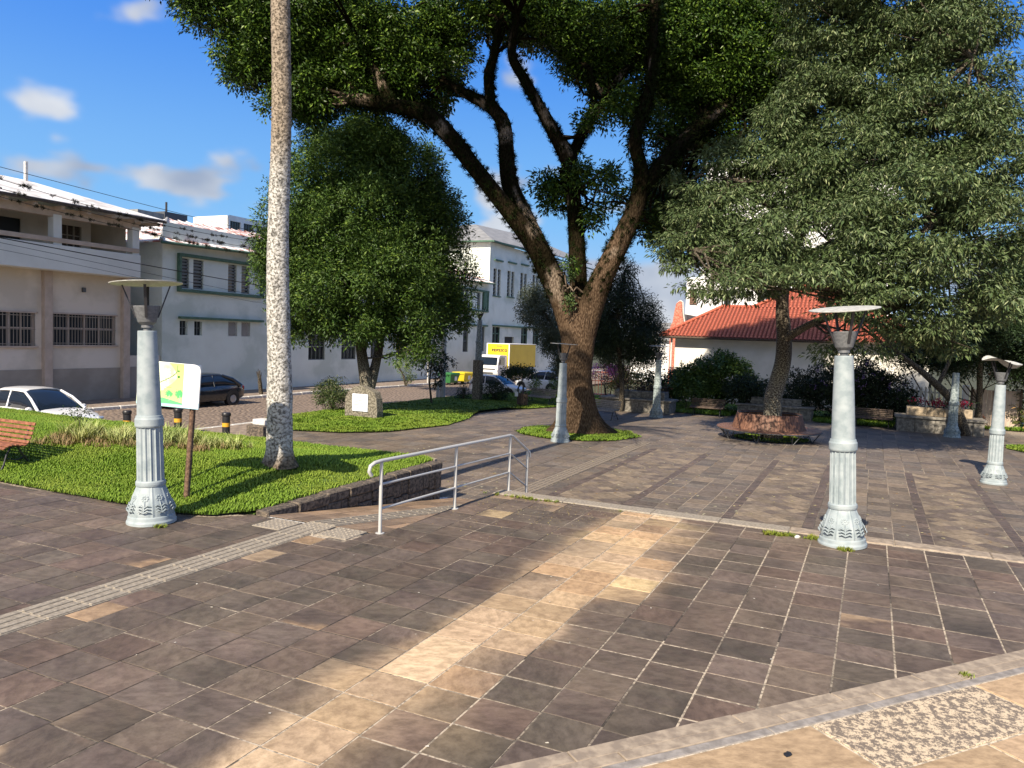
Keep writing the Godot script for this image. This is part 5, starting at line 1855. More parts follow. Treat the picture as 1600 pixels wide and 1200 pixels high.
	# trees and tall shrubs round the edge of the square
	var spots := [
		["olive_tree", "pale silvery-leaved tree beside the lorry, left of the great trunk", [[1.2, 4.5, -45.0, 1.0, 1.4, 1.6], [2.5, 2.9, -45.0, 1.1, 1.6, 1.6], [3.1, 1.1, -45.0, 0.9, 1.1, 1.3]], [Color(0.09, 0.105, 0.065), Color(0.17, 0.19, 0.125), Color(0.25, 0.27, 0.19)], Vector3(2.7, -0.8, -45.0), 0.12, 0.045],
		["dark_conifer", "dark bushy conifer standing right behind the great tree trunk", [[5.2, 5.7, -37.0, 0.6, 1.1, 0.9], [4.9, 4.0, -37.0, 1.8, 1.6, 1.9], [5.8, 3.0, -37.0, 1.5, 1.2, 1.9], [4.3, 2.4, -37.0, 1.4, 0.85, 1.5], [6.3, 2.1, -37.0, 1.1, 0.75, 1.4], [4.7, 3.1, -37.0, 1.2, 1.8, 1.5], [6.6, 3.7, -37.5, 0.5, 1.3, 0.8]], [Color(0.012, 0.026, 0.012), Color(0.03, 0.05, 0.02), Color(0.05, 0.075, 0.03)], Vector3(5.2, -0.8, -37.0), 0.12, 0.035],
		["shade_tree", "dark tree at the right edge behind the far right lamp post", [[20.8, 5.5, -33.0, 1.8, 1.6, 2.0], [20.0, 3.6, -33.0, 1.8, 1.2, 1.8], [22.0, 3.6, -33.0, 1.8, 1.7, 1.8], [19.6, 2.3, -34.0, 1.5, 0.8, 1.3], [22.2, 2.2, -34.0, 1.7, 0.9, 1.5], [18.4, 2.6, -35.0, 1.4, 0.9, 1.3], [23.0, 6.5, -33.0, 2.2, 2.2, 2.0]], [Color(0.014, 0.032, 0.012), Color(0.034, 0.062, 0.02), Color(0.06, 0.09, 0.03)], Vector3(20.6, -0.7, -34.0), 0.13, 0.05],
	]
	for s in spots:
		var t := thing(s[0], s[1], "tree", s[4])
		var limbs := [[[s[4].x, s[4].y, s[4].z, 0.16], [s[4].x + 0.1, s[4].y + 1.2, s[4].z, 0.13], [s[2][1][0], s[2][1][1], s[2][1][2], 0.09], [s[2][0][0], s[2][0][1] + 0.4, s[2][0][2], 0.03]]]
		var w := limb_mesh(limbs, 8, s[4], func(_p): return Color(0.6, 0.55, 0.5), 0.15)
		twigs(w, limbs, s[2], 0.035, 4, s[4], func(_p): return Color(0.5, 0.45, 0.4))
		obj("trunk", w, bark2, t)
		crown(t, s[2], leaf_cluster(18, Vector3(0.32, 0.26, 0.32), s[5], s[6], 0.2, s[3], 40 + int(s[4].x)), M.leaf_matte, 95.0, Vector2(0.7, 1.3), 0.45, -0.2)
	# leaning trunk by the right planter
	at = Vector3(18.0, LOW, -34.0)
	var lt := thing("leaning_tree", "dark slanting trunk with sparse leaves above the planter of red flowers", "tree", Vector3(18.7, LOW, -31.4))
	obj("trunk", limb_mesh([[[18.7, LOW, -31.4, 0.2], [18.2, 0.6, -31.6, 0.17], [17.2, 1.7, -32.0, 0.15], [16.2, 2.6, -32.4, 0.11], [15.4, 3.6, -32.8, 0.06]], [[17.6, 1.2, -31.9, 0.1], [18.3, 2.5, -32.2, 0.07], [18.9, 3.6, -32.5, 0.03]]], 8, lt.position, func(_p): return Color(0.5, 0.45, 0.4)), bark2, lt)
	crown(lt, [[16.0, 3.4, -32.8, 1.4, 0.6, 1.2], [18.6, 3.1, -32.3, 1.2, 0.7, 1.0], [17.4, 4.0, -32.4, 1.3, 0.6, 1.2]], leaf_cluster(16, Vector3(0.32, 0.2, 0.32), 0.14, 0.05, 0.4, [Color(0.035, 0.06, 0.02), Color(0.075, 0.11, 0.035), Color(0.12, 0.15, 0.05)], 47), M.leaf_matte, 16.0, Vector2(0.7, 1.2), 0.5, -0.1)

	# the palm
	at = Vector3(-3.93, 0.33, -13.05)
	var palm := thing("palm_tree", "tall palm whose mottled grey trunk rises out of the picture from the lawn", "palm", at)
	var prof := [[0.0, 0.33], [0.10, 0.275], [0.22, 0.235], [0.45, 0.215], [0.7, 0.21], [0.95, 0.205], [1.15, 0.215], [1.4, 0.205], [1.75, 0.19], [2.4, 0.185], [3.2, 0.18], [4.2, 0.17], [5.4, 0.165], [6.6, 0.16], [7.8, 0.158], [9.5, 0.15], [11.5, 0.14], [12.6, 0.15], [13.2, 0.12]]
	var m := MB.new()
	var pts := []
	var rad := []
	for i in prof.size() - 1:
		var steps := int(ceil((prof[i + 1][0] - prof[i][0]) / 0.055))
		for k in steps:
			var f := float(k) / steps
			var y: float = lerpf(prof[i][0], prof[i + 1][0], f)
			var r: float = lerpf(prof[i][1], prof[i + 1][1], f)
			r *= 1.0 + 0.012 * sin(y * 34.0) + (0.03 * noise.get_noise_1d(y * 90.0) if y < 5.0 else 0.012 * sin(y * 52.0))
			pts.append(Vector3(-0.022 * y + 0.006 * y * y * 0.2 + 0.02 * sin(y * 1.3), y, 0.02 * sin(y * 0.9)))
			rad.append(r)
	m.tube(pts, rad, 22, true, 0.10, noise)
	for i in m.v.size():
		var y := m.v[i].y
		var c := Color(1, 1, 1)
		if y > 4.6:
			c = c.lerp(Color(0.62, 0.52, 0.42), smoothstep(4.6, 6.0, y + 0.8 * noise.get_noise_3dv(m.v[i] * 20.0)))
		if y < 0.35:
			c = c.lerp(Color(0.45, 0.35, 0.27), 1.0 - smoothstep(0.12, 0.4, y + 0.2 * noise.get_noise_3dv(m.v[i] * 60.0)))
		if noise.get_noise_3dv(m.v[i] * Vector3(900, 500, 900)) > 0.30:
			c = c * 0.45
		m.c[i] = c
	obj("trunk", m, M.palm, palm)
	for k in 14:
		m = MB.new()
		var a := TAU * k / 14.0 + rng.randf() * 0.3
		var d := Vector3(cos(a), 0, sin(a))
		var up := rng.randf_range(0.2, 1.2)
		var top := Vector3(-0.1, 13.1, 0)
		var sp := []
		for j in 9:
			var f := j / 8.0
			sp.append(top + d * 3.0 * f + Vector3.UP * (up * 2.2 * f - 2.6 * f * f))
		m.col = Color(0.05, 0.085, 0.02)
		m.tube(sp, [0.035, 0.032, 0.03, 0.027, 0.024, 0.02, 0.016, 0.012, 0.006], 4, false)
		for j in range(1, 44):
			var f := 0.12 + 0.88 * j / 44.0
			var e := f * 8.0
			var i0 := mini(7, int(e))
			var q: Vector3 = sp[i0].lerp(sp[i0 + 1], e - i0)
			var sd := d.cross(Vector3.UP).normalized()
			for s in [-1.0, 1.0]:
				var ld: float = 0.75 * sin(PI * clampf(f, 0.08, 0.97))
				var tip: Vector3 = q + sd * s * ld * 0.8 + d * ld * 0.35 - Vector3.UP * ld * 0.55
				m.tri_n(q - d * 0.02, Vector3.UP, q + d * 0.025, Vector3.UP, tip, Vector3.UP)
		obj("frond", m, M.leaf_matte, palm)


# ---------------------------------------------------------------- lamp posts
func lamp_post(called: String, label: String, at: Vector3, turn: float, lean: Vector2, head := true, old := false, disc_tilt := Vector2.ZERO, bent := 0.0) -> Node3D:
	var t := thing(called, label, "lamp post", at, turn, "concrete lamp posts of the square")
	t.basis = Basis(Vector3.BACK, lean.x) * Basis(Vector3.UP, turn)
	var mk: Material = M.lamp_old if old else M.lamp
	var m := MB.new()
	m.lathe([Vector2(0.315, 0.0), Vector2(0.315, 0.035), Vector2(0.30, 0.06), Vector2(0.295, 0.10), Vector2(0.28, 0.115)], 32)
	obj("foot", m, mk, t)
	# bell with eight panels between ribs
	m = MB.new()
	var rib := func(a: float, _y: float) -> float:
		var f := fposmod(a / TAU * 8.0, 1.0)
		var d := minf(f, 1.0 - f)
		return 1.0 + (0.035 if d < 0.11 else (0.0 if d < 0.15 else 0.006))
	m.lathe([Vector2(0.275, 0.11), Vector2(0.276, 0.15), Vector2(0.268, 0.21), Vector2(0.252, 0.28), Vector2(0.230, 0.35), Vector2(0.204, 0.42), Vector2(0.178, 0.485), Vector2(0.172, 0.50)], 64, rib)
	var bell := obj("bell", m, mk, t)
	for k in 8:
		m = MB.new()
		var a := TAU * (k + 0.5) / 8.0
		var slope := 0.30
		var nn := Vector3(cos(a) * cos(slope), sin(slope), -sin(a) * cos(slope))
		var up := Vector3(-cos(a) * sin(slope), cos(slope), sin(a) * sin(slope))
		var sx := up.cross(nn)
		m.x = Transform3D(Basis(sx * 1.35, up * 1.3, nn * 1.2), Vector3(cos(a) * 0.236, 0.315, -sin(a) * 0.236))
		for e in 8:
			var b := TAU * e / 8.0
			var keep := m.x
			m.x = m.x * Transform3D(Basis(), Vector3(cos(b) * 0.026, 0.035 + sin(b) * 0.026, 0.0)) * Transform3D(Basis(Vector3.RIGHT, PI / 2), Vector3.ZERO)
			m.lathe([Vector2(0.013, 0.0), Vector2(0.011, 0.008), Vector2(0.0, 0.012)], 6)
			m.x = keep
		var keep2 := m.x
		m.x = m.x * Transform3D(Basis(), Vector3(0, 0.035, 0)) * Transform3D(Basis(Vector3.RIGHT, PI / 2), Vector3.ZERO)
		m.lathe([Vector2(0.011, 0.0), Vector2(0.009, 0.012), Vector2(0.0, 0.015)], 6)
		m.x = keep2
		m.tube([Vector3(0, 0.0, 0.008), Vector3(0.002, -0.05, 0.013), Vector3(0, -0.12, 0.02)], [0.006, 0.006, 0.005], 4)
		for s in [-1.0, 1.0]:
			for e in 3:
				var y := -0.035 - 0.03 * e
				m.tube([Vector3(s * 0.004, y - 0.02, 0.012 + 0.004 * e), Vector3(s * 0.035, y, 0.014 + 0.004 * e), Vector3(s * 0.062, y - 0.012, 0.008 + 0.004 * e)], [0.005, 0.012, 0.003], 4)
		obj("relief", m, mk, bell)
	m = MB.new()
	m.lathe([Vector2(0.172, 0.50), Vector2(0.185, 0.505), Vector2(0.190, 0.53), Vector2(0.188, 0.56), Vector2(0.176, 0.578), Vector2(0.160, 0.58)], 32)
	obj("collar", m, mk, t)
	m = MB.new()
	var flute := func(a: float, _y: float) -> float:
		var f := fposmod(a / TAU * 16.0, 1.0)
		return 1.0 if f < 0.25 or f > 0.75 else 0.905
	m.lathe([Vector2(0.172, 0.575), Vector2(0.168, 0.9), Vector2(0.163, 1.305)], 64, flute)
	obj("fluted_shaft", m, mk, t)
	m = MB.new()
	m.lathe([Vector2(0.15, 1.30), Vector2(0.176, 1.302), Vector2(0.182, 1.32), Vector2(0.182, 1.405), Vector2(0.172, 1.425), Vector2(0.166, 1.45), Vector2(0.152, 1.455)], 32)
	obj("ring", m, mk, t)
	m = MB.new()
	m.lathe([Vector2(0.154, 1.45), Vector2(0.150, 1.6), Vector2(0.136, 2.1), Vector2(0.120, 2.575), Vector2(0.116, 2.585), Vector2(0.0, 2.585)], 28)
	obj("shaft", m, mk, t)
	if not head:
		return t
	m = MB.new()
	m.lathe([Vector2(0.05, 2.583), Vector2(0.05, 2.62), Vector2(0.075, 2.625), Vector2(0.072, 2.66), Vector2(0.085, 2.67), Vector2(0.115, 2.70), Vector2(0.168, 2.90), Vector2(0.168, 2.915), Vector2(0.155, 2.915), Vector2(0.11, 2.72), Vector2(0.0, 2.70)], 24)
	var bowl := obj("bowl", m, M.bowl, t)
	for k in 4:
		var a := TAU * k / 4.0 + 0.12
		var d := Vector3(cos(a), 0, sin(a))
		var sd := Vector3(-d.z, 0, d.x)
		m = MB.new()
		var lo := d * 0.135 + Vector3.UP * 2.76
		var hi := d * 0.29 + Vector3.UP * 3.185
		var o := (hi - lo).cross(sd).normalized() * 0.008
		var w := sd * 0.017
		for e in [[lo - w - o, lo + w - o, hi + w - o, hi - w - o], [lo + w + o, lo - w + o, hi - w + o, hi + w + o], [lo + w - o, lo + w + o, hi + w + o, hi + w - o], [lo - w + o, lo - w - o, hi - w - o, hi - w + o]]:
			m.quad(e[0], e[1], e[2], e[3])
		obj("strut", m, M.iron, t)
	m = MB.new()
	m.x = Transform3D(Basis.from_euler(Vector3(disc_tilt.y, 0, disc_tilt.x)), Vector3(0, 3.22, 0))
	if bent > 0.0:
		var rings := []
		for i in 8:
			var ring := []
			for j in 28:
				var a := TAU * j / 28.0
				var r := 0.46 * i / 7.0
				var q := Vector3(cos(a) * r, 0, sin(a) * r)
				q.y = -bent * maxf(0.0, q.x) * maxf(0.0, q.x) * 1.6 + bent * 0.12 * sin(a * 3.0) * r / 0.46
				ring.append(q)
			rings.append(ring)
		for i in 7:
			for j in 28:
				var j2 := (j + 1) % 28
				for s in [0.0, 0.014]:
					var a: Vector3 = rings[i][j] + Vector3.UP * s
					var b: Vector3 = rings[i + 1][j] + Vector3.UP * s
					var c: Vector3 = rings[i + 1][j2] + Vector3.UP * s
					var d: Vector3 = rings[i][j2] + Vector3.UP * s
					if s > 0.0:
						m.quad(a, d, c, b)
					else:
						m.quad(a, b, c, d)
	else:
		m.lathe([Vector2(0.0, -0.012), Vector2(0.42, -0.01), Vector2(0.448, -0.012), Vector2(0.452, -0.002), Vector2(0.43, 0.002), Vector2(0.0, 0.012)], 40)
	obj("disc", m, M.disc, t)
	return t


func build_lamps() -> void:
	lamp_post("lamp_post", "weathered grey concrete lamp post on the near paving beside the map sign", P(7.30, -8.72), 0.5, Vector2(0.030, 0.0), true, false, Vector2(0.02, -0.035))
	lamp_post("lamp_post", "pale concrete lamp post standing just at the top edge of the steps on the right", P(11.40, -0.23), 0.12, Vector2(0.052, 0.0), true, false, Vector2(0.075, 0.075))
	lamp_post("lamp_post", "concrete lamp post in front of the great tree's trunk", P(23.53, -9.15, LOW), 0.8, Vector2(0.0, 0.0), true, false, Vector2(-0.02, 0.03))
	lamp_post("lamp_post", "pale concrete lamp post at the right edge with a bent white disc", P(23.54, 3.06, LOW), 0.2, Vector2(0.0, 0.0), true, false, Vector2(-0.04, 0.11), 0.5)
	lamp_post("lamp_post", "shaded lamp post in front of the long left stone planter", P(34.14, -8.69, LOW), 0.0, Vector2(0.0, 0.0), true, true, Vector2(0.02, 0.03))
	lamp_post("lamp_post", "shaded headless lamp post in front of the planter of red flowers", P(35.39, 3.06, LOW), 0.3, Vector2(0.0, 0.0), false, true)
	# lamp on a rough stone pillar at the edge of the street
	var t := at_uv("pillar_lamp", "lamp on a tall rough stone pillar between the conical shrub and the dark clipped bush", "lamp post", 34.6, -18.05, LOW)
	obj("pillar", bx(nb(), 34.4, 34.8, -18.27, -17.85, LOW - 0.1, 1.47, 0.03), M.stone, t)
	var m := nb()
	m.x = Transform3D()
	m.lathe([Vector2(0.17, 2.15), Vector2(0.165, 3.0), Vector2(0.18, 3.02), Vector2(0.18, 3.12), Vector2(0.15, 3.14), Vector2(0.12, 4.18), Vector2(0.0, 4.18)], 20)
	obj("shaft", m, M.lamp_old, t)
	m = MB.new()
	m.lathe([Vector2(0.05, 4.18), Vector2(0.07, 4.24), Vector2(0.17, 4.50), Vector2(0.155, 4.50), Vector2(0.0, 4.3)], 18)
	obj("bowl", m, M.iron, t)
	for k in 4:
		var a := TAU * k / 4.0
		var d := Vector3(cos(a), 0, sin(a))
		m = MB.new()
		m.tube([d * 0.14 + Vector3.UP * 4.4, d * 0.3 + Vector3.UP * 4.86], [0.016, 0.016], 5)
		obj("strut", m, M.iron, t)


# ---------------------------------------------------------------- furniture
func curved_bench(called: String, label: String, u: float, v: float, y: float, turn: float, length: float, mk: String, group := "") -> Node3D:
	# slatted bench; local x runs along it, +z is the side one sits down from
	var t := thing(called, label, "bench", P(u, v, y), turn, group)
	var prof := [[0.30, 0.40], [0.235, 0.435], [0.16, 0.445], [0.085, 0.44], [0.01, 0.425], [-0.06, 0.425], [-0.115, 0.47], [-0.15, 0.545], [-0.18, 0.62], [-0.205, 0.70], [-0.225, 0.775]]
	for i in prof.size():
		var p: Array = prof[i]
		var q: Array = prof[mini(i + 1, prof.size() - 1)]
		var o: Array = prof[maxi(i - 1, 0)]
		var d := Vector2(q[0] - o[0], q[1] - o[1]).normalized()
		var m := MB.new()
		m.x = Transform3D(Basis(Vector3.RIGHT, Vector3(0, -d.x, d.y) if false else Vector3(0, absf(d.x), signf(-d.x) * d.y), Vector3(0, d.y, d.x)), Vector3(0, p[1], p[0]))
		if m.x.basis.determinant() < 0.0:
			m.x.basis.y = -m.x.basis.y
		var j := rng.randf_range(-0.006, 0.006)
		m.box(Vector3(-length / 2 + j, -0.013, -0.029), Vector3(length / 2 + j, 0.013, 0.029), 0.006)
		obj("slat", m, M[mk], t)
	for s in [-1.0, 1.0]:
		var x: float = s * (length / 2 - 0.16)
		var m := MB.new()
		m.tube([Vector3(x, 0.0, 0.27), Vector3(x, 0.10, 0.22), Vector3(x, 0.28, 0.17), Vector3(x, 0.40, 0.10), Vector3(x, 0.405, -0.04), Vector3(x, 0.45, -0.125), Vector3(x, 0.76, -0.245)], [0.02, 0.018, 0.018, 0.018, 0.018, 0.018, 0.016], 6)
		m.tube([Vector3(x, 0.40, -0.02), Vector3(x, 0.30, -0.06), Vector3(x, 0.14, -0.18), Vector3(x, 0.0, -0.27)], [0.018, 0.018, 0.018, 0.02], 6)
		m.tube([Vector3(x, 0.2, 0.19), Vector3(x, 0.16, 0.0), Vector3(x, 0.2, -0.13)], [0.012, 0.012, 0.012], 5)
		obj("leg", m, M.black, t)
	return t


func build_furniture() -> void:
	# railing beside the ramp
	var t := at_uv("ramp_railing", "white tubular handrail on four posts along the edge of the ramp", "railing", 8.46, -5.80, 0.0)
	for e in [[8.46, -5.81, 0.0, 0.955], [10.29, -5.70, 0.0, 0.955], [12.02, -5.60, -0.0, 0.955], [12.74, -5.58, -0.52, 0.62]]:
		var m := nb()
		m.tube([L(e[0], e[1], e[2]), L(e[0], e[1], e[3])], [0.024, 0.024], 10)
		var p := obj("post", m, M.rail, t)
		m = nb()
		m.x = m.x * Transform3D(Basis(), L(e[0], e[1], e[2]))
		m.lathe([Vector2(0.06, 0), Vector2(0.06, 0.008), Vector2(0.03, 0.012)], 12)
		obj("foot_plate", m, M.rail, p)
	var m := nb()
	m.tube([L(8.27, -5.83, 0.80), L(8.22, -5.835, 0.86), L(8.24, -5.83, 0.93), L(8.32, -5.82, 0.965), L(8.46, -5.81, 0.975), L(10.29, -5.70, 0.975), L(12.02, -5.60, 0.975), L(12.10, -5.597, 0.955), L(12.74, -5.58, 0.63), L(12.82, -5.575, 0.58), L(12.84, -5.575, 0.50)], [0.026, 0.026, 0.026, 0.026, 0.026, 0.026, 0.026, 0.026, 0.026, 0.026, 0.026], 10)
	obj("handrail", m, M.rail, t)
	for y in [[0.66, 0.30], [0.33, -0.03]]:
		m = nb()
		m.tube([L(8.46, -5.81, y[0]), L(10.29, -5.70, y[0]), L(12.02, -5.60, y[0]), L(12.74, -5.58, y[1])], [0.018, 0.018, 0.018, 0.018], 8)
		obj("rail", m, M.rail, t)

	# sign with the town map
	t = thing("map_sign", "green and white park map on leaning wooden posts beside the near left lamp post", "sign", P(8.3, -9.2, 0.09), deg_to_rad(-4.0))
	m = MB.new()
	m.tube([Vector3(0.0, -0.2, 0.0), Vector3(0.10, 1.42, 0.0), Vector3(0.13, 1.95, 0.0)], [0.048, 0.045, 0.045], 4, true)
	obj("post", m, M.post_wood, t)
	m = MB.new()
	m.tube([Vector3(-0.62, -0.2, 0.0), Vector3(-0.60, 1.42, 0.0), Vector3(-0.59, 1.95, 0.0)], [0.045, 0.042, 0.042], 4, true)
	obj("post", m, M.post_wood, t)
	m = MB.new()
	m.x = Transform3D(Basis(Vector3.BACK, -0.055), Vector3(-0.245, 1.70, 0.06))
	m.box(Vector3(-0.48, -0.33, -0.012), Vector3(0.48, 0.33, 0.012), 0.004)
	var board := obj("board", m, M.truck_white, t)
	m = MB.new()
	m.x = Transform3D(Basis(Vector3.BACK, -0.055), Vector3(-0.245, 1.70, 0.0745))
	m.quad(Vector3(-0.475, -0.325, 0), Vector3(0.475, -0.325, 0), Vector3(0.475, 0.325, 0), Vector3(-0.475, 0.325, 0))
	var pm := plain(Color(1, 1, 1), 0.35)
	pm.albedo_texture = map_print()
	obj("map_print", m, pm, board)

	# left bench on the lawn
	curved_bench("park_bench", "reddish slatted bench on the lawn at the left edge, with a curved back", 8.43, -14.12, 0.07, TURN, 1.75, "wood")
	# benches in the shade at the far end
	var far := "benches at the shaded far end of the square"
	curved_bench("park_bench", "dark bench on the grass just left of the great tree, beside the litter bin", 35.6, -14.95, LOW + 0.03, TURN - 0.25, 1.6, "board_grey", far)
	curved_bench("park_bench", "grey bench half hidden right behind the great trunk", 31.6, -10.35, LOW, TURN - 0.3, 1.5, "board_grey", far)
	curved_bench("park_bench", "shaded bench in front of the leafy bright green bush", 36.6, -6.9, LOW, TURN, 1.55, "wood_dark", far)
	curved_bench("park_bench", "shaded bench in front of the purple-flowered hedge", 37.2, 0.15, LOW, TURN, 1.6, "wood_dark", far)

	# round bench about the tree
	t = thing("round_bench", "round wooden bench with a flared slatted back encircling the drooping tree", "bench", Vector3(9.42, LOW, -28.0))
	var n := 72
	for k in n:
		var a0 := TAU * (k + 0.06) / n
		var a1 := TAU * (k + 0.94) / n
		m = MB.new()
		var r0 := 1.29
		var r1 := 1.13
		var y0 := 0.40
		var y1 := 0.95
		var d0 := Vector3(cos(a0), 0, -sin(a0))
		var d1 := Vector3(cos(a1), 0, -sin(a1))
		var A := d0 * r0 + Vector3.UP * y0
		var B := d1 * r0 + Vector3.UP * y0
		var C := d1 * r1 + Vector3.UP * y1
		var D := d0 * r1 + Vector3.UP * y1
		var inn := 0.975
		m.quad(A, B, C, D)
		m.quad(B * Vector3(inn, 1, inn), A * Vector3(inn, 1, inn), D * Vector3(inn, 1, inn), C * Vector3(inn, 1, inn))
		m.quad(D, C, C * Vector3(inn, 1, inn), D * Vector3(inn, 1, inn))
		m.quad(A, D, D * Vector3(inn, 1, inn), A * Vector3(inn, 1, inn))
		m.quad(C, B, B * Vector3(inn, 1, inn), C * Vector3(inn, 1, inn))
		obj("back_slat", m, M.wood_old, t)
	for r in 5:
		for k in 12:
			m = MB.new()
			var ra := 1.30 + 0.106 * r
			var rb := ra + 0.098
			var a0 := TAU * (k + 0.004) / 12.0
			var a1 := TAU * (k + 0.996) / 12.0
			for e in 4:
				var b0 := lerpf(a0, a1, e / 4.0)
				var b1 := lerpf(a0, a1, (e + 1) / 4.0)
				var p0 := Vector3(cos(b0), 0, -sin(b0))
				var p1 := Vector3(cos(b1), 0, -sin(b1))
				var h := Vector3.UP * 0.405
				var g := Vector3.UP * 0.375
				m.quad(p0 * ra + h, p0 * rb + h, p1 * rb + h, p1 * ra + h)
				m.quad(p0 * rb + g, p1 * rb + g, p1 * rb + h, p0 * rb + h)
				m.quad(p1 * ra + g, p0 * ra + g, p0 * ra + h, p1 * ra + h)
			obj("seat_slat", m, M.wood_old, t)
	for rr in [[1.84, 0.365], [1.33, 0.365], [1.11, 0.90]]:
		m = MB.new()
		var pts := []
		var rad := []
		for k in 41:
			pts.append(Vector3(cos(TAU * k / 40.0) * rr[0], rr[1], sin(TAU * k / 40.0) * rr[0]))
			rad.append(0.018)
		m.tube(pts, rad, 5, false)
		obj("hoop", m, M.steel_grey, t)
	for k in 8:
		var a := TAU * (k + 0.3) / 8.0
		var d := Vector3(cos(a), 0, -sin(a))
		var s := Vector3(-d.z, 0, d.x)
		m = MB.new()
		m.tube([d * 1.8 + s * 0.16 + Vector3.UP * 0.36, d * 1.55 + s * 0.03, d * 1.55 - s * 0.03, d * 1.8 - s * 0.16 + Vector3.UP * 0.36], [0.016, 0.016, 0.016, 0.016], 5)
		m.tube([d * 1.32 + Vector3.UP * 0.36, d * 1.55], [0.016, 0.016], 5)
		obj("leg", m, M.steel_grey, t)

	# memorial stone
	t = at_uv("memorial_stone", "rough upright memorial stone with a pale marble plaque on the second lawn", "memorial", 23.9, -17.4, LOW)
	m = nb()
	var o := []
	for e in [[-18.12, -0.85], [-18.16, -0.4], [-18.14, 0.18], [-17.93, 0.46], [-17.72, 0.58], [-17.49, 0.64], [-17.1, 0.52], [-16.84, 0.42], [-16.72, 0.18], [-16.67, -0.3], [-16.72, -0.85]]:
		o.append(Vector2(e[0], e[1]))
	m.prism(o, Vector3.RIGHT, Vector3.UP, L(23.9, 0, 0), L(0.4, 0, 0))
	for i in m.v.size():
		m.v[i] += Vector3(noise.get_noise_3dv(m.v[i] * 80.0), noise.get_noise_3dv(m.v[i] * 80.0 + Vector3(9, 9, 9)), noise.get_noise_3dv(m.v[i] * 80.0 + Vector3(40, 0, 0))) * 0.03
	obj("stone", m, M.stone, t)
	var plq := obj("plaque", bx(nb(), 23.85, 23.89, -17.79, -17.08, -0.33, 0.33, 0.006), M.marble, t)
	m = nb()
	for k in 9:
		var y := 0.24 - 0.055 * k
		var w := 0.22 + 0.08 * sin(k * 2.3)
		bx(m, 23.846, 23.852, -17.435 - w, -17.435 + w, y, y + 0.016)
	obj("inscription", m, M.board_grey, plq)

	# bollards on the pavement
	var first: Node3D = null
	var labels := ["leftmost of the three black bollards with a yellow band, by the white car", "middle black and yellow bollard, seen between the lamp post and the map sign", "black bollard with a yellow band nearest to the palm, at the kerb corner"]
	var sp := [[16.8, -21.2], [17.46, -19.72], [17.59, -17.82]]
	for k in 3:
		var y := ROAD if k == 0 else -0.735
		if first == null:
			t = thing("bollard", labels[0], "bollard", P(sp[k][0], sp[k][1], y), 0.0, "black and yellow bollards along the kerb")
			m = MB.new()
			m.lathe([Vector2(0.115, 0), Vector2(0.115, 0.70), Vector2(0.0, 0.70)], 18)
			obj("post", m, M.black, t)
			m = MB.new()
			m.lathe([Vector2(0.117, 0.36), Vector2(0.117, 0.48)], 18)
			obj("band", m, M.yellow, t)
			m = MB.new()
			m.lathe([Vector2(0.10, 0.66), Vector2(0.135, 0.69), Vector2(0.14, 0.75), Vector2(0.12, 0.79), Vector2(0.0, 0.80)], 18)
			obj("cap", m, M.black, t)
			first = t
		else:
			dup(first, P(sp[k][0], sp[k][1], y), 0.4 * k, labels[k], "black and yellow bollards along the kerb")
	# stone block behind the palm
	t = at_uv("stone_block", "dark square stone block with a white box on top, just left of the palm trunk", "block", 17.05, -15.95, -0.735)
	obj("block", bx(nb(), 16.8, 17.35, -16.25, -15.62, -0.75, -0.12, 0.02), M.dark_wall, t)
	t = at_uv("white_box", "small white box lying on the dark stone block behind the palm", "box", 17.1, -15.9, -0.12)
	obj("box_body", bx(nb(), 16.9, 17.3, -16.12, -15.66, -0.118, 0.05, 0.02), M.white_stone, t)
	# litter bin and planters
	t = at_uv("litter_bin", "dark slatted litter bin with a small white notice, on a post by the shaded path", "litter bin", 33.9, -15.2, LOW)
	m = nb()
	m.tube([L(33.95, -15.22, LOW), L(33.95, -15.22, 0.52)], [0.05, 0.045], 8)
	obj("post", m, M.iron, t)
	for k in 14:
		var a := TAU * k / 14.0
		m = nb()
		m.x = m.x * Transform3D(Basis(Vector3.UP, a), L(33.9, -15.22, 0))
		m.box(Vector3(0.24, -0.56, -0.045), Vector3(0.265, -0.02, 0.045), 0.004)
		obj("slat", m, M.wood_dark, t)
	m = nb()
	m.x = m.x * Transform3D(Basis(), L(33.9, -15.22, 0))
	m.lathe([Vector2(0, -0.55), Vector2(0.235, -0.55), Vector2(0.235, -0.05)], 14)
	obj("liner", m, M.black, t)
	obj("notice", bx(nb(), 33.60, 33.612, -15.50, -15.33, -0.16, 0.06), M.marble, t)
	var pl := [["stone_planter", "long shaded stone planter with a bench ledge behind the far lamp post, under pink blossom", 36.0, -11.95, -8.55, -0.06, -11.4, -8.9, 0.28, "planter"],
		["stone_planter", "low stone planter with a bench ledge directly behind the round bench", 38.0, -5.75, -2.4, -0.10, -5.2, -2.9, 0.22, "planter"],
		["stone_planter", "stone planter with a bench ledge, filled with red flowers, on the right", 36.5, 1.08, 4.3, -0.04, 1.45, 3.9, 0.33, "planter_light"]]
	for p in pl:
		t = at_uv(p[0], p[1], "planter", p[2], (p[3] + p[4]) * 0.5, LOW)
		var v: float = p[3]
		while v < p[4] - 0.05:
			var l := minf(rng.randf_range(0.55, 0.9), p[4] - v)
			obj("base_stone", bx(nb(), p[2], p[2] + 1.4, v + 0.004, v + l - 0.004, LOW - 0.05, p[5] - 0.1, 0.02), M.planter, t)
			v += l
		obj("ledge", bx(nb(), p[2] - 0.08, p[2] + 1.48, p[3] - 0.08, p[4] + 0.08, p[5] - 0.1, p[5], 0.02), M.planter, t)
		v = p[6]
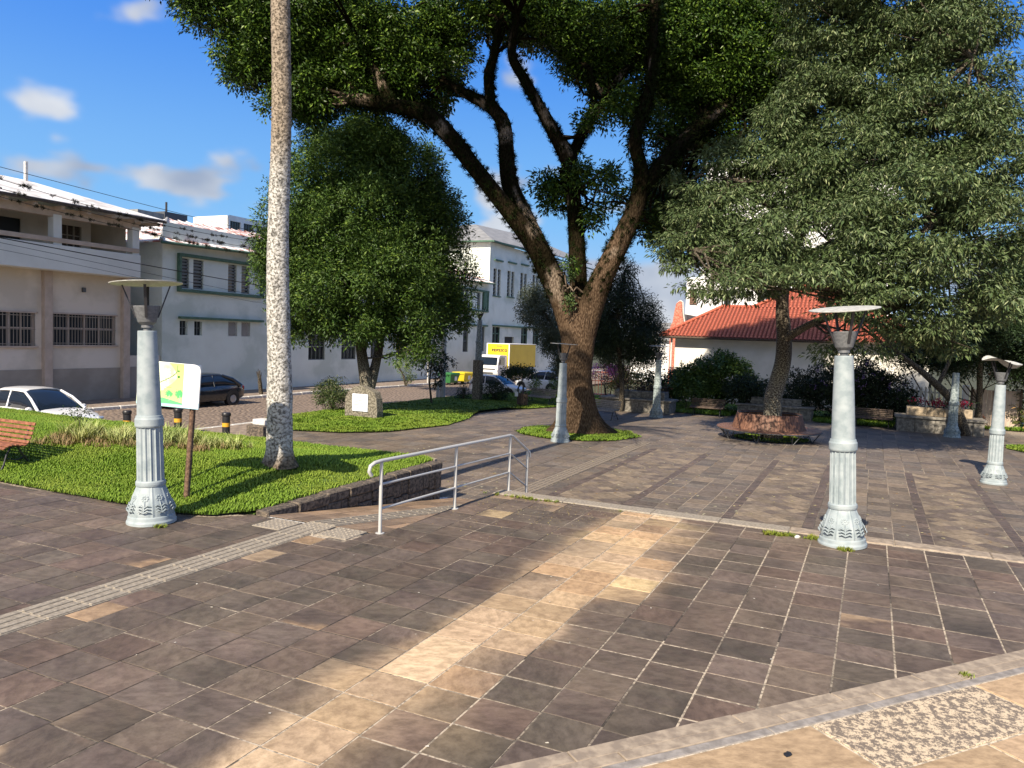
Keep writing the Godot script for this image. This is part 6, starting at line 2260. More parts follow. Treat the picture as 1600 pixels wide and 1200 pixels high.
		while v < p[7] - 0.05:
			var l := minf(rng.randf_range(0.6, 0.95), p[7] - v)
			obj("wall_stone", bx(nb(), p[2] + 0.42, p[2] + 1.3, v + 0.004, v + l - 0.004, p[5], p[8], 0.02), M[p[9]], t)
			v += l
	# fences
	t = at_uv("red_fence", "red painted metal fence with a curved top rail beyond the parked cars", "fence", 44.0, -15.0, -0.8)
	m = nb()
	for k in 26:
		var v := -17.2 + 0.2 * k
		m = nb()
		m.tube([L(44.0, v, -0.8), L(44.0, v, 0.9 + 0.12 * sin(k * 0.5))], [0.016, 0.016], 4)
		obj("picket", m, M.red_rail, t)
	for y in [0.78, 0.25, -0.55]:
		m = nb()
		m.tube([L(44.0, -17.25, y), L(44.0, -12.1, y)], [0.025, 0.025], 5)
		obj("rail", m, M.red_rail, t)
	for v in [-17.2, -15.4, -13.6]:
		obj("post", bx(nb(), 43.9, 44.1, v - 0.1, v + 0.1, -0.9, 1.15, 0.01), M.stone, t)
	t = at_uv("picket_fence", "pale picket fence behind the planter of red flowers", "fence", 41.0, 2.5, LOW)
	for k in 17:
		var v := 0.6 + 0.19 * k
		obj("picket", bx(nb(), 41.0, 41.03, v, v + 0.085, LOW, 1.0 + 0.03 * (k % 2)), M.cream_wall, t)
	for y in [0.75, -0.2]:
		obj("rail", bx(nb(), 41.035, 41.08, 0.5, 3.75, y, y + 0.08), M.cream_wall, t)
	obj("gate_post", bx(nb(), 40.9, 41.15, 3.86, 4.12, LOW, 1.2, 0.01), M.apartment, t)
	t = at_uv("board_fence", "brownish purple board fence behind the far right lamp post", "fence", 41.0, 5.0, LOW)
	for k in 12:
		var v := 4.2 + 0.16 * k
		obj("board", bx(nb(), 41.0, 41.03, v + 0.006, v + 0.154, LOW, 1.05 + rng.randf_range(-0.02, 0.02)), M.board_fence if M.has("board_fence") else M.pink_trim, t)
	for v in [4.18, 5.1, 6.1]:
		obj("post", bx(nb(), 40.92, 41.0, v, v + 0.09, LOW, 1.15), M.wood_dark, t)


func map_print() -> ImageTexture:
	var w := 384
	var h := 264
	var im := Image.create(w, h, false, Image.FORMAT_RGB8)
	var f := FastNoiseLite.new()
	f.seed = 8
	f.frequency = 0.012
	for j in h:
		for i in w:
			var x := float(i) / w
			var y := float(j) / h
			var c := Color(0.86, 0.95, 0.66).lerp(Color(0.95, 0.98, 0.84), clampf(0.5 + f.get_noise_2d(i, j) * 1.4, 0.0, 1.0))
			if x > 0.74:
				c = Color(0.97, 0.98, 0.98) if y < 0.86 else Color(0.72, 0.9, 0.97)
			elif x > 0.50 + 0.13 * sin(y * 5.0) - 0.35 * maxf(0.0, y - 0.35) - 0.0:
				c = Color(0.80, 0.93, 0.50).lerp(Color(0.86, 0.95, 0.60), y)
			if x <= 0.74:
				if y > 0.80 + 0.10 * absf(x - 0.42) * 3.0 and x > 0.1:
					c = Color(0.42, 0.85, 0.52)
				if y > 0.93:
					c = Color(0.70, 0.93, 0.92)
				var wv := f.get_noise_2d(i * 9.0, j * 9.0) * 0.05
				if Vector2(x - 0.52, (y - 0.70) * 0.8).length() < 0.062 + wv or Vector2(x - 0.69, (y - 0.69) * 0.8).length() < 0.075 + wv:
					c = Color(0.36, 0.74, 0.44)
				if (absf(x - 0.525) < 0.006 or absf(x - 0.695) < 0.006) and y > 0.72 and y < 0.86:
					c = Color(0.62, 0.86, 0.66)
				if Vector2((x - 0.66) * 1.4, y - 0.30).length() < 0.03 or Vector2((x - 0.655) * 1.4, y - 0.17).length() < 0.022:
					c = Color(0.25, 0.5, 0.2)
			im.set_pixel(i, j, c)
	for r in 9:      # town blocks
		for k in 9:
			var x := 0.07 + 0.052 * k + 0.008 * r
			var y := 0.14 + 0.058 * r
			if x < 0.52 - 0.30 * maxf(0.0, y - 0.3):
				im.fill_rect(Rect2i(int(x * w), int(y * h), 13, 9), Color(0.98, 0.99, 0.93))
				im.fill_rect(Rect2i(int(x * w) + 3, int(y * h) + 3, 6, 2), Color(0.66, 0.74, 0.6))
	for k in 400:    # the road
		var f2 := k / 399.0
		var x := lerpf(0.63, 0.10, smoothstep(0.15, 1.0, f2))
		var y := 0.04 + 0.72 * f2
		im.fill_rect(Rect2i(int(x * w), int(y * h), 4, 4), Color(0.36, 0.40, 0.33))
	for k in 14:     # text lines too small to read
		var y := 0.10 + 0.055 * k
		im.fill_rect(Rect2i(int(0.78 * w), int(y * h), 30 + (k * 17) % 34, 2), Color(0.84, 0.80, 0.86))
	im.fill_rect(Rect2i(int(0.90 * w), int(0.05 * h), 5, 5), Color(0.7, 0.2, 0.3))
	im.fill_rect(Rect2i(int(0.45 * w), int(0.55 * h), 40, 4), Color(0.92, 0.72, 0.35))
	im.fill_rect(Rect2i(int(0.20 * w), int(0.74 * h), 34, 4), Color(0.92, 0.80, 0.40))
	return ImageTexture.create_from_image(im)


# ---------------------------------------------------------------- vehicles
func loft(m: MB, rings: Array, closed_ends := true) -> void:
	# rings of equal length, joined with smooth normals
	var k: int = rings[0].size()
	var n := rings.size()
	var nm := []
	for i in n:
		var row := []
		for j in k:
			var a: Vector3 = rings[maxi(0, i - 1)][j]
			var b: Vector3 = rings[mini(n - 1, i + 1)][j]
			var c: Vector3 = rings[i][(j + k - 1) % k]
			var d: Vector3 = rings[i][(j + 1) % k]
			row.append((b - a).cross(d - c).normalized())
		nm.append(row)
	var ctr := Vector3.ZERO
	for p in rings[n / 2]:
		ctr += p
	ctr /= k
	var flip: bool = nm[n / 2][0].dot(rings[n / 2][0] - ctr) < 0.0
	for i in n - 1:
		for j in k:
			var j2 := (j + 1) % k
			var s := -1.0 if flip else 1.0
			if flip:
				m.quad_n(rings[i][j], nm[i][j] * s, rings[i][j2], nm[i][j2] * s, rings[i + 1][j2], nm[i + 1][j2] * s, rings[i + 1][j], nm[i + 1][j] * s)
			else:
				m.quad_n(rings[i][j], nm[i][j], rings[i + 1][j], nm[i + 1][j], rings[i + 1][j2], nm[i + 1][j2], rings[i][j2], nm[i][j2])
	if closed_ends:
		for e in [0, n - 1]:
			var c := Vector3.ZERO
			for p in rings[e]:
				c += p
			c /= k
			for j in k:
				m.outward(ctr, c, rings[e][j], rings[e][(j + 1) % k])


func make_car(t: Node3D, st: Array, gh: Array, paint: String, wheels: Array, wr: float) -> void:
	# st: x, sill, shoulder, half width; gh: windscreen foot, roof front, roof rear, tail foot, roof height, belt height, half widths
	var rings := []
	for s in st:
		var x: float = s[0]
		var b: float = s[1]
		var h: float = s[2]
		var w: float = s[3]
		var m1 := b + (h - b) * 0.35
		var r := []
		for e in [[-0.86, b], [-0.97, b + 0.06], [-1.0, m1], [-1.0, b + (h - b) * 0.66], [-0.965, h - 0.09], [-0.90, h - 0.02], [-0.6, h + 0.012], [0.0, h + 0.03], [0.6, h + 0.012], [0.90, h - 0.02], [0.965, h - 0.09], [1.0, b + (h - b) * 0.66], [1.0, m1], [0.97, b + 0.06], [0.86, b]]:
			r.append(Vector3(x, e[1], e[0] * w))
		rings.append(r)
	var m := MB.new()
	loft(m, rings)
	obj("body", m, M[paint], t)
	# glasshouse
	var wb: float = gh[6]
	var wt: float = gh[7]
	var belt: float = gh[5]
	var roof: float = gh[4]
	var ring := func(x: float, y: float, k: float) -> Array:
		var hw := lerpf(wb, wt, k)
		return [Vector3(x, belt - 0.06, -wb), Vector3(x, lerpf(belt, y, 0.5), -lerpf(wb, hw, 0.45)), Vector3(x, y - 0.06 * k, -hw), Vector3(x, y + 0.012 * k, -hw * 0.72), Vector3(x, y + 0.035 * k, 0), Vector3(x, y + 0.012 * k, hw * 0.72), Vector3(x, y - 0.06 * k, hw), Vector3(x, lerpf(belt, y, 0.5), lerpf(wb, hw, 0.45)), Vector3(x, belt - 0.06, wb)]
	rings = []
	var curve := []
	for i in 5:
		curve.append([lerpf(gh[0], gh[1], i / 4.0), lerpf(belt, roof, pow(i / 4.0, 0.82))])
	for i in range(1, 5):
		curve.append([lerpf(gh[1], gh[2], i / 4.0), roof + 0.03 * sin(PI * i / 4.0)])
	for i in range(1, 5):
		curve.append([lerpf(gh[2], gh[3], i / 4.0), lerpf(roof, belt, pow(i / 4.0, 1.3))])
	for c in curve:
		rings.append(ring.call(c[0], c[1], clampf((c[1] - belt) / (roof - belt), 0.0, 1.0)))
	m = MB.new()
	loft(m, rings)
	obj("windows", m, M.car_glass, t)
	# painted roof and pillars over the glass
	m = MB.new()
	var rr := []
	for i in range(4, 9):
		var c: Array = curve[i]
		var hw := wt + 0.006
		rr.append([Vector3(c[0], c[1] - 0.085, -hw - 0.012), Vector3(c[0], c[1] - 0.035, -hw - 0.002), Vector3(c[0], c[1] + 0.02, -hw * 0.72), Vector3(c[0], c[1] + 0.045, 0), Vector3(c[0], c[1] + 0.02, hw * 0.72), Vector3(c[0], c[1] - 0.035, hw + 0.002), Vector3(c[0], c[1] - 0.085, hw + 0.012), Vector3(c[0], c[1] - 0.02, 0)])
	loft(m, rr)
	obj("roof", m, M[paint], t)
	for s in [-1.0, 1.0]:
		m = MB.new()
		m.tube([Vector3(gh[0] + 0.05, belt - 0.02, s * wb), Vector3(lerpf(gh[0], gh[1], 0.5), lerpf(belt, roof, 0.57), s * lerpf(wb, wt, 0.5)), Vector3(gh[1], roof - 0.05, s * wt)], [0.05, 0.045, 0.04], 6)
		obj("windscreen_pillar", m, M[paint], t)
		m = MB.new()
		m.tube([Vector3(gh[2], roof - 0.05, s * wt), Vector3(lerpf(gh[2], gh[3], 0.55), lerpf(roof, belt, 0.45), s * lerpf(wt, wb, 0.5)), Vector3(gh[3], belt - 0.02, s * wb)], [0.06, 0.09, 0.11], 6)
		obj("rear_pillar", m, M[paint], t)
		m = MB.new()
		var bx_: float = lerpf(gh[1], gh[2], 0.52)
		m.tube([Vector3(bx_, roof - 0.05, s * (wt + 0.004)), Vector3(bx_ + 0.06, belt - 0.03, s * (wb + 0.004))], [0.035, 0.04], 5)
		obj("middle_pillar", m, M[paint], t)
		m = MB.new()
		m.x = Transform3D(Basis(Vector3.UP, -s * 0.15), Vector3(gh[0] - 0.20, belt + 0.03, s * (wb + 0.13)))
		var ml := []
		for i in 5:
			var f := i / 4.0
			var sc := 0.35 + 0.65 * sin(PI * clampf(f, 0.1, 0.9))
			var q := []
			for j in 8:
				q.append(Vector3(-0.06 + 0.12 * f, sin(TAU * j / 8.0) * 0.075 * sc, cos(TAU * j / 8.0) * 0.11 * sc))
			ml.append(q)
		loft(m, ml)
		obj("mirror", m, M[paint], t)
		for k in [0, 1]:
			m = MB.new()
			var hx: float = lerpf(gh[1], gh[2], 0.47 + 0.5 * k)
			m.box(Vector3(hx - 0.10, belt - 0.16, s * (wb + 0.03) - 0.012), Vector3(hx + 0.08, belt - 0.135, s * (wb + 0.03) + 0.016), 0.008)
			obj("door_handle", m, M[paint], t)
	for x in wheels:
		for s in [-1.0, 1.0]:
			var hw := 0.0
			for i in st.size() - 1:
				if (st[i][0] - x) * (st[i + 1][0] - x) <= 0.0:
					hw = maxf(st[i][3], st[i + 1][3])
			var w := MB.new()
			w.x = Transform3D(Basis(Vector3.RIGHT, s * PI / 2), Vector3(x, wr, s * (hw - 0.20)))
			w.lathe([Vector2(wr * 0.6, 0.20), Vector2(wr * 0.93, 0.215), Vector2(wr, 0.19), Vector2(wr, 0.04), Vector2(wr * 0.9, 0.0), Vector2(0, 0)], 22)
			var tyre := obj("wheel", w, M.rubber, t)
			w = MB.new()
			w.x = Transform3D(Basis(Vector3.RIGHT, s * PI / 2), Vector3(x, wr, s * (hw - 0.20)))
			w.lathe([Vector2(wr * 0.62, 0.19), Vector2(wr * 0.60, 0.205), Vector2(wr * 0.56, 0.18), Vector2(wr * 0.2, 0.19), Vector2(0, 0.195)], 22)
			obj("rim", w, M.alloy, tyre)
			w = MB.new()
			w.x = Transform3D(Basis(Vector3.RIGHT, s * PI / 2), Vector3(x, wr + 0.03, s * (hw - 0.19)))
			w.lathe([Vector2(wr + 0.09, 0.0), Vector2(wr + 0.09, 0.196), Vector2(wr * 0.8, 0.197)], 24)
			obj("wheel_arch", w, M.black, t)
	var fx: float = st[st.size() - 1][0]
	var bxx: float = st[0][0]
	for s in [-1.0, 1.0]:
		m = MB.new()
		m.x = Transform3D(Basis(Vector3.UP, -s * 0.45), Vector3(fx - 0.14, belt - 0.27, s * 0.62))
		m.box(Vector3(-0.09, -0.06, -0.17), Vector3(0.06, 0.06, 0.17), 0.04)
		obj("headlight", m, M.lens, t)
		m = MB.new()
		m.x = Transform3D(Basis(Vector3.UP, s * 0.4), Vector3(bxx + 0.10, belt - 0.14, s * 0.66))
		m.box(Vector3(-0.06, -0.09, -0.12), Vector3(0.08, 0.09, 0.12), 0.03)
		obj("tail_light", m, M.tail, t)
	m = MB.new()
	m.box(Vector3(fx - 0.06, 0.40, -0.45), Vector3(fx + 0.012, 0.55, 0.45), 0.02)
	obj("grille", m, M.black, t)
	m = MB.new()
	m.box(Vector3(fx - 0.12, 0.22, -0.62), Vector3(fx - 0.015, 0.33, 0.62), 0.03)
	obj("bumper_vent", m, M.black, t)


func build_vehicles() -> void:
	var hatch := [[-2.0, 0.42, 0.80, 0.62], [-1.95, 0.30, 0.92, 0.76], [-1.6, 0.24, 0.96, 0.84], [-0.8, 0.20, 0.97, 0.865], [0.1, 0.20, 0.955, 0.87], [0.75, 0.21, 0.94, 0.865], [1.2, 0.23, 0.89, 0.855], [1.6, 0.25, 0.82, 0.81], [1.88, 0.29, 0.735, 0.70], [2.02, 0.34, 0.65, 0.55]]
	var gl := [0.86, -0.02, -1.35, -1.9, 1.50, 0.93, 0.80, 0.60]
	var g := "white cars parked nose-in along the square"
	var t := thing("parked_car", "white hatchback parked nose-in behind the bench at the left edge", "car", P(15.3, -23.0, ROAD), TURN, g)
	make_car(t, hatch, gl, "car_white", [-1.27, 1.28], 0.31)
	t.scale = Vector3.ONE * 0.94
	dup(t, P(41.6, -20.3, ROAD - 0.08), TURN - 0.05, "white car half hidden by the dark clipped bush, in front of the lorry", g).scale = Vector3.ONE * 0.85
	dup(t, P(46.4, -19.4, ROAD + 0.004), TURN + PI - 0.25, "white car beyond the litter bin, right of the half hidden white car", g)
	var sedan := [[-2.2, 0.42, 0.82, 0.62], [-2.12, 0.32, 0.92, 0.76], [-1.7, 0.24, 0.96, 0.83], [-0.8, 0.20, 0.94, 0.855], [0.2, 0.20, 0.92, 0.86], [0.9, 0.21, 0.90, 0.85], [1.4, 0.24, 0.84, 0.83], [1.85, 0.28, 0.75, 0.78], [2.1, 0.34, 0.66, 0.64], [2.18, 0.40, 0.58, 0.5]]
	t = thing("parked_car", "black sedan parked along the far kerb, partly hidden by the map sign", "car", P(24.9, -27.05, ROAD), TURN - PI / 2, "")
	make_car(t, sedan, [1.05, 0.25, -0.95, -1.85, 1.40, 0.90, 0.80, 0.58], "car_black", [-1.36, 1.36], 0.30)

	# delivery lorry; local x runs along the street towards the viewer
	t = thing("delivery_lorry", "white-cabbed delivery lorry with a bright yellow box body, parked across the street", "truck", P(55.6, -26.5, ROAD), TURN - PI / 2)
	var m := MB.new()
	var prof := [Vector2(1.6, 0.45), Vector2(3.18, 0.45), Vector2(3.24, 0.95), Vector2(3.2, 1.32), Vector2(3.0, 2.0), Vector2(2.8, 2.12), Vector2(1.7, 2.12), Vector2(1.6, 2.0)]
	m.prism(prof, Vector3.RIGHT, Vector3.UP, Vector3(0, 0, -0.82), Vector3(0, 0, 1.64))
	var cab := obj("cab", m, M.truck_white, t)
	m = MB.new()
	m.quad(Vector3(3.205, 1.36, 0.74), Vector3(3.205, 1.36, -0.74), Vector3(3.025, 1.96, -0.70), Vector3(3.025, 1.96, 0.70))
	m.quad(Vector3(3.215, 1.36, 0.72), Vector3(3.035, 1.95, 0.68), Vector3(3.035, 1.95, -0.68), Vector3(3.215, 1.36, -0.72))
	obj("windscreen", m, M.car_glass, cab)
	for s in [-1.0, 1.0]:
		m = MB.new()
		m.prism([Vector2(2.1, 1.36), Vector2(3.02, 1.36), Vector2(2.86, 1.95), Vector2(2.1, 1.95)], Vector3.RIGHT, Vector3.UP, Vector3(0, 0, s * 0.82), Vector3(0, 0, s * 0.006))
		obj("side_window", m, M.car_glass, cab)
		m = MB.new()
		m.box(Vector3(3.15, 0.62, s * 0.62 - 0.16), Vector3(3.26, 0.82, s * 0.62 + 0.16), 0.03)
		obj("headlight", m, M.lens, cab)
		m = MB.new()
		m.box(Vector3(3.08, 1.45, s * 0.95 - 0.06), Vector3(3.14, 1.80, s * 0.95 + 0.06), 0.02)
		m.tube([Vector3(3.0, 1.85, s * 0.82), Vector3(3.11, 1.8, s * 0.93)], [0.015, 0.015], 5)
		obj("mirror", m, M.black, cab)
		m = MB.new()
		m.box(Vector3(2.05, 0.5, s * 0.822 - 0.006), Vector3(2.07, 1.95, s * 0.822 + 0.006))
		obj("door_seam", m, M.black, cab)
	m = MB.new()
	m.box(Vector3(3.2, 1.0, -0.62), Vector3(3.255, 1.1, 0.62), 0.01)
	m.box(Vector3(3.16, 0.62, -0.44), Vector3(3.25, 0.82, 0.44), 0.02)
	obj("grille", m, M.steel_grey, cab)
	m = MB.new()
	m.box(Vector3(3.1, 0.36, -0.84), Vector3(3.3, 0.56, 0.84), 0.03)
	obj("bumper", m, M.truck_white, cab)
	m = MB.new()
	m.box(Vector3(3.3, 0.40, -0.2), Vector3(3.31, 0.51, 0.2))
	obj("number_plate", m, M.marble, cab)
	m = MB.new()
	m.box(Vector3(-3.6, 1.10, -0.97), Vector3(1.55, 2.98, 0.97), 0.03)
	var box := obj("box_body", m, M.truck_yellow, t)
	m = MB.new()
	m.box(Vector3(-3.63, 2.965, -1.0), Vector3(1.585, 3.02, 1.0), 0.015)
	obj("box_roof", m, M.truck_white, box)
	for s in [-1.0, 1.0]:
		m = MB.new()
		m.box(Vector3(1.50, 1.07, s * 0.955 - 0.045), Vector3(1.59, 2.97, s * 0.955 + 0.045), 0.015)
		obj("corner_trim", m, M.truck_white, box)
	m = MB.new()
	m.box(Vector3(-3.5, 0.6, -0.5), Vector3(2.0, 0.9, 0.5))
	obj("chassis", m, M.black, t)
	for x in [2.35, -2.2]:
		for s in [-1.0, 1.0]:
			var w := MB.new()
			w.x = Transform3D(Basis(Vector3.RIGHT, s * PI / 2), Vector3(x, 0.40, s * 0.62))
			w.lathe([Vector2(0.22, 0.2), Vector2(0.37, 0.22), Vector2(0.40, 0.19), Vector2(0.40, 0.02), Vector2(0, 0)], 20)
			var wh := obj("wheel", w, M.rubber, t)
			w = MB.new()
			w.x = Transform3D(Basis(Vector3.RIGHT, s * PI / 2), Vector3(x, 0.40, s * 0.62))
			w.lathe([Vector2(0.23, 0.195), Vector2(0.2, 0.16), Vector2(0.08, 0.2), Vector2(0, 0.205)], 16)
			obj("rim", w, M.alloy, wh)
	# lettering over the cab and the emblem on the side
	var tm := TextMesh.new()
	var sf := SystemFont.new()
	sf.font_names = PackedStringArray(["Droid Sans"])
	sf.font_weight = 700
	tm.font = sf
	tm.text = "PEPSICO"
	tm.font_size = 32
	tm.pixel_size = 0.0095
	tm.depth = 0.03
	var ink := plain(lin(0.008, 0.01, 0.04), 0.6)
	var lt := obj("lettering", tm, ink, box)
	lt.position = Vector3(1.572, 2.48, -0.12)
	lt.rotation.y = PI / 2
	lt.scale = Vector3(1.12, 0.95, 1.0)
	m = MB.new()
	m.box(Vector3(1.56, 2.79, -0.35), Vector3(1.568, 2.84, 0.15))
	m.box(Vector3(1.56, 2.2, -0.45), Vector3(1.568, 2.225, 0.1))
	obj("lettering", m, M.slate, box)
	for s in [1.0]:
		m = MB.new()
		m.prism([Vector2(-1.55, 1.62), Vector2(-0.9, 1.56), Vector2(-0.42, 1.72), Vector2(-0.32, 2.0), Vector2(-0.52, 2.14), Vector2(-0.40, 2.30), Vector2(-0.72, 2.46), Vector2(-1.2, 2.36), Vector2(-1.62, 2.30), Vector2(-1.70, 2.12), Vector2(-1.52, 1.98), Vector2(-1.68, 1.80)], Vector3.RIGHT, Vector3.UP, Vector3(0, 0, 0.972), Vector3(0, 0, 0.008))
		var em := obj("emblem", m, M.logo_red, box)
		m = MB.new()
		m.prism([Vector2(-1.48, 1.86), Vector2(-0.55, 1.84), Vector2(-0.48, 2.02), Vector2(-0.8, 2.10), Vector2(-1.3, 2.12), Vector2(-1.52, 2.02)], Vector3.RIGHT, Vector3.UP, Vector3(0, 0, 0.98), Vector3(0, 0, 0.006))
		obj("emblem_band", m, M.logo_pink, em)
		m = MB.new()
		for e in [[-1.35, 1.92, 2.05], [-1.2, 1.90, 2.03], [-1.02, 1.92, 2.06], [-0.86, 1.90, 2.02], [-0.7, 1.9, 2.04]]:
			m.box(Vector3(e[0], e[1], 0.984), Vector3(e[0] + 0.07, e[2], 0.99))
		obj("emblem_letters", m, M.logo_red, em)
		m = MB.new()
		m.tube([Vector3(-0.95, 2.45, 0.975), Vector3(-1.03, 2.58, 0.975), Vector3(-0.95, 2.68, 0.975), Vector3(-1.02, 2.80, 0.975)], [0.05, 0.035, 0.03, 0.012], 6)
		m.tube([Vector3(-1.16, 2.40, 0.975), Vector3(-1.2, 2.5, 0.975), Vector3(-1.14, 2.6, 0.975)], [0.035, 0.03, 0.012], 6)
		obj("emblem_steam", m, M.logo_pink, em)

	# wheeled containers
	for c in [["waste_container", "green wheeled waste container on the far kerb, left of the yellow one", 47.75, "bin_green"], ["waste_container", "yellow wheeled waste container on the far kerb, right of the green one", 49.75, "bin_yellow"]]:
		t = at_uv(c[0], c[1], "waste container", c[2], -27.2, ROAD, "wheeled waste containers")
		m = nb()
		var u: float = c[2]
		var lo := [L(u - 0.5, -27.62, ROAD + 0.16), L(u - 0.5, -26.85, ROAD + 0.16), L(u + 0.5, -26.85, ROAD + 0.16), L(u + 0.5, -27.62, ROAD + 0.16)]
		var hi := [L(u - 0.66, -27.75, -0.12), L(u - 0.66, -26.72, -0.12), L(u + 0.66, -26.72, -0.12), L(u + 0.66, -27.75, -0.12)]
		for k in 4:
			m.quad(lo[k], lo[(k + 1) % 4], hi[(k + 1) % 4], hi[k])
		obj("tub", m, M[c[3]], t)
		obj("rim", bx(nb(), u - 0.7, u + 0.7, -27.8, -26.68, -0.15, -0.09, 0.02), M[c[3]], t)
		obj("lid", bx(nb(), u - 0.69, u + 0.69, -27.78, -26.7, -0.088, 0.0, 0.04), M[c[3]], t)
		obj("notice", bx(nb(), u - 0.02, u + 0.32, -26.79, -26.75, -0.55, -0.22), M.marble, t)
		for k in [[-0.4, -27.5], [-0.4, -26.95], [0.4, -27.5], [0.4, -26.95]]:
			m = nb()
			m.x = m.x * Transform3D(Basis(Vector3.RIGHT, PI / 2), L(u + k[0], k[1], ROAD + 0.09))
			m.lathe([Vector2(0.09, -0.03), Vector2(0.09, 0.03), Vector2(0, 0.03)], 10)
			obj("wheel", m, M.rubber, t)


# ---------------------------------------------------------------- shrubs and flowers
func shrub(called: String, label: String, category: String, foot: Vector3, blobs: Array, cols: Array, leaf: Vector2, dens: float, stem := 0.03, group := "", mk := "leaf_matte", seed_ := 1, stems := 4) -> Node3D:
	var t := thing(called, label, category, foot, 0.0, group)
	var m := MB.new()
	m.x = Transform3D(Basis(), -foot)
	for i in stems:
		var b: Array = blobs[i % blobs.size()]
		var c := Vector3(b[0], b[1], b[2])
		var o := Vector3(rng.randf_range(-1, 1), 0, rng.randf_range(-1, 1)) * stem * 2.0 * (0.0 if stems == 1 else 1.0)
		m.tube([foot + o, foot.lerp(c, 0.5) + o, c + Vector3(rng.randfn() * b[3], rng.randfn() * b[4] * 0.3, rng.randfn() * b[5]) * 0.3], [stem, stem * 0.8, stem * 0.3], 6)
	for i in m.c.size():
		m.c[i] = Color(0.6, 0.55, 0.5)
	obj("stems", m, M.bark2, t)
	crown(t, blobs, leaf_cluster(14, Vector3(0.17, 0.13, 0.17), leaf.x, leaf.y, 0.15, cols, 60 + seed_), M[mk], dens, Vector2(0.7, 1.3), 0.40, -0.2, 0.5, "foliage")
	return t


func W(u: float, v: float, y: float, rx: float, ry: float, rz: float) -> Array:
	var p := P(u, v, y)
	return [p.x, p.y, p.z, rx, ry, rz]


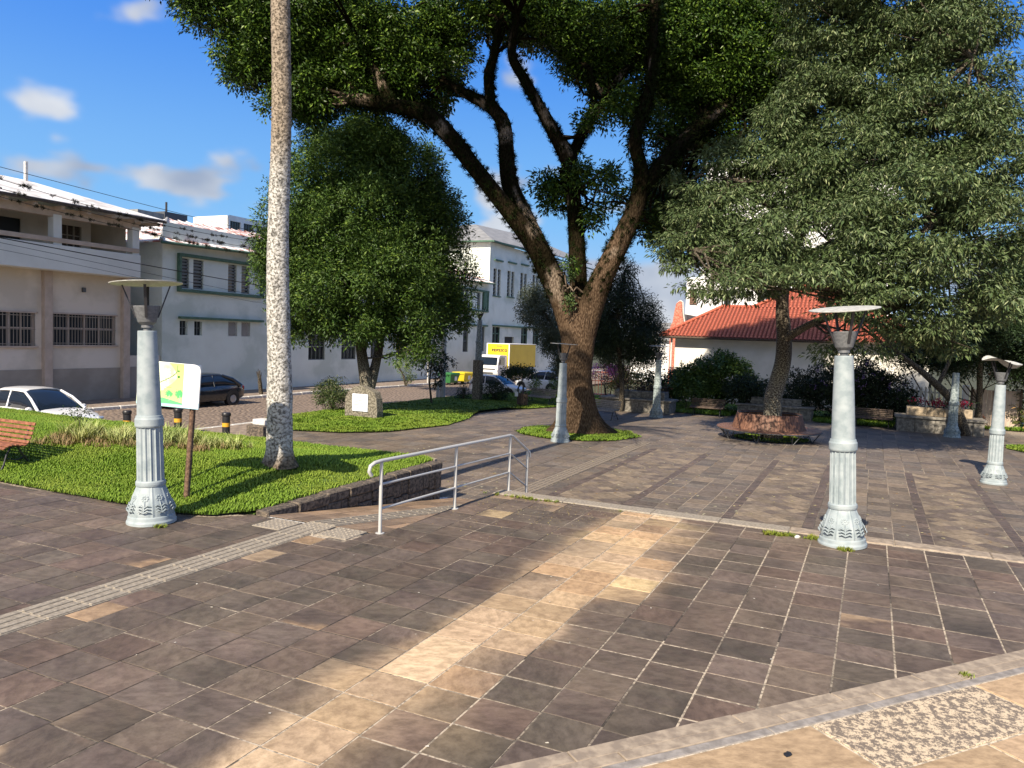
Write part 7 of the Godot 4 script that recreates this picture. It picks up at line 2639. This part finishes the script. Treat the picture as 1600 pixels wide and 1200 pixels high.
func build_plants() -> void:
	var gr := [Color(0.035, 0.065, 0.018), Color(0.08, 0.125, 0.03), Color(0.13, 0.17, 0.05)]
	var dk := [Color(0.012, 0.026, 0.010), Color(0.032, 0.055, 0.018), Color(0.055, 0.08, 0.025)]
	var lime := [Color(0.10, 0.16, 0.03), Color(0.20, 0.27, 0.05), Color(0.28, 0.32, 0.08)]
	shrub("round_bush", "round clipped bush beside the memorial stone on its left", "bush", P(25.3, -19.85, LOW), [W(25.4, -19.9, 0.15, 0.85, 0.72, 0.85)], [Color(0.028, 0.05, 0.016), Color(0.065, 0.095, 0.03), Color(0.14, 0.16, 0.07)], Vector2(0.08, 0.04), 210.0, 0.035, "", "leaf", 1, 6)
	shrub("yellow_sapling", "small yellow-green street sapling by the far kerb, left of the white street pole", "sapling", P(42.9, -27.75, -0.74), [W(42.3, -27.7, 0.65, 0.75, 0.5, 0.6), W(43.2, -27.7, -0.25, 0.55, 0.45, 0.5)], lime, Vector2(0.12, 0.05), 55.0, 0.05, "", "leaf_matte", 2, 3)
	shrub("bare_sapling", "thin almost leafless street sapling by the far kerb, left of the palm", "sapling", P(30.6, -28.6, -0.74), [W(30.4, -28.6, 0.5, 0.5, 0.5, 0.4)], gr, Vector2(0.05, 0.03), 3.0, 0.035, "", "leaf_matte", 3, 8)
	shrub("dark_sapling", "dark young tree with star-shaped leaf clumps on a leaning stem beside the street pole", "sapling", P(31.0, -18.55, LOW), [W(31, -18.9, 1.5, 0.7, 0.3, 0.5), W(31, -17.9, 1.45, 0.55, 0.28, 0.5), W(31, -18.5, 0.9, 0.7, 0.3, 0.5), W(31, -18.3, 0.45, 0.4, 0.25, 0.4)], dk, Vector2(0.2, 0.06), 60.0, 0.055, "", "leaf", 4, 1)
	shrub("conical_shrub", "small dark conical shrub left of the lamp on the stone pillar", "shrub", P(34.3, -18.65, LOW), [W(34.3, -18.65, -0.42, 0.52, 0.28, 0.5), W(34.3, -18.67, -0.05, 0.32, 0.25, 0.32), W(34.3, -18.69, 0.2, 0.14, 0.2, 0.14)], dk, Vector2(0.09, 0.035), 230.0, 0.03, "", "leaf", 5)
	shrub("clipped_bush", "round dark clipped bush right of the lamp on the stone pillar", "bush", P(35.0, -17.25, LOW), [W(35.0, -17.3, -0.12, 0.82, 0.62, 0.8)], dk, Vector2(0.07, 0.04), 230.0, 0.04, "", "leaf", 6)
	shrub("parasol_bush", "small dark tree clipped to a flat parasol, in front of the lorry", "tree", P(35.5, -16.2, LOW), [W(35.5, -16.2, 0.92, 0.98, 0.30, 0.9), W(35.5, -16.1, 1.1, 0.6, 0.2, 0.6)], dk, Vector2(0.1, 0.045), 190.0, 0.05, "", "leaf", 7, 1)
	shrub("pale_shrub", "sunlit yellow-green shrub behind the bench left of the great tree", "shrub", P(38.2, -15.7, LOW), [W(38.2, -16.1, 0.05, 0.75, 0.5, 0.6), W(38.0, -15.2, 0.1, 0.6, 0.5, 0.6)], lime, Vector2(0.11, 0.05), 110.0, 0.03, "", "leaf_matte", 8)
	var az := shrub("azalea", "azalea covered in bright pink blossom, seen just right of the great trunk", "shrub", P(40.2, -13.0, LOW), [W(40.2, -13.3, 0.9, 0.7, 0.5, 0.7), W(40.3, -12.6, 1.05, 0.55, 0.4, 0.6), W(40.2, -13.1, 0.3, 0.6, 0.5, 0.6)], dk, Vector2(0.08, 0.035), 90.0, 0.03, "", "leaf_matte", 9)
	crown(az, [W(40.0, -13.2, 0.95, 0.72, 0.5, 0.7), W(40.1, -12.6, 1.05, 0.55, 0.4, 0.6), W(40.1, -13.6, 0.4, 0.5, 0.45, 0.5)], leaf_cluster(10, Vector3(0.14, 0.1, 0.14), 0.085, 0.075, 0.0, [Color(0.72, 0.16, 0.46), Color(0.82, 0.32, 0.62), Color(0.86, 0.6, 0.76)], 71), M.petal, 150.0, Vector2(0.8, 1.3), 0.2, -0.1, 0.6, "blossom")
	shrub("golden_shrub", "golden-leaved shrub between the pink azalea and the far lamp post", "shrub", P(39.2, -11.5, LOW), [W(39.2, -11.6, 0.85, 0.65, 0.45, 0.6), W(39.3, -10.9, 0.75, 0.5, 0.4, 0.5), W(39.1, -12.3, 0.4, 0.5, 0.3, 0.5)], [Color(0.13, 0.14, 0.02), Color(0.30, 0.26, 0.04), Color(0.36, 0.2, 0.04)], Vector2(0.10, 0.05), 120.0, 0.03, "", "leaf_matte", 10)
	shrub("planter_shrubs", "dark reddish foliage growing in the left stone planter", "shrub", P(36.8, -10.2, 0.28), [W(36.9, -11.0, 0.42, 0.55, 0.22, 0.4), W(36.9, -10.1, 0.45, 0.6, 0.25, 0.4), W(36.9, -9.3, 0.42, 0.5, 0.22, 0.4)], [Color(0.03, 0.02, 0.012), Color(0.10, 0.035, 0.02), Color(0.18, 0.08, 0.03)], Vector2(0.10, 0.05), 120.0, 0.02, "", "leaf_matte", 11)
	shrub("low_shrub", "small yellow-green shrub on the grass left of the bench under the leafy bush", "shrub", P(38.6, -8.3, LOW), [W(38.6, -8.3, -0.1, 0.4, 0.45, 0.4)], lime, Vector2(0.09, 0.04), 110.0, 0.02, "", "leaf_matte", 12)
	shrub("leafy_bush", "big bright green leafy bush in front of the red roofed house", "bush", P(40.0, -7.2, LOW), [W(40.0, -7.0, 1.5, 1.3, 0.75, 1.1), W(40.2, -6.2, 1.1, 1.0, 0.9, 1.0), W(40.0, -8.3, 0.9, 1.0, 0.9, 1.0), W(39.6, -7.2, 0.4, 1.7, 0.7, 1.0), W(40.2, -6.9, 2.2, 0.45, 0.3, 0.4), W(40.0, -5.5, 0.5, 0.8, 0.7, 0.8), W(40.0, -9.2, 0.3, 0.7, 0.6, 0.8)], [Color(0.04, 0.085, 0.018), Color(0.12, 0.20, 0.035), Color(0.19, 0.26, 0.06)], Vector2(0.15, 0.10), 80.0, 0.04, "", "leaf_matte", 13, 9)
	shrub("dark_shrub", "dark clipped shrub in the middle of the back planting, right of the leafy bush", "shrub", P(39.0, -5.0, LOW), [W(38.6, -5.7, 0.6, 0.9, 0.7, 0.8), W(39.2, -4.3, 0.4, 0.9, 0.7, 0.8)], dk, Vector2(0.10, 0.05), 150.0, 0.04, "", "leaf_matte", 14)
	shrub("grey_shrub", "silvery grey shrub low behind the middle planter", "shrub", P(39.0, -4.0, LOW), [W(38.8, -4.6, 0.2, 0.5, 0.5, 0.5)], [Color(0.10, 0.12, 0.11), Color(0.17, 0.19, 0.17), Color(0.2, 0.22, 0.2)], Vector2(0.09, 0.025), 90.0, 0.03, "", "leaf_matte", 15)
	var hd := shrub("flowering_hedge", "high dark hedge speckled with purple flowers behind the near right lamp post", "hedge", P(39.6, -1.0, LOW), [W(39.6, -3.0, 0.5, 1.0, 1.1, 1.0), W(39.6, -1.6, 0.8, 1.2, 1.3, 1.0), W(39.6, -0.2, 0.9, 1.2, 1.4, 1.0), W(39.6, 1.0, 0.6, 0.9, 1.1, 1.0)], [Color(0.012, 0.020, 0.010), Color(0.03, 0.048, 0.018), Color(0.06, 0.08, 0.03)], Vector2(0.12, 0.06), 140.0, 0.05, "", "leaf_matte", 16, 8)
	crown(hd, [W(39.1, -1.6, 1.1, 1.3, 0.9, 0.8), W(39.1, 0.1, 1.4, 1.2, 0.9, 0.8), W(39.1, 1.0, 1.0, 0.8, 0.8, 0.8)], leaf_cluster(9, Vector3(0.14, 0.1, 0.14), 0.075, 0.065, 0.0, [Color(0.22, 0.10, 0.34), Color(0.34, 0.2, 0.45), Color(0.45, 0.3, 0.5)], 72), M.petal, 10.0, Vector2(0.5, 0.9), 0.2, 0.0, 0.6, "blossom")
	var cr := shrub("coral_shrub", "tall shrub with coral red leaf tips above the board fence on the right", "shrub", P(42.5, 3.0, LOW), [W(42.5, 2.2, 2.6, 1.1, 0.7, 0.9), W(42.5, 3.9, 2.3, 1.2, 0.7, 0.9), W(42.5, 1.0, 2.9, 0.9, 0.5, 0.8)], [Color(0.05, 0.07, 0.025), Color(0.10, 0.12, 0.04), Color(0.3, 0.12, 0.06)], Vector2(0.14, 0.05), 30.0, 0.04, "", "leaf_matte", 17, 5)
	crown(cr, [W(42.2, 1.6, 2.9, 0.5, 0.25, 0.5), W(42.2, 3.9, 2.8, 0.6, 0.3, 0.5), W(42.2, 5.0, 2.0, 0.4, 0.25, 0.4)], leaf_cluster(12, Vector3(0.2, 0.1, 0.2), 0.14, 0.06, 0.0, [Color(0.5, 0.12, 0.06), Color(0.62, 0.22, 0.12), Color(0.7, 0.3, 0.2)], 73), M.petal, 45.0, Vector2(0.7, 1.1), 0.4, -0.2, 0.5, "red_tips")
	var fl := shrub("red_flowers", "bed of dark red flowers in the right stone planter", "flowers", P(37.3, 2.65, 0.33), [W(37.3, 1.9, 0.46, 0.5, 0.18, 0.4), W(37.3, 2.7, 0.46, 0.55, 0.18, 0.4), W(37.3, 3.5, 0.46, 0.5, 0.18, 0.4)], dk, Vector2(0.09, 0.05), 130.0, 0.015, "", "leaf_matte", 18)
	crown(fl, [W(37.2, 1.9, 0.56, 0.5, 0.14, 0.4), W(37.2, 2.7, 0.56, 0.55, 0.14, 0.4), W(37.2, 3.5, 0.56, 0.45, 0.14, 0.4)], leaf_cluster(9, Vector3(0.12, 0.05, 0.12), 0.07, 0.06, 0.0, [Color(0.36, 0.01, 0.04), Color(0.5, 0.02, 0.09), Color(0.6, 0.06, 0.14)], 74), M.petal, 230.0, Vector2(0.6, 1.1), 0.4, -0.2, 0.5, "blossom")
	shrub("orange_flowers", "small orange flowers on the grass below the board fence", "flowers", P(40.6, 5.0, LOW), [W(40.6, 4.7, -0.25, 0.4, 0.2, 0.3)], [Color(0.6, 0.14, 0.05), Color(0.7, 0.25, 0.08), Color(0.10, 0.14, 0.03)], Vector2(0.09, 0.06), 200.0, 0.015, "", "petal", 19)
	shrub("broad_leaf_plants", "broad-leaved yellow-green plants at the right edge behind the bent-disc lamp post", "shrub", P(41.5, 7.0, LOW), [W(41.2, 6.4, 0.4, 0.7, 0.9, 0.8), W(41.4, 7.6, 0.6, 0.9, 1.1, 0.8), W(41.4, 8.8, 0.6, 0.9, 1.1, 0.8), W(40.8, 7.0, -0.2, 0.9, 0.4, 0.6)], [Color(0.06, 0.08, 0.025), Color(0.14, 0.15, 0.04), Color(0.4, 0.24, 0.10)], Vector2(0.26, 0.08), 30.0, 0.03, "", "leaf_matte", 20, 6)
	shrub("back_hedge", "dark mass of shrubs closing the garden on the left of the house, behind the conifer", "hedge", P(42.4, -10.6, LOW), [W(42.4, -9.8, 0.4, 0.9, 1.0, 0.9), W(42.4, -11.3, 0.3, 1.0, 0.8, 0.9)], dk, Vector2(0.12, 0.06), 110.0, 0.04, "", "leaf_matte", 21)
	# vine in the fork of the great tree
	shrub("fork_vine", "bright green leafy vine growing in the fork of the great tree", "vine", Vector3(1.95, 3.5, -27.35), [[1.9, 4.1, -27.3, 0.16, 0.55, 0.2], [2.0, 5.0, -27.6, 0.15, 0.5, 0.2]], gr, Vector2(0.11, 0.05), 420.0, 0.015, "", "leaf_matte", 22, 2)
	# band of ornamental grass along the crest of the lawn
	var og := blade_mesh(34, 0.36, 0.016, 0.09, 0.85, 14, Color(0.20, 0.15, 0.07), Color(0.56, 0.56, 0.26))
	var dry := blade_mesh(14, 0.20, 0.018, 0.10, 1.0, 15, Color(0.17, 0.11, 0.06), Color(0.36, 0.25, 0.13))
	var bed := V2([[9.75, -14.4], [9.75, -13.6], [10.1, -12.4], [10.5, -11.15], [10.9, -10.75], [11.3, -10.8], [11.3, -11.8], [11.0, -13.5], [10.9, -14.4]])
	scatter("ornamental_grass", "band of pale yellowish ornamental grass along the crest of the lawn behind the bench", bed, 26.0, og, lawn_y, Vector2(0.5, 1.1), [Color(1, 1, 0.9), Color(0.8, 1.0, 0.7)])
	var front := V2([[9.35, -14.5], [9.5, -13.6], [9.9, -12.3], [10.25, -11.0], [10.55, -10.75], [10.75, -10.9], [10.3, -12.3], [10.0, -13.6], [9.9, -14.5]])
	scatter("dry_grass", "dry brownish grass at the foot of the ornamental grass band", front, 60.0, dry, lawn_y, Vector2(0.6, 1.0))
	shrub("small_bush", "small dark weed sprig growing behind the left bench, against the white car", "shrub", P(10.9, -15.2, 0.1), [W(10.9, -15.2, 0.72, 0.28, 0.16, 0.2)], dk, Vector2(0.06, 0.03), 420.0, 0.012, "", "leaf", 23)


func build_small() -> void:
	# street pole and its lines
	var t := at_uv("street_pole", "whitish concrete street pole beside the round tree, carrying the overhead lines", "pole", 35.0, -20.35, ROAD)
	var m := nb()
	m.tube([L(35.0, -20.35, ROAD), L(35.0, -20.35, 7.6)], [0.17, 0.11], 12)
	obj("shaft", m, M.pole_white, t)
	obj("cross_arm", bx(nb(), 34.94, 35.06, -21.2, -19.5, 6.9, 7.02), M.board_grey, t)
	m = nb()
	m.tube([L(34.6, -20.4, ROAD), L(34.6, -20.4, 0.25)], [0.08, 0.08], 8)
	obj("short_post", m, M.pole_white, t)
	t = at_uv("street_pole", "concrete street pole outside the picture on the left, where the overhead lines begin", "pole", 0.0, -20.35, ROAD)
	m = nb()
	m.tube([L(0, -20.35, ROAD), L(0, -20.35, 8.2)], [0.17, 0.11], 12)
	obj("shaft", m, M.pole_white, t)
	t = at_uv("short_white_post", "short white post on the far pavement behind the dark sapling", "post", 46.6, -28.3, -0.735)
	m = nb()
	m.tube([L(46.6, -28.3, -0.735), L(46.6, -28.3, 0.8)], [0.05, 0.05], 8)
	obj("shaft", m, M.pole_white, t)
	obj("head", bx(nb(), 46.45, 46.75, -28.36, -28.24, 0.7, 1.35, 0.03), M.truck_white, t)
	var tuft := blade_mesh(16, 0.12, 0.012, 0.05, 1.0, 21, Color(0.012, 0.013, 0.010), Color(0.035, 0.035, 0.025))
	var lines := [
		["overhead_line", "highest overhead line, crossing the sky above the roofs", [[0.0, -20.3, 7.3], [12.3, -20.3, 6.52], [21.9, -20.3, 6.12], [35.0, -20.3, 7.1]], 0.008, 5],
		["overhead_line", "second overhead line, hung with dark air plants across the upper roof", [[0.0, -20.3, 7.2], [12.3, -20.3, 6.22], [17.0, -20.3, 5.78], [21.6, -20.3, 5.80], [35.0, -20.3, 7.0]], 0.008, 85],
		["overhead_line", "third overhead line, hung with dark air plants along the middle of the roof", [[0.0, -20.6, 6.9], [12.3, -20.6, 6.05], [17.0, -20.6, 5.68], [21.6, -20.6, 5.58], [35.0, -20.6, 6.8]], 0.008, 85],
		["overhead_line", "fourth overhead line, hung with dark air plants along the edge of the eaves", [[0.0, -20.9, 6.7], [12.3, -20.9, 5.90], [17.0, -20.9, 5.55], [21.6, -20.9, 5.40], [35.0, -20.9, 6.6]], 0.008, 90],
		["overhead_line", "thick black cable that slopes down across the balcony front", [[0.0, -20.3, 5.6], [12.3, -20.3, 4.74], [21.9, -20.3, 4.20], [35.0, -20.3, 4.0]], 0.014, 0],
		["overhead_line", "thin cable just below the thick black one across the balcony front", [[0.0, -20.3, 5.4], [12.3, -20.3, 4.62], [21.3, -20.3, 3.86], [35.0, -20.3, 3.4]], 0.006, 0],
		["overhead_line", "thin drooping cable below the balcony, crossing the ground-floor wall", [[0.0, -20.4, 4.6], [12.3, -20.4, 4.46], [21.3, -20.4, 3.62], [35.0, -20.4, 3.2]], 0.005, 0]]
	for l in lines:
		t = thing(l[0], l[1], "cable", P(l[2][0][0], l[2][0][1], l[2][0][2]), TURN, "overhead lines along the street")
		off = Vector3(l[2][0][1], l[2][0][2], -l[2][0][0])
		m = nb()
		var pts := []
		var rad := []
		var src: Array = l[2]
		for i in src.size() - 1:
			var p0 = src[maxi(0, i - 1)]
			var p1 = src[i]
			var p2 = src[i + 1]
			var p3 = src[mini(src.size() - 1, i + 2)]
			for s in 8:
				var f := s / 8.0
				var y: float = 0.5 * (2.0 * p1[2] + (p2[2] - p0[2]) * f + (2.0 * p0[2] - 5.0 * p1[2] + 4.0 * p2[2] - p3[2]) * f * f + (3.0 * p1[2] - p0[2] - 3.0 * p2[2] + p3[2]) * f * f * f)
				y = lerpf(p1[2], p2[2], f) * 0.6 + y * 0.4
				pts.append(L(lerpf(p1[0], p2[0], f), p1[1], y))
				rad.append(l[3])
		var last = src[src.size() - 1]
		pts.append(L(last[0], last[1], last[2]))
		rad.append(l[3])
		m.tube(pts, rad, 5, false)
		obj("wire", m, M.cable, t)
		var xf := []
		var cols := []
		for k in l[4]:
			var u := rng.randf_range(10.0, 25.5)
			if noise.get_noise_1d(u * 160.0 + l[2][0][1] * 50.0) < -0.15:
				continue
			for i in pts.size() - 1:
				var a: Vector3 = pts[i]
				var b: Vector3 = pts[i + 1]
				if -a.z <= u and -b.z > u:
					var p := a.lerp(b, (u + a.z) / (a.z - b.z))
					for e in 3:
						var s := rng.randf_range(0.45, 1.0)
						xf.append(Transform3D(Basis.from_euler(Vector3(rng.randfn() * 1.6, rng.randf() * TAU, rng.randfn() * 1.6)).scaled(Vector3.ONE * s), p - off + Vector3(0, 0, rng.randfn() * 0.07)))
						cols.append(Color(1, 1, 1))
		if xf.size():
			copies("air_plants", tuft, M.moss, xf, cols, t)
	# fallen leaves and blossom scraps on the paving
	var lf := MB.new()
	lf.quad(Vector3(-0.02, 0.003, 0.03), Vector3(0.02, 0.006, 0.03), Vector3(0.022, 0.004, -0.03), Vector3(-0.018, 0.008, -0.03))
	var sheet := lf.mesh()
	var xf := []
	var cols := []
	for k in 900:
		var u := rng.randf_range(13.6, 33.0)
		var v := rng.randf_range(-12.0, 4.0)
		xf.append(Transform3D(Basis(Vector3.UP, rng.randf() * TAU).scaled(Vector3.ONE * rng.randf_range(0.5, 1.1)), P(u, v, LOW + 0.004)))
		cols.append([Color(0.50, 0.44, 0.22), Color(0.34, 0.22, 0.10), Color(0.55, 0.52, 0.36)][rng.randi() % 3])
	for k in 520:
		var u := 11.75 - absf(rng.randfn()) * 1.1
		var v := rng.randf_range(-5.7, -2.6)
		if u < 8.6:
			continue
		xf.append(Transform3D(Basis(Vector3.UP, rng.randf() * TAU).scaled(Vector3.ONE * rng.randf_range(0.18, 0.4)), P(u, v, 0.004)))
		cols.append([Color(0.55, 0.46, 0.2), Color(0.5, 0.45, 0.32), Color(0.4, 0.28, 0.12)][rng.randi() % 3])
	for k in 160:
		var u := rng.randf_range(4.0, 11.6)
		var v := rng.randf_range(-11.0, 3.0)
		if u > 7.6 and v < -5.8:
			continue
		xf.append(Transform3D(Basis(Vector3.UP, rng.randf() * TAU).scaled(Vector3.ONE * rng.randf_range(0.15, 0.42)), P(u, v, 0.004)))
		cols.append([Color(0.55, 0.5, 0.4), Color(0.62, 0.58, 0.5), Color(0.3, 0.22, 0.13)][rng.randi() % 3])
	var o := copies("fallen_leaves", sheet, M.petal, xf, cols)
	tag(o, "scattered small fallen leaves and scraps on the paving of both levels", "leaves")
	# weeds in the joints
	var weed := blade_mesh(12, 0.09, 0.014, 0.05, 1.1, 33, Color(0.09, 0.13, 0.02), Color(0.26, 0.34, 0.06))
	var wx := []
	var wc := []
	for c in [[11.42, -1.07, 0.10, 46], [11.48, -0.62, 0.06, 26], [11.05, -0.22, 0.07, 18], [7.15, -8.42, 0.05, 14], [7.25, -9.02, 0.05, 10], [11.6, -5.0, 0.4, 40], [7.2, 0.85, 0.02, 5]]:
		for k in c[3]:
			wx.append(Transform3D(Basis(Vector3.UP, rng.randf() * TAU).scaled(Vector3.ONE * rng.randf_range(0.35, 0.8)), P(c[0] + rng.randfn() * 0.03, c[1] + rng.randfn() * c[2], 0.0)))
			wc.append(Color(1, 1, 1).lerp(Color(1.2, 0.9, 0.7), rng.randf()))
	o = copies("weeds", weed, M.grass, wx, wc)
	tag(o, "tiny weeds sprouting in the joints at the feet of the near lamp posts", "weeds")
	m = MB.new()
	m.lathe([Vector2(0.0, 0.0), Vector2(0.035, 0.004), Vector2(0.04, 0.02), Vector2(0.02, 0.04), Vector2(0, 0.043)], 7, func(a, _y): return 1.0 + 0.25 * sin(a * 2.0 + 0.7))
	var st := obj("pebble", m, M.white_stone)
	st.position = P(11.39, -0.81, 0.0)
	tag(st, "single white pebble on the paving just left of the near right lamp post", "pebble")
	m = MB.new()
	m.lathe([Vector2(0.0, 0.0), Vector2(0.03, 0.0), Vector2(0.026, 0.006), Vector2(0, 0.008)], 9, func(a, _y): return 1.0 + 0.3 * sin(a * 2.0) + 0.12 * sin(a * 5.0))
	st = obj("dark_scrap", m, M.black)
	st.position = P(5.2, -0.35, 0.026)
	tag(st, "small black scrap lying on the sandstone terrace at the lower right", "scrap")
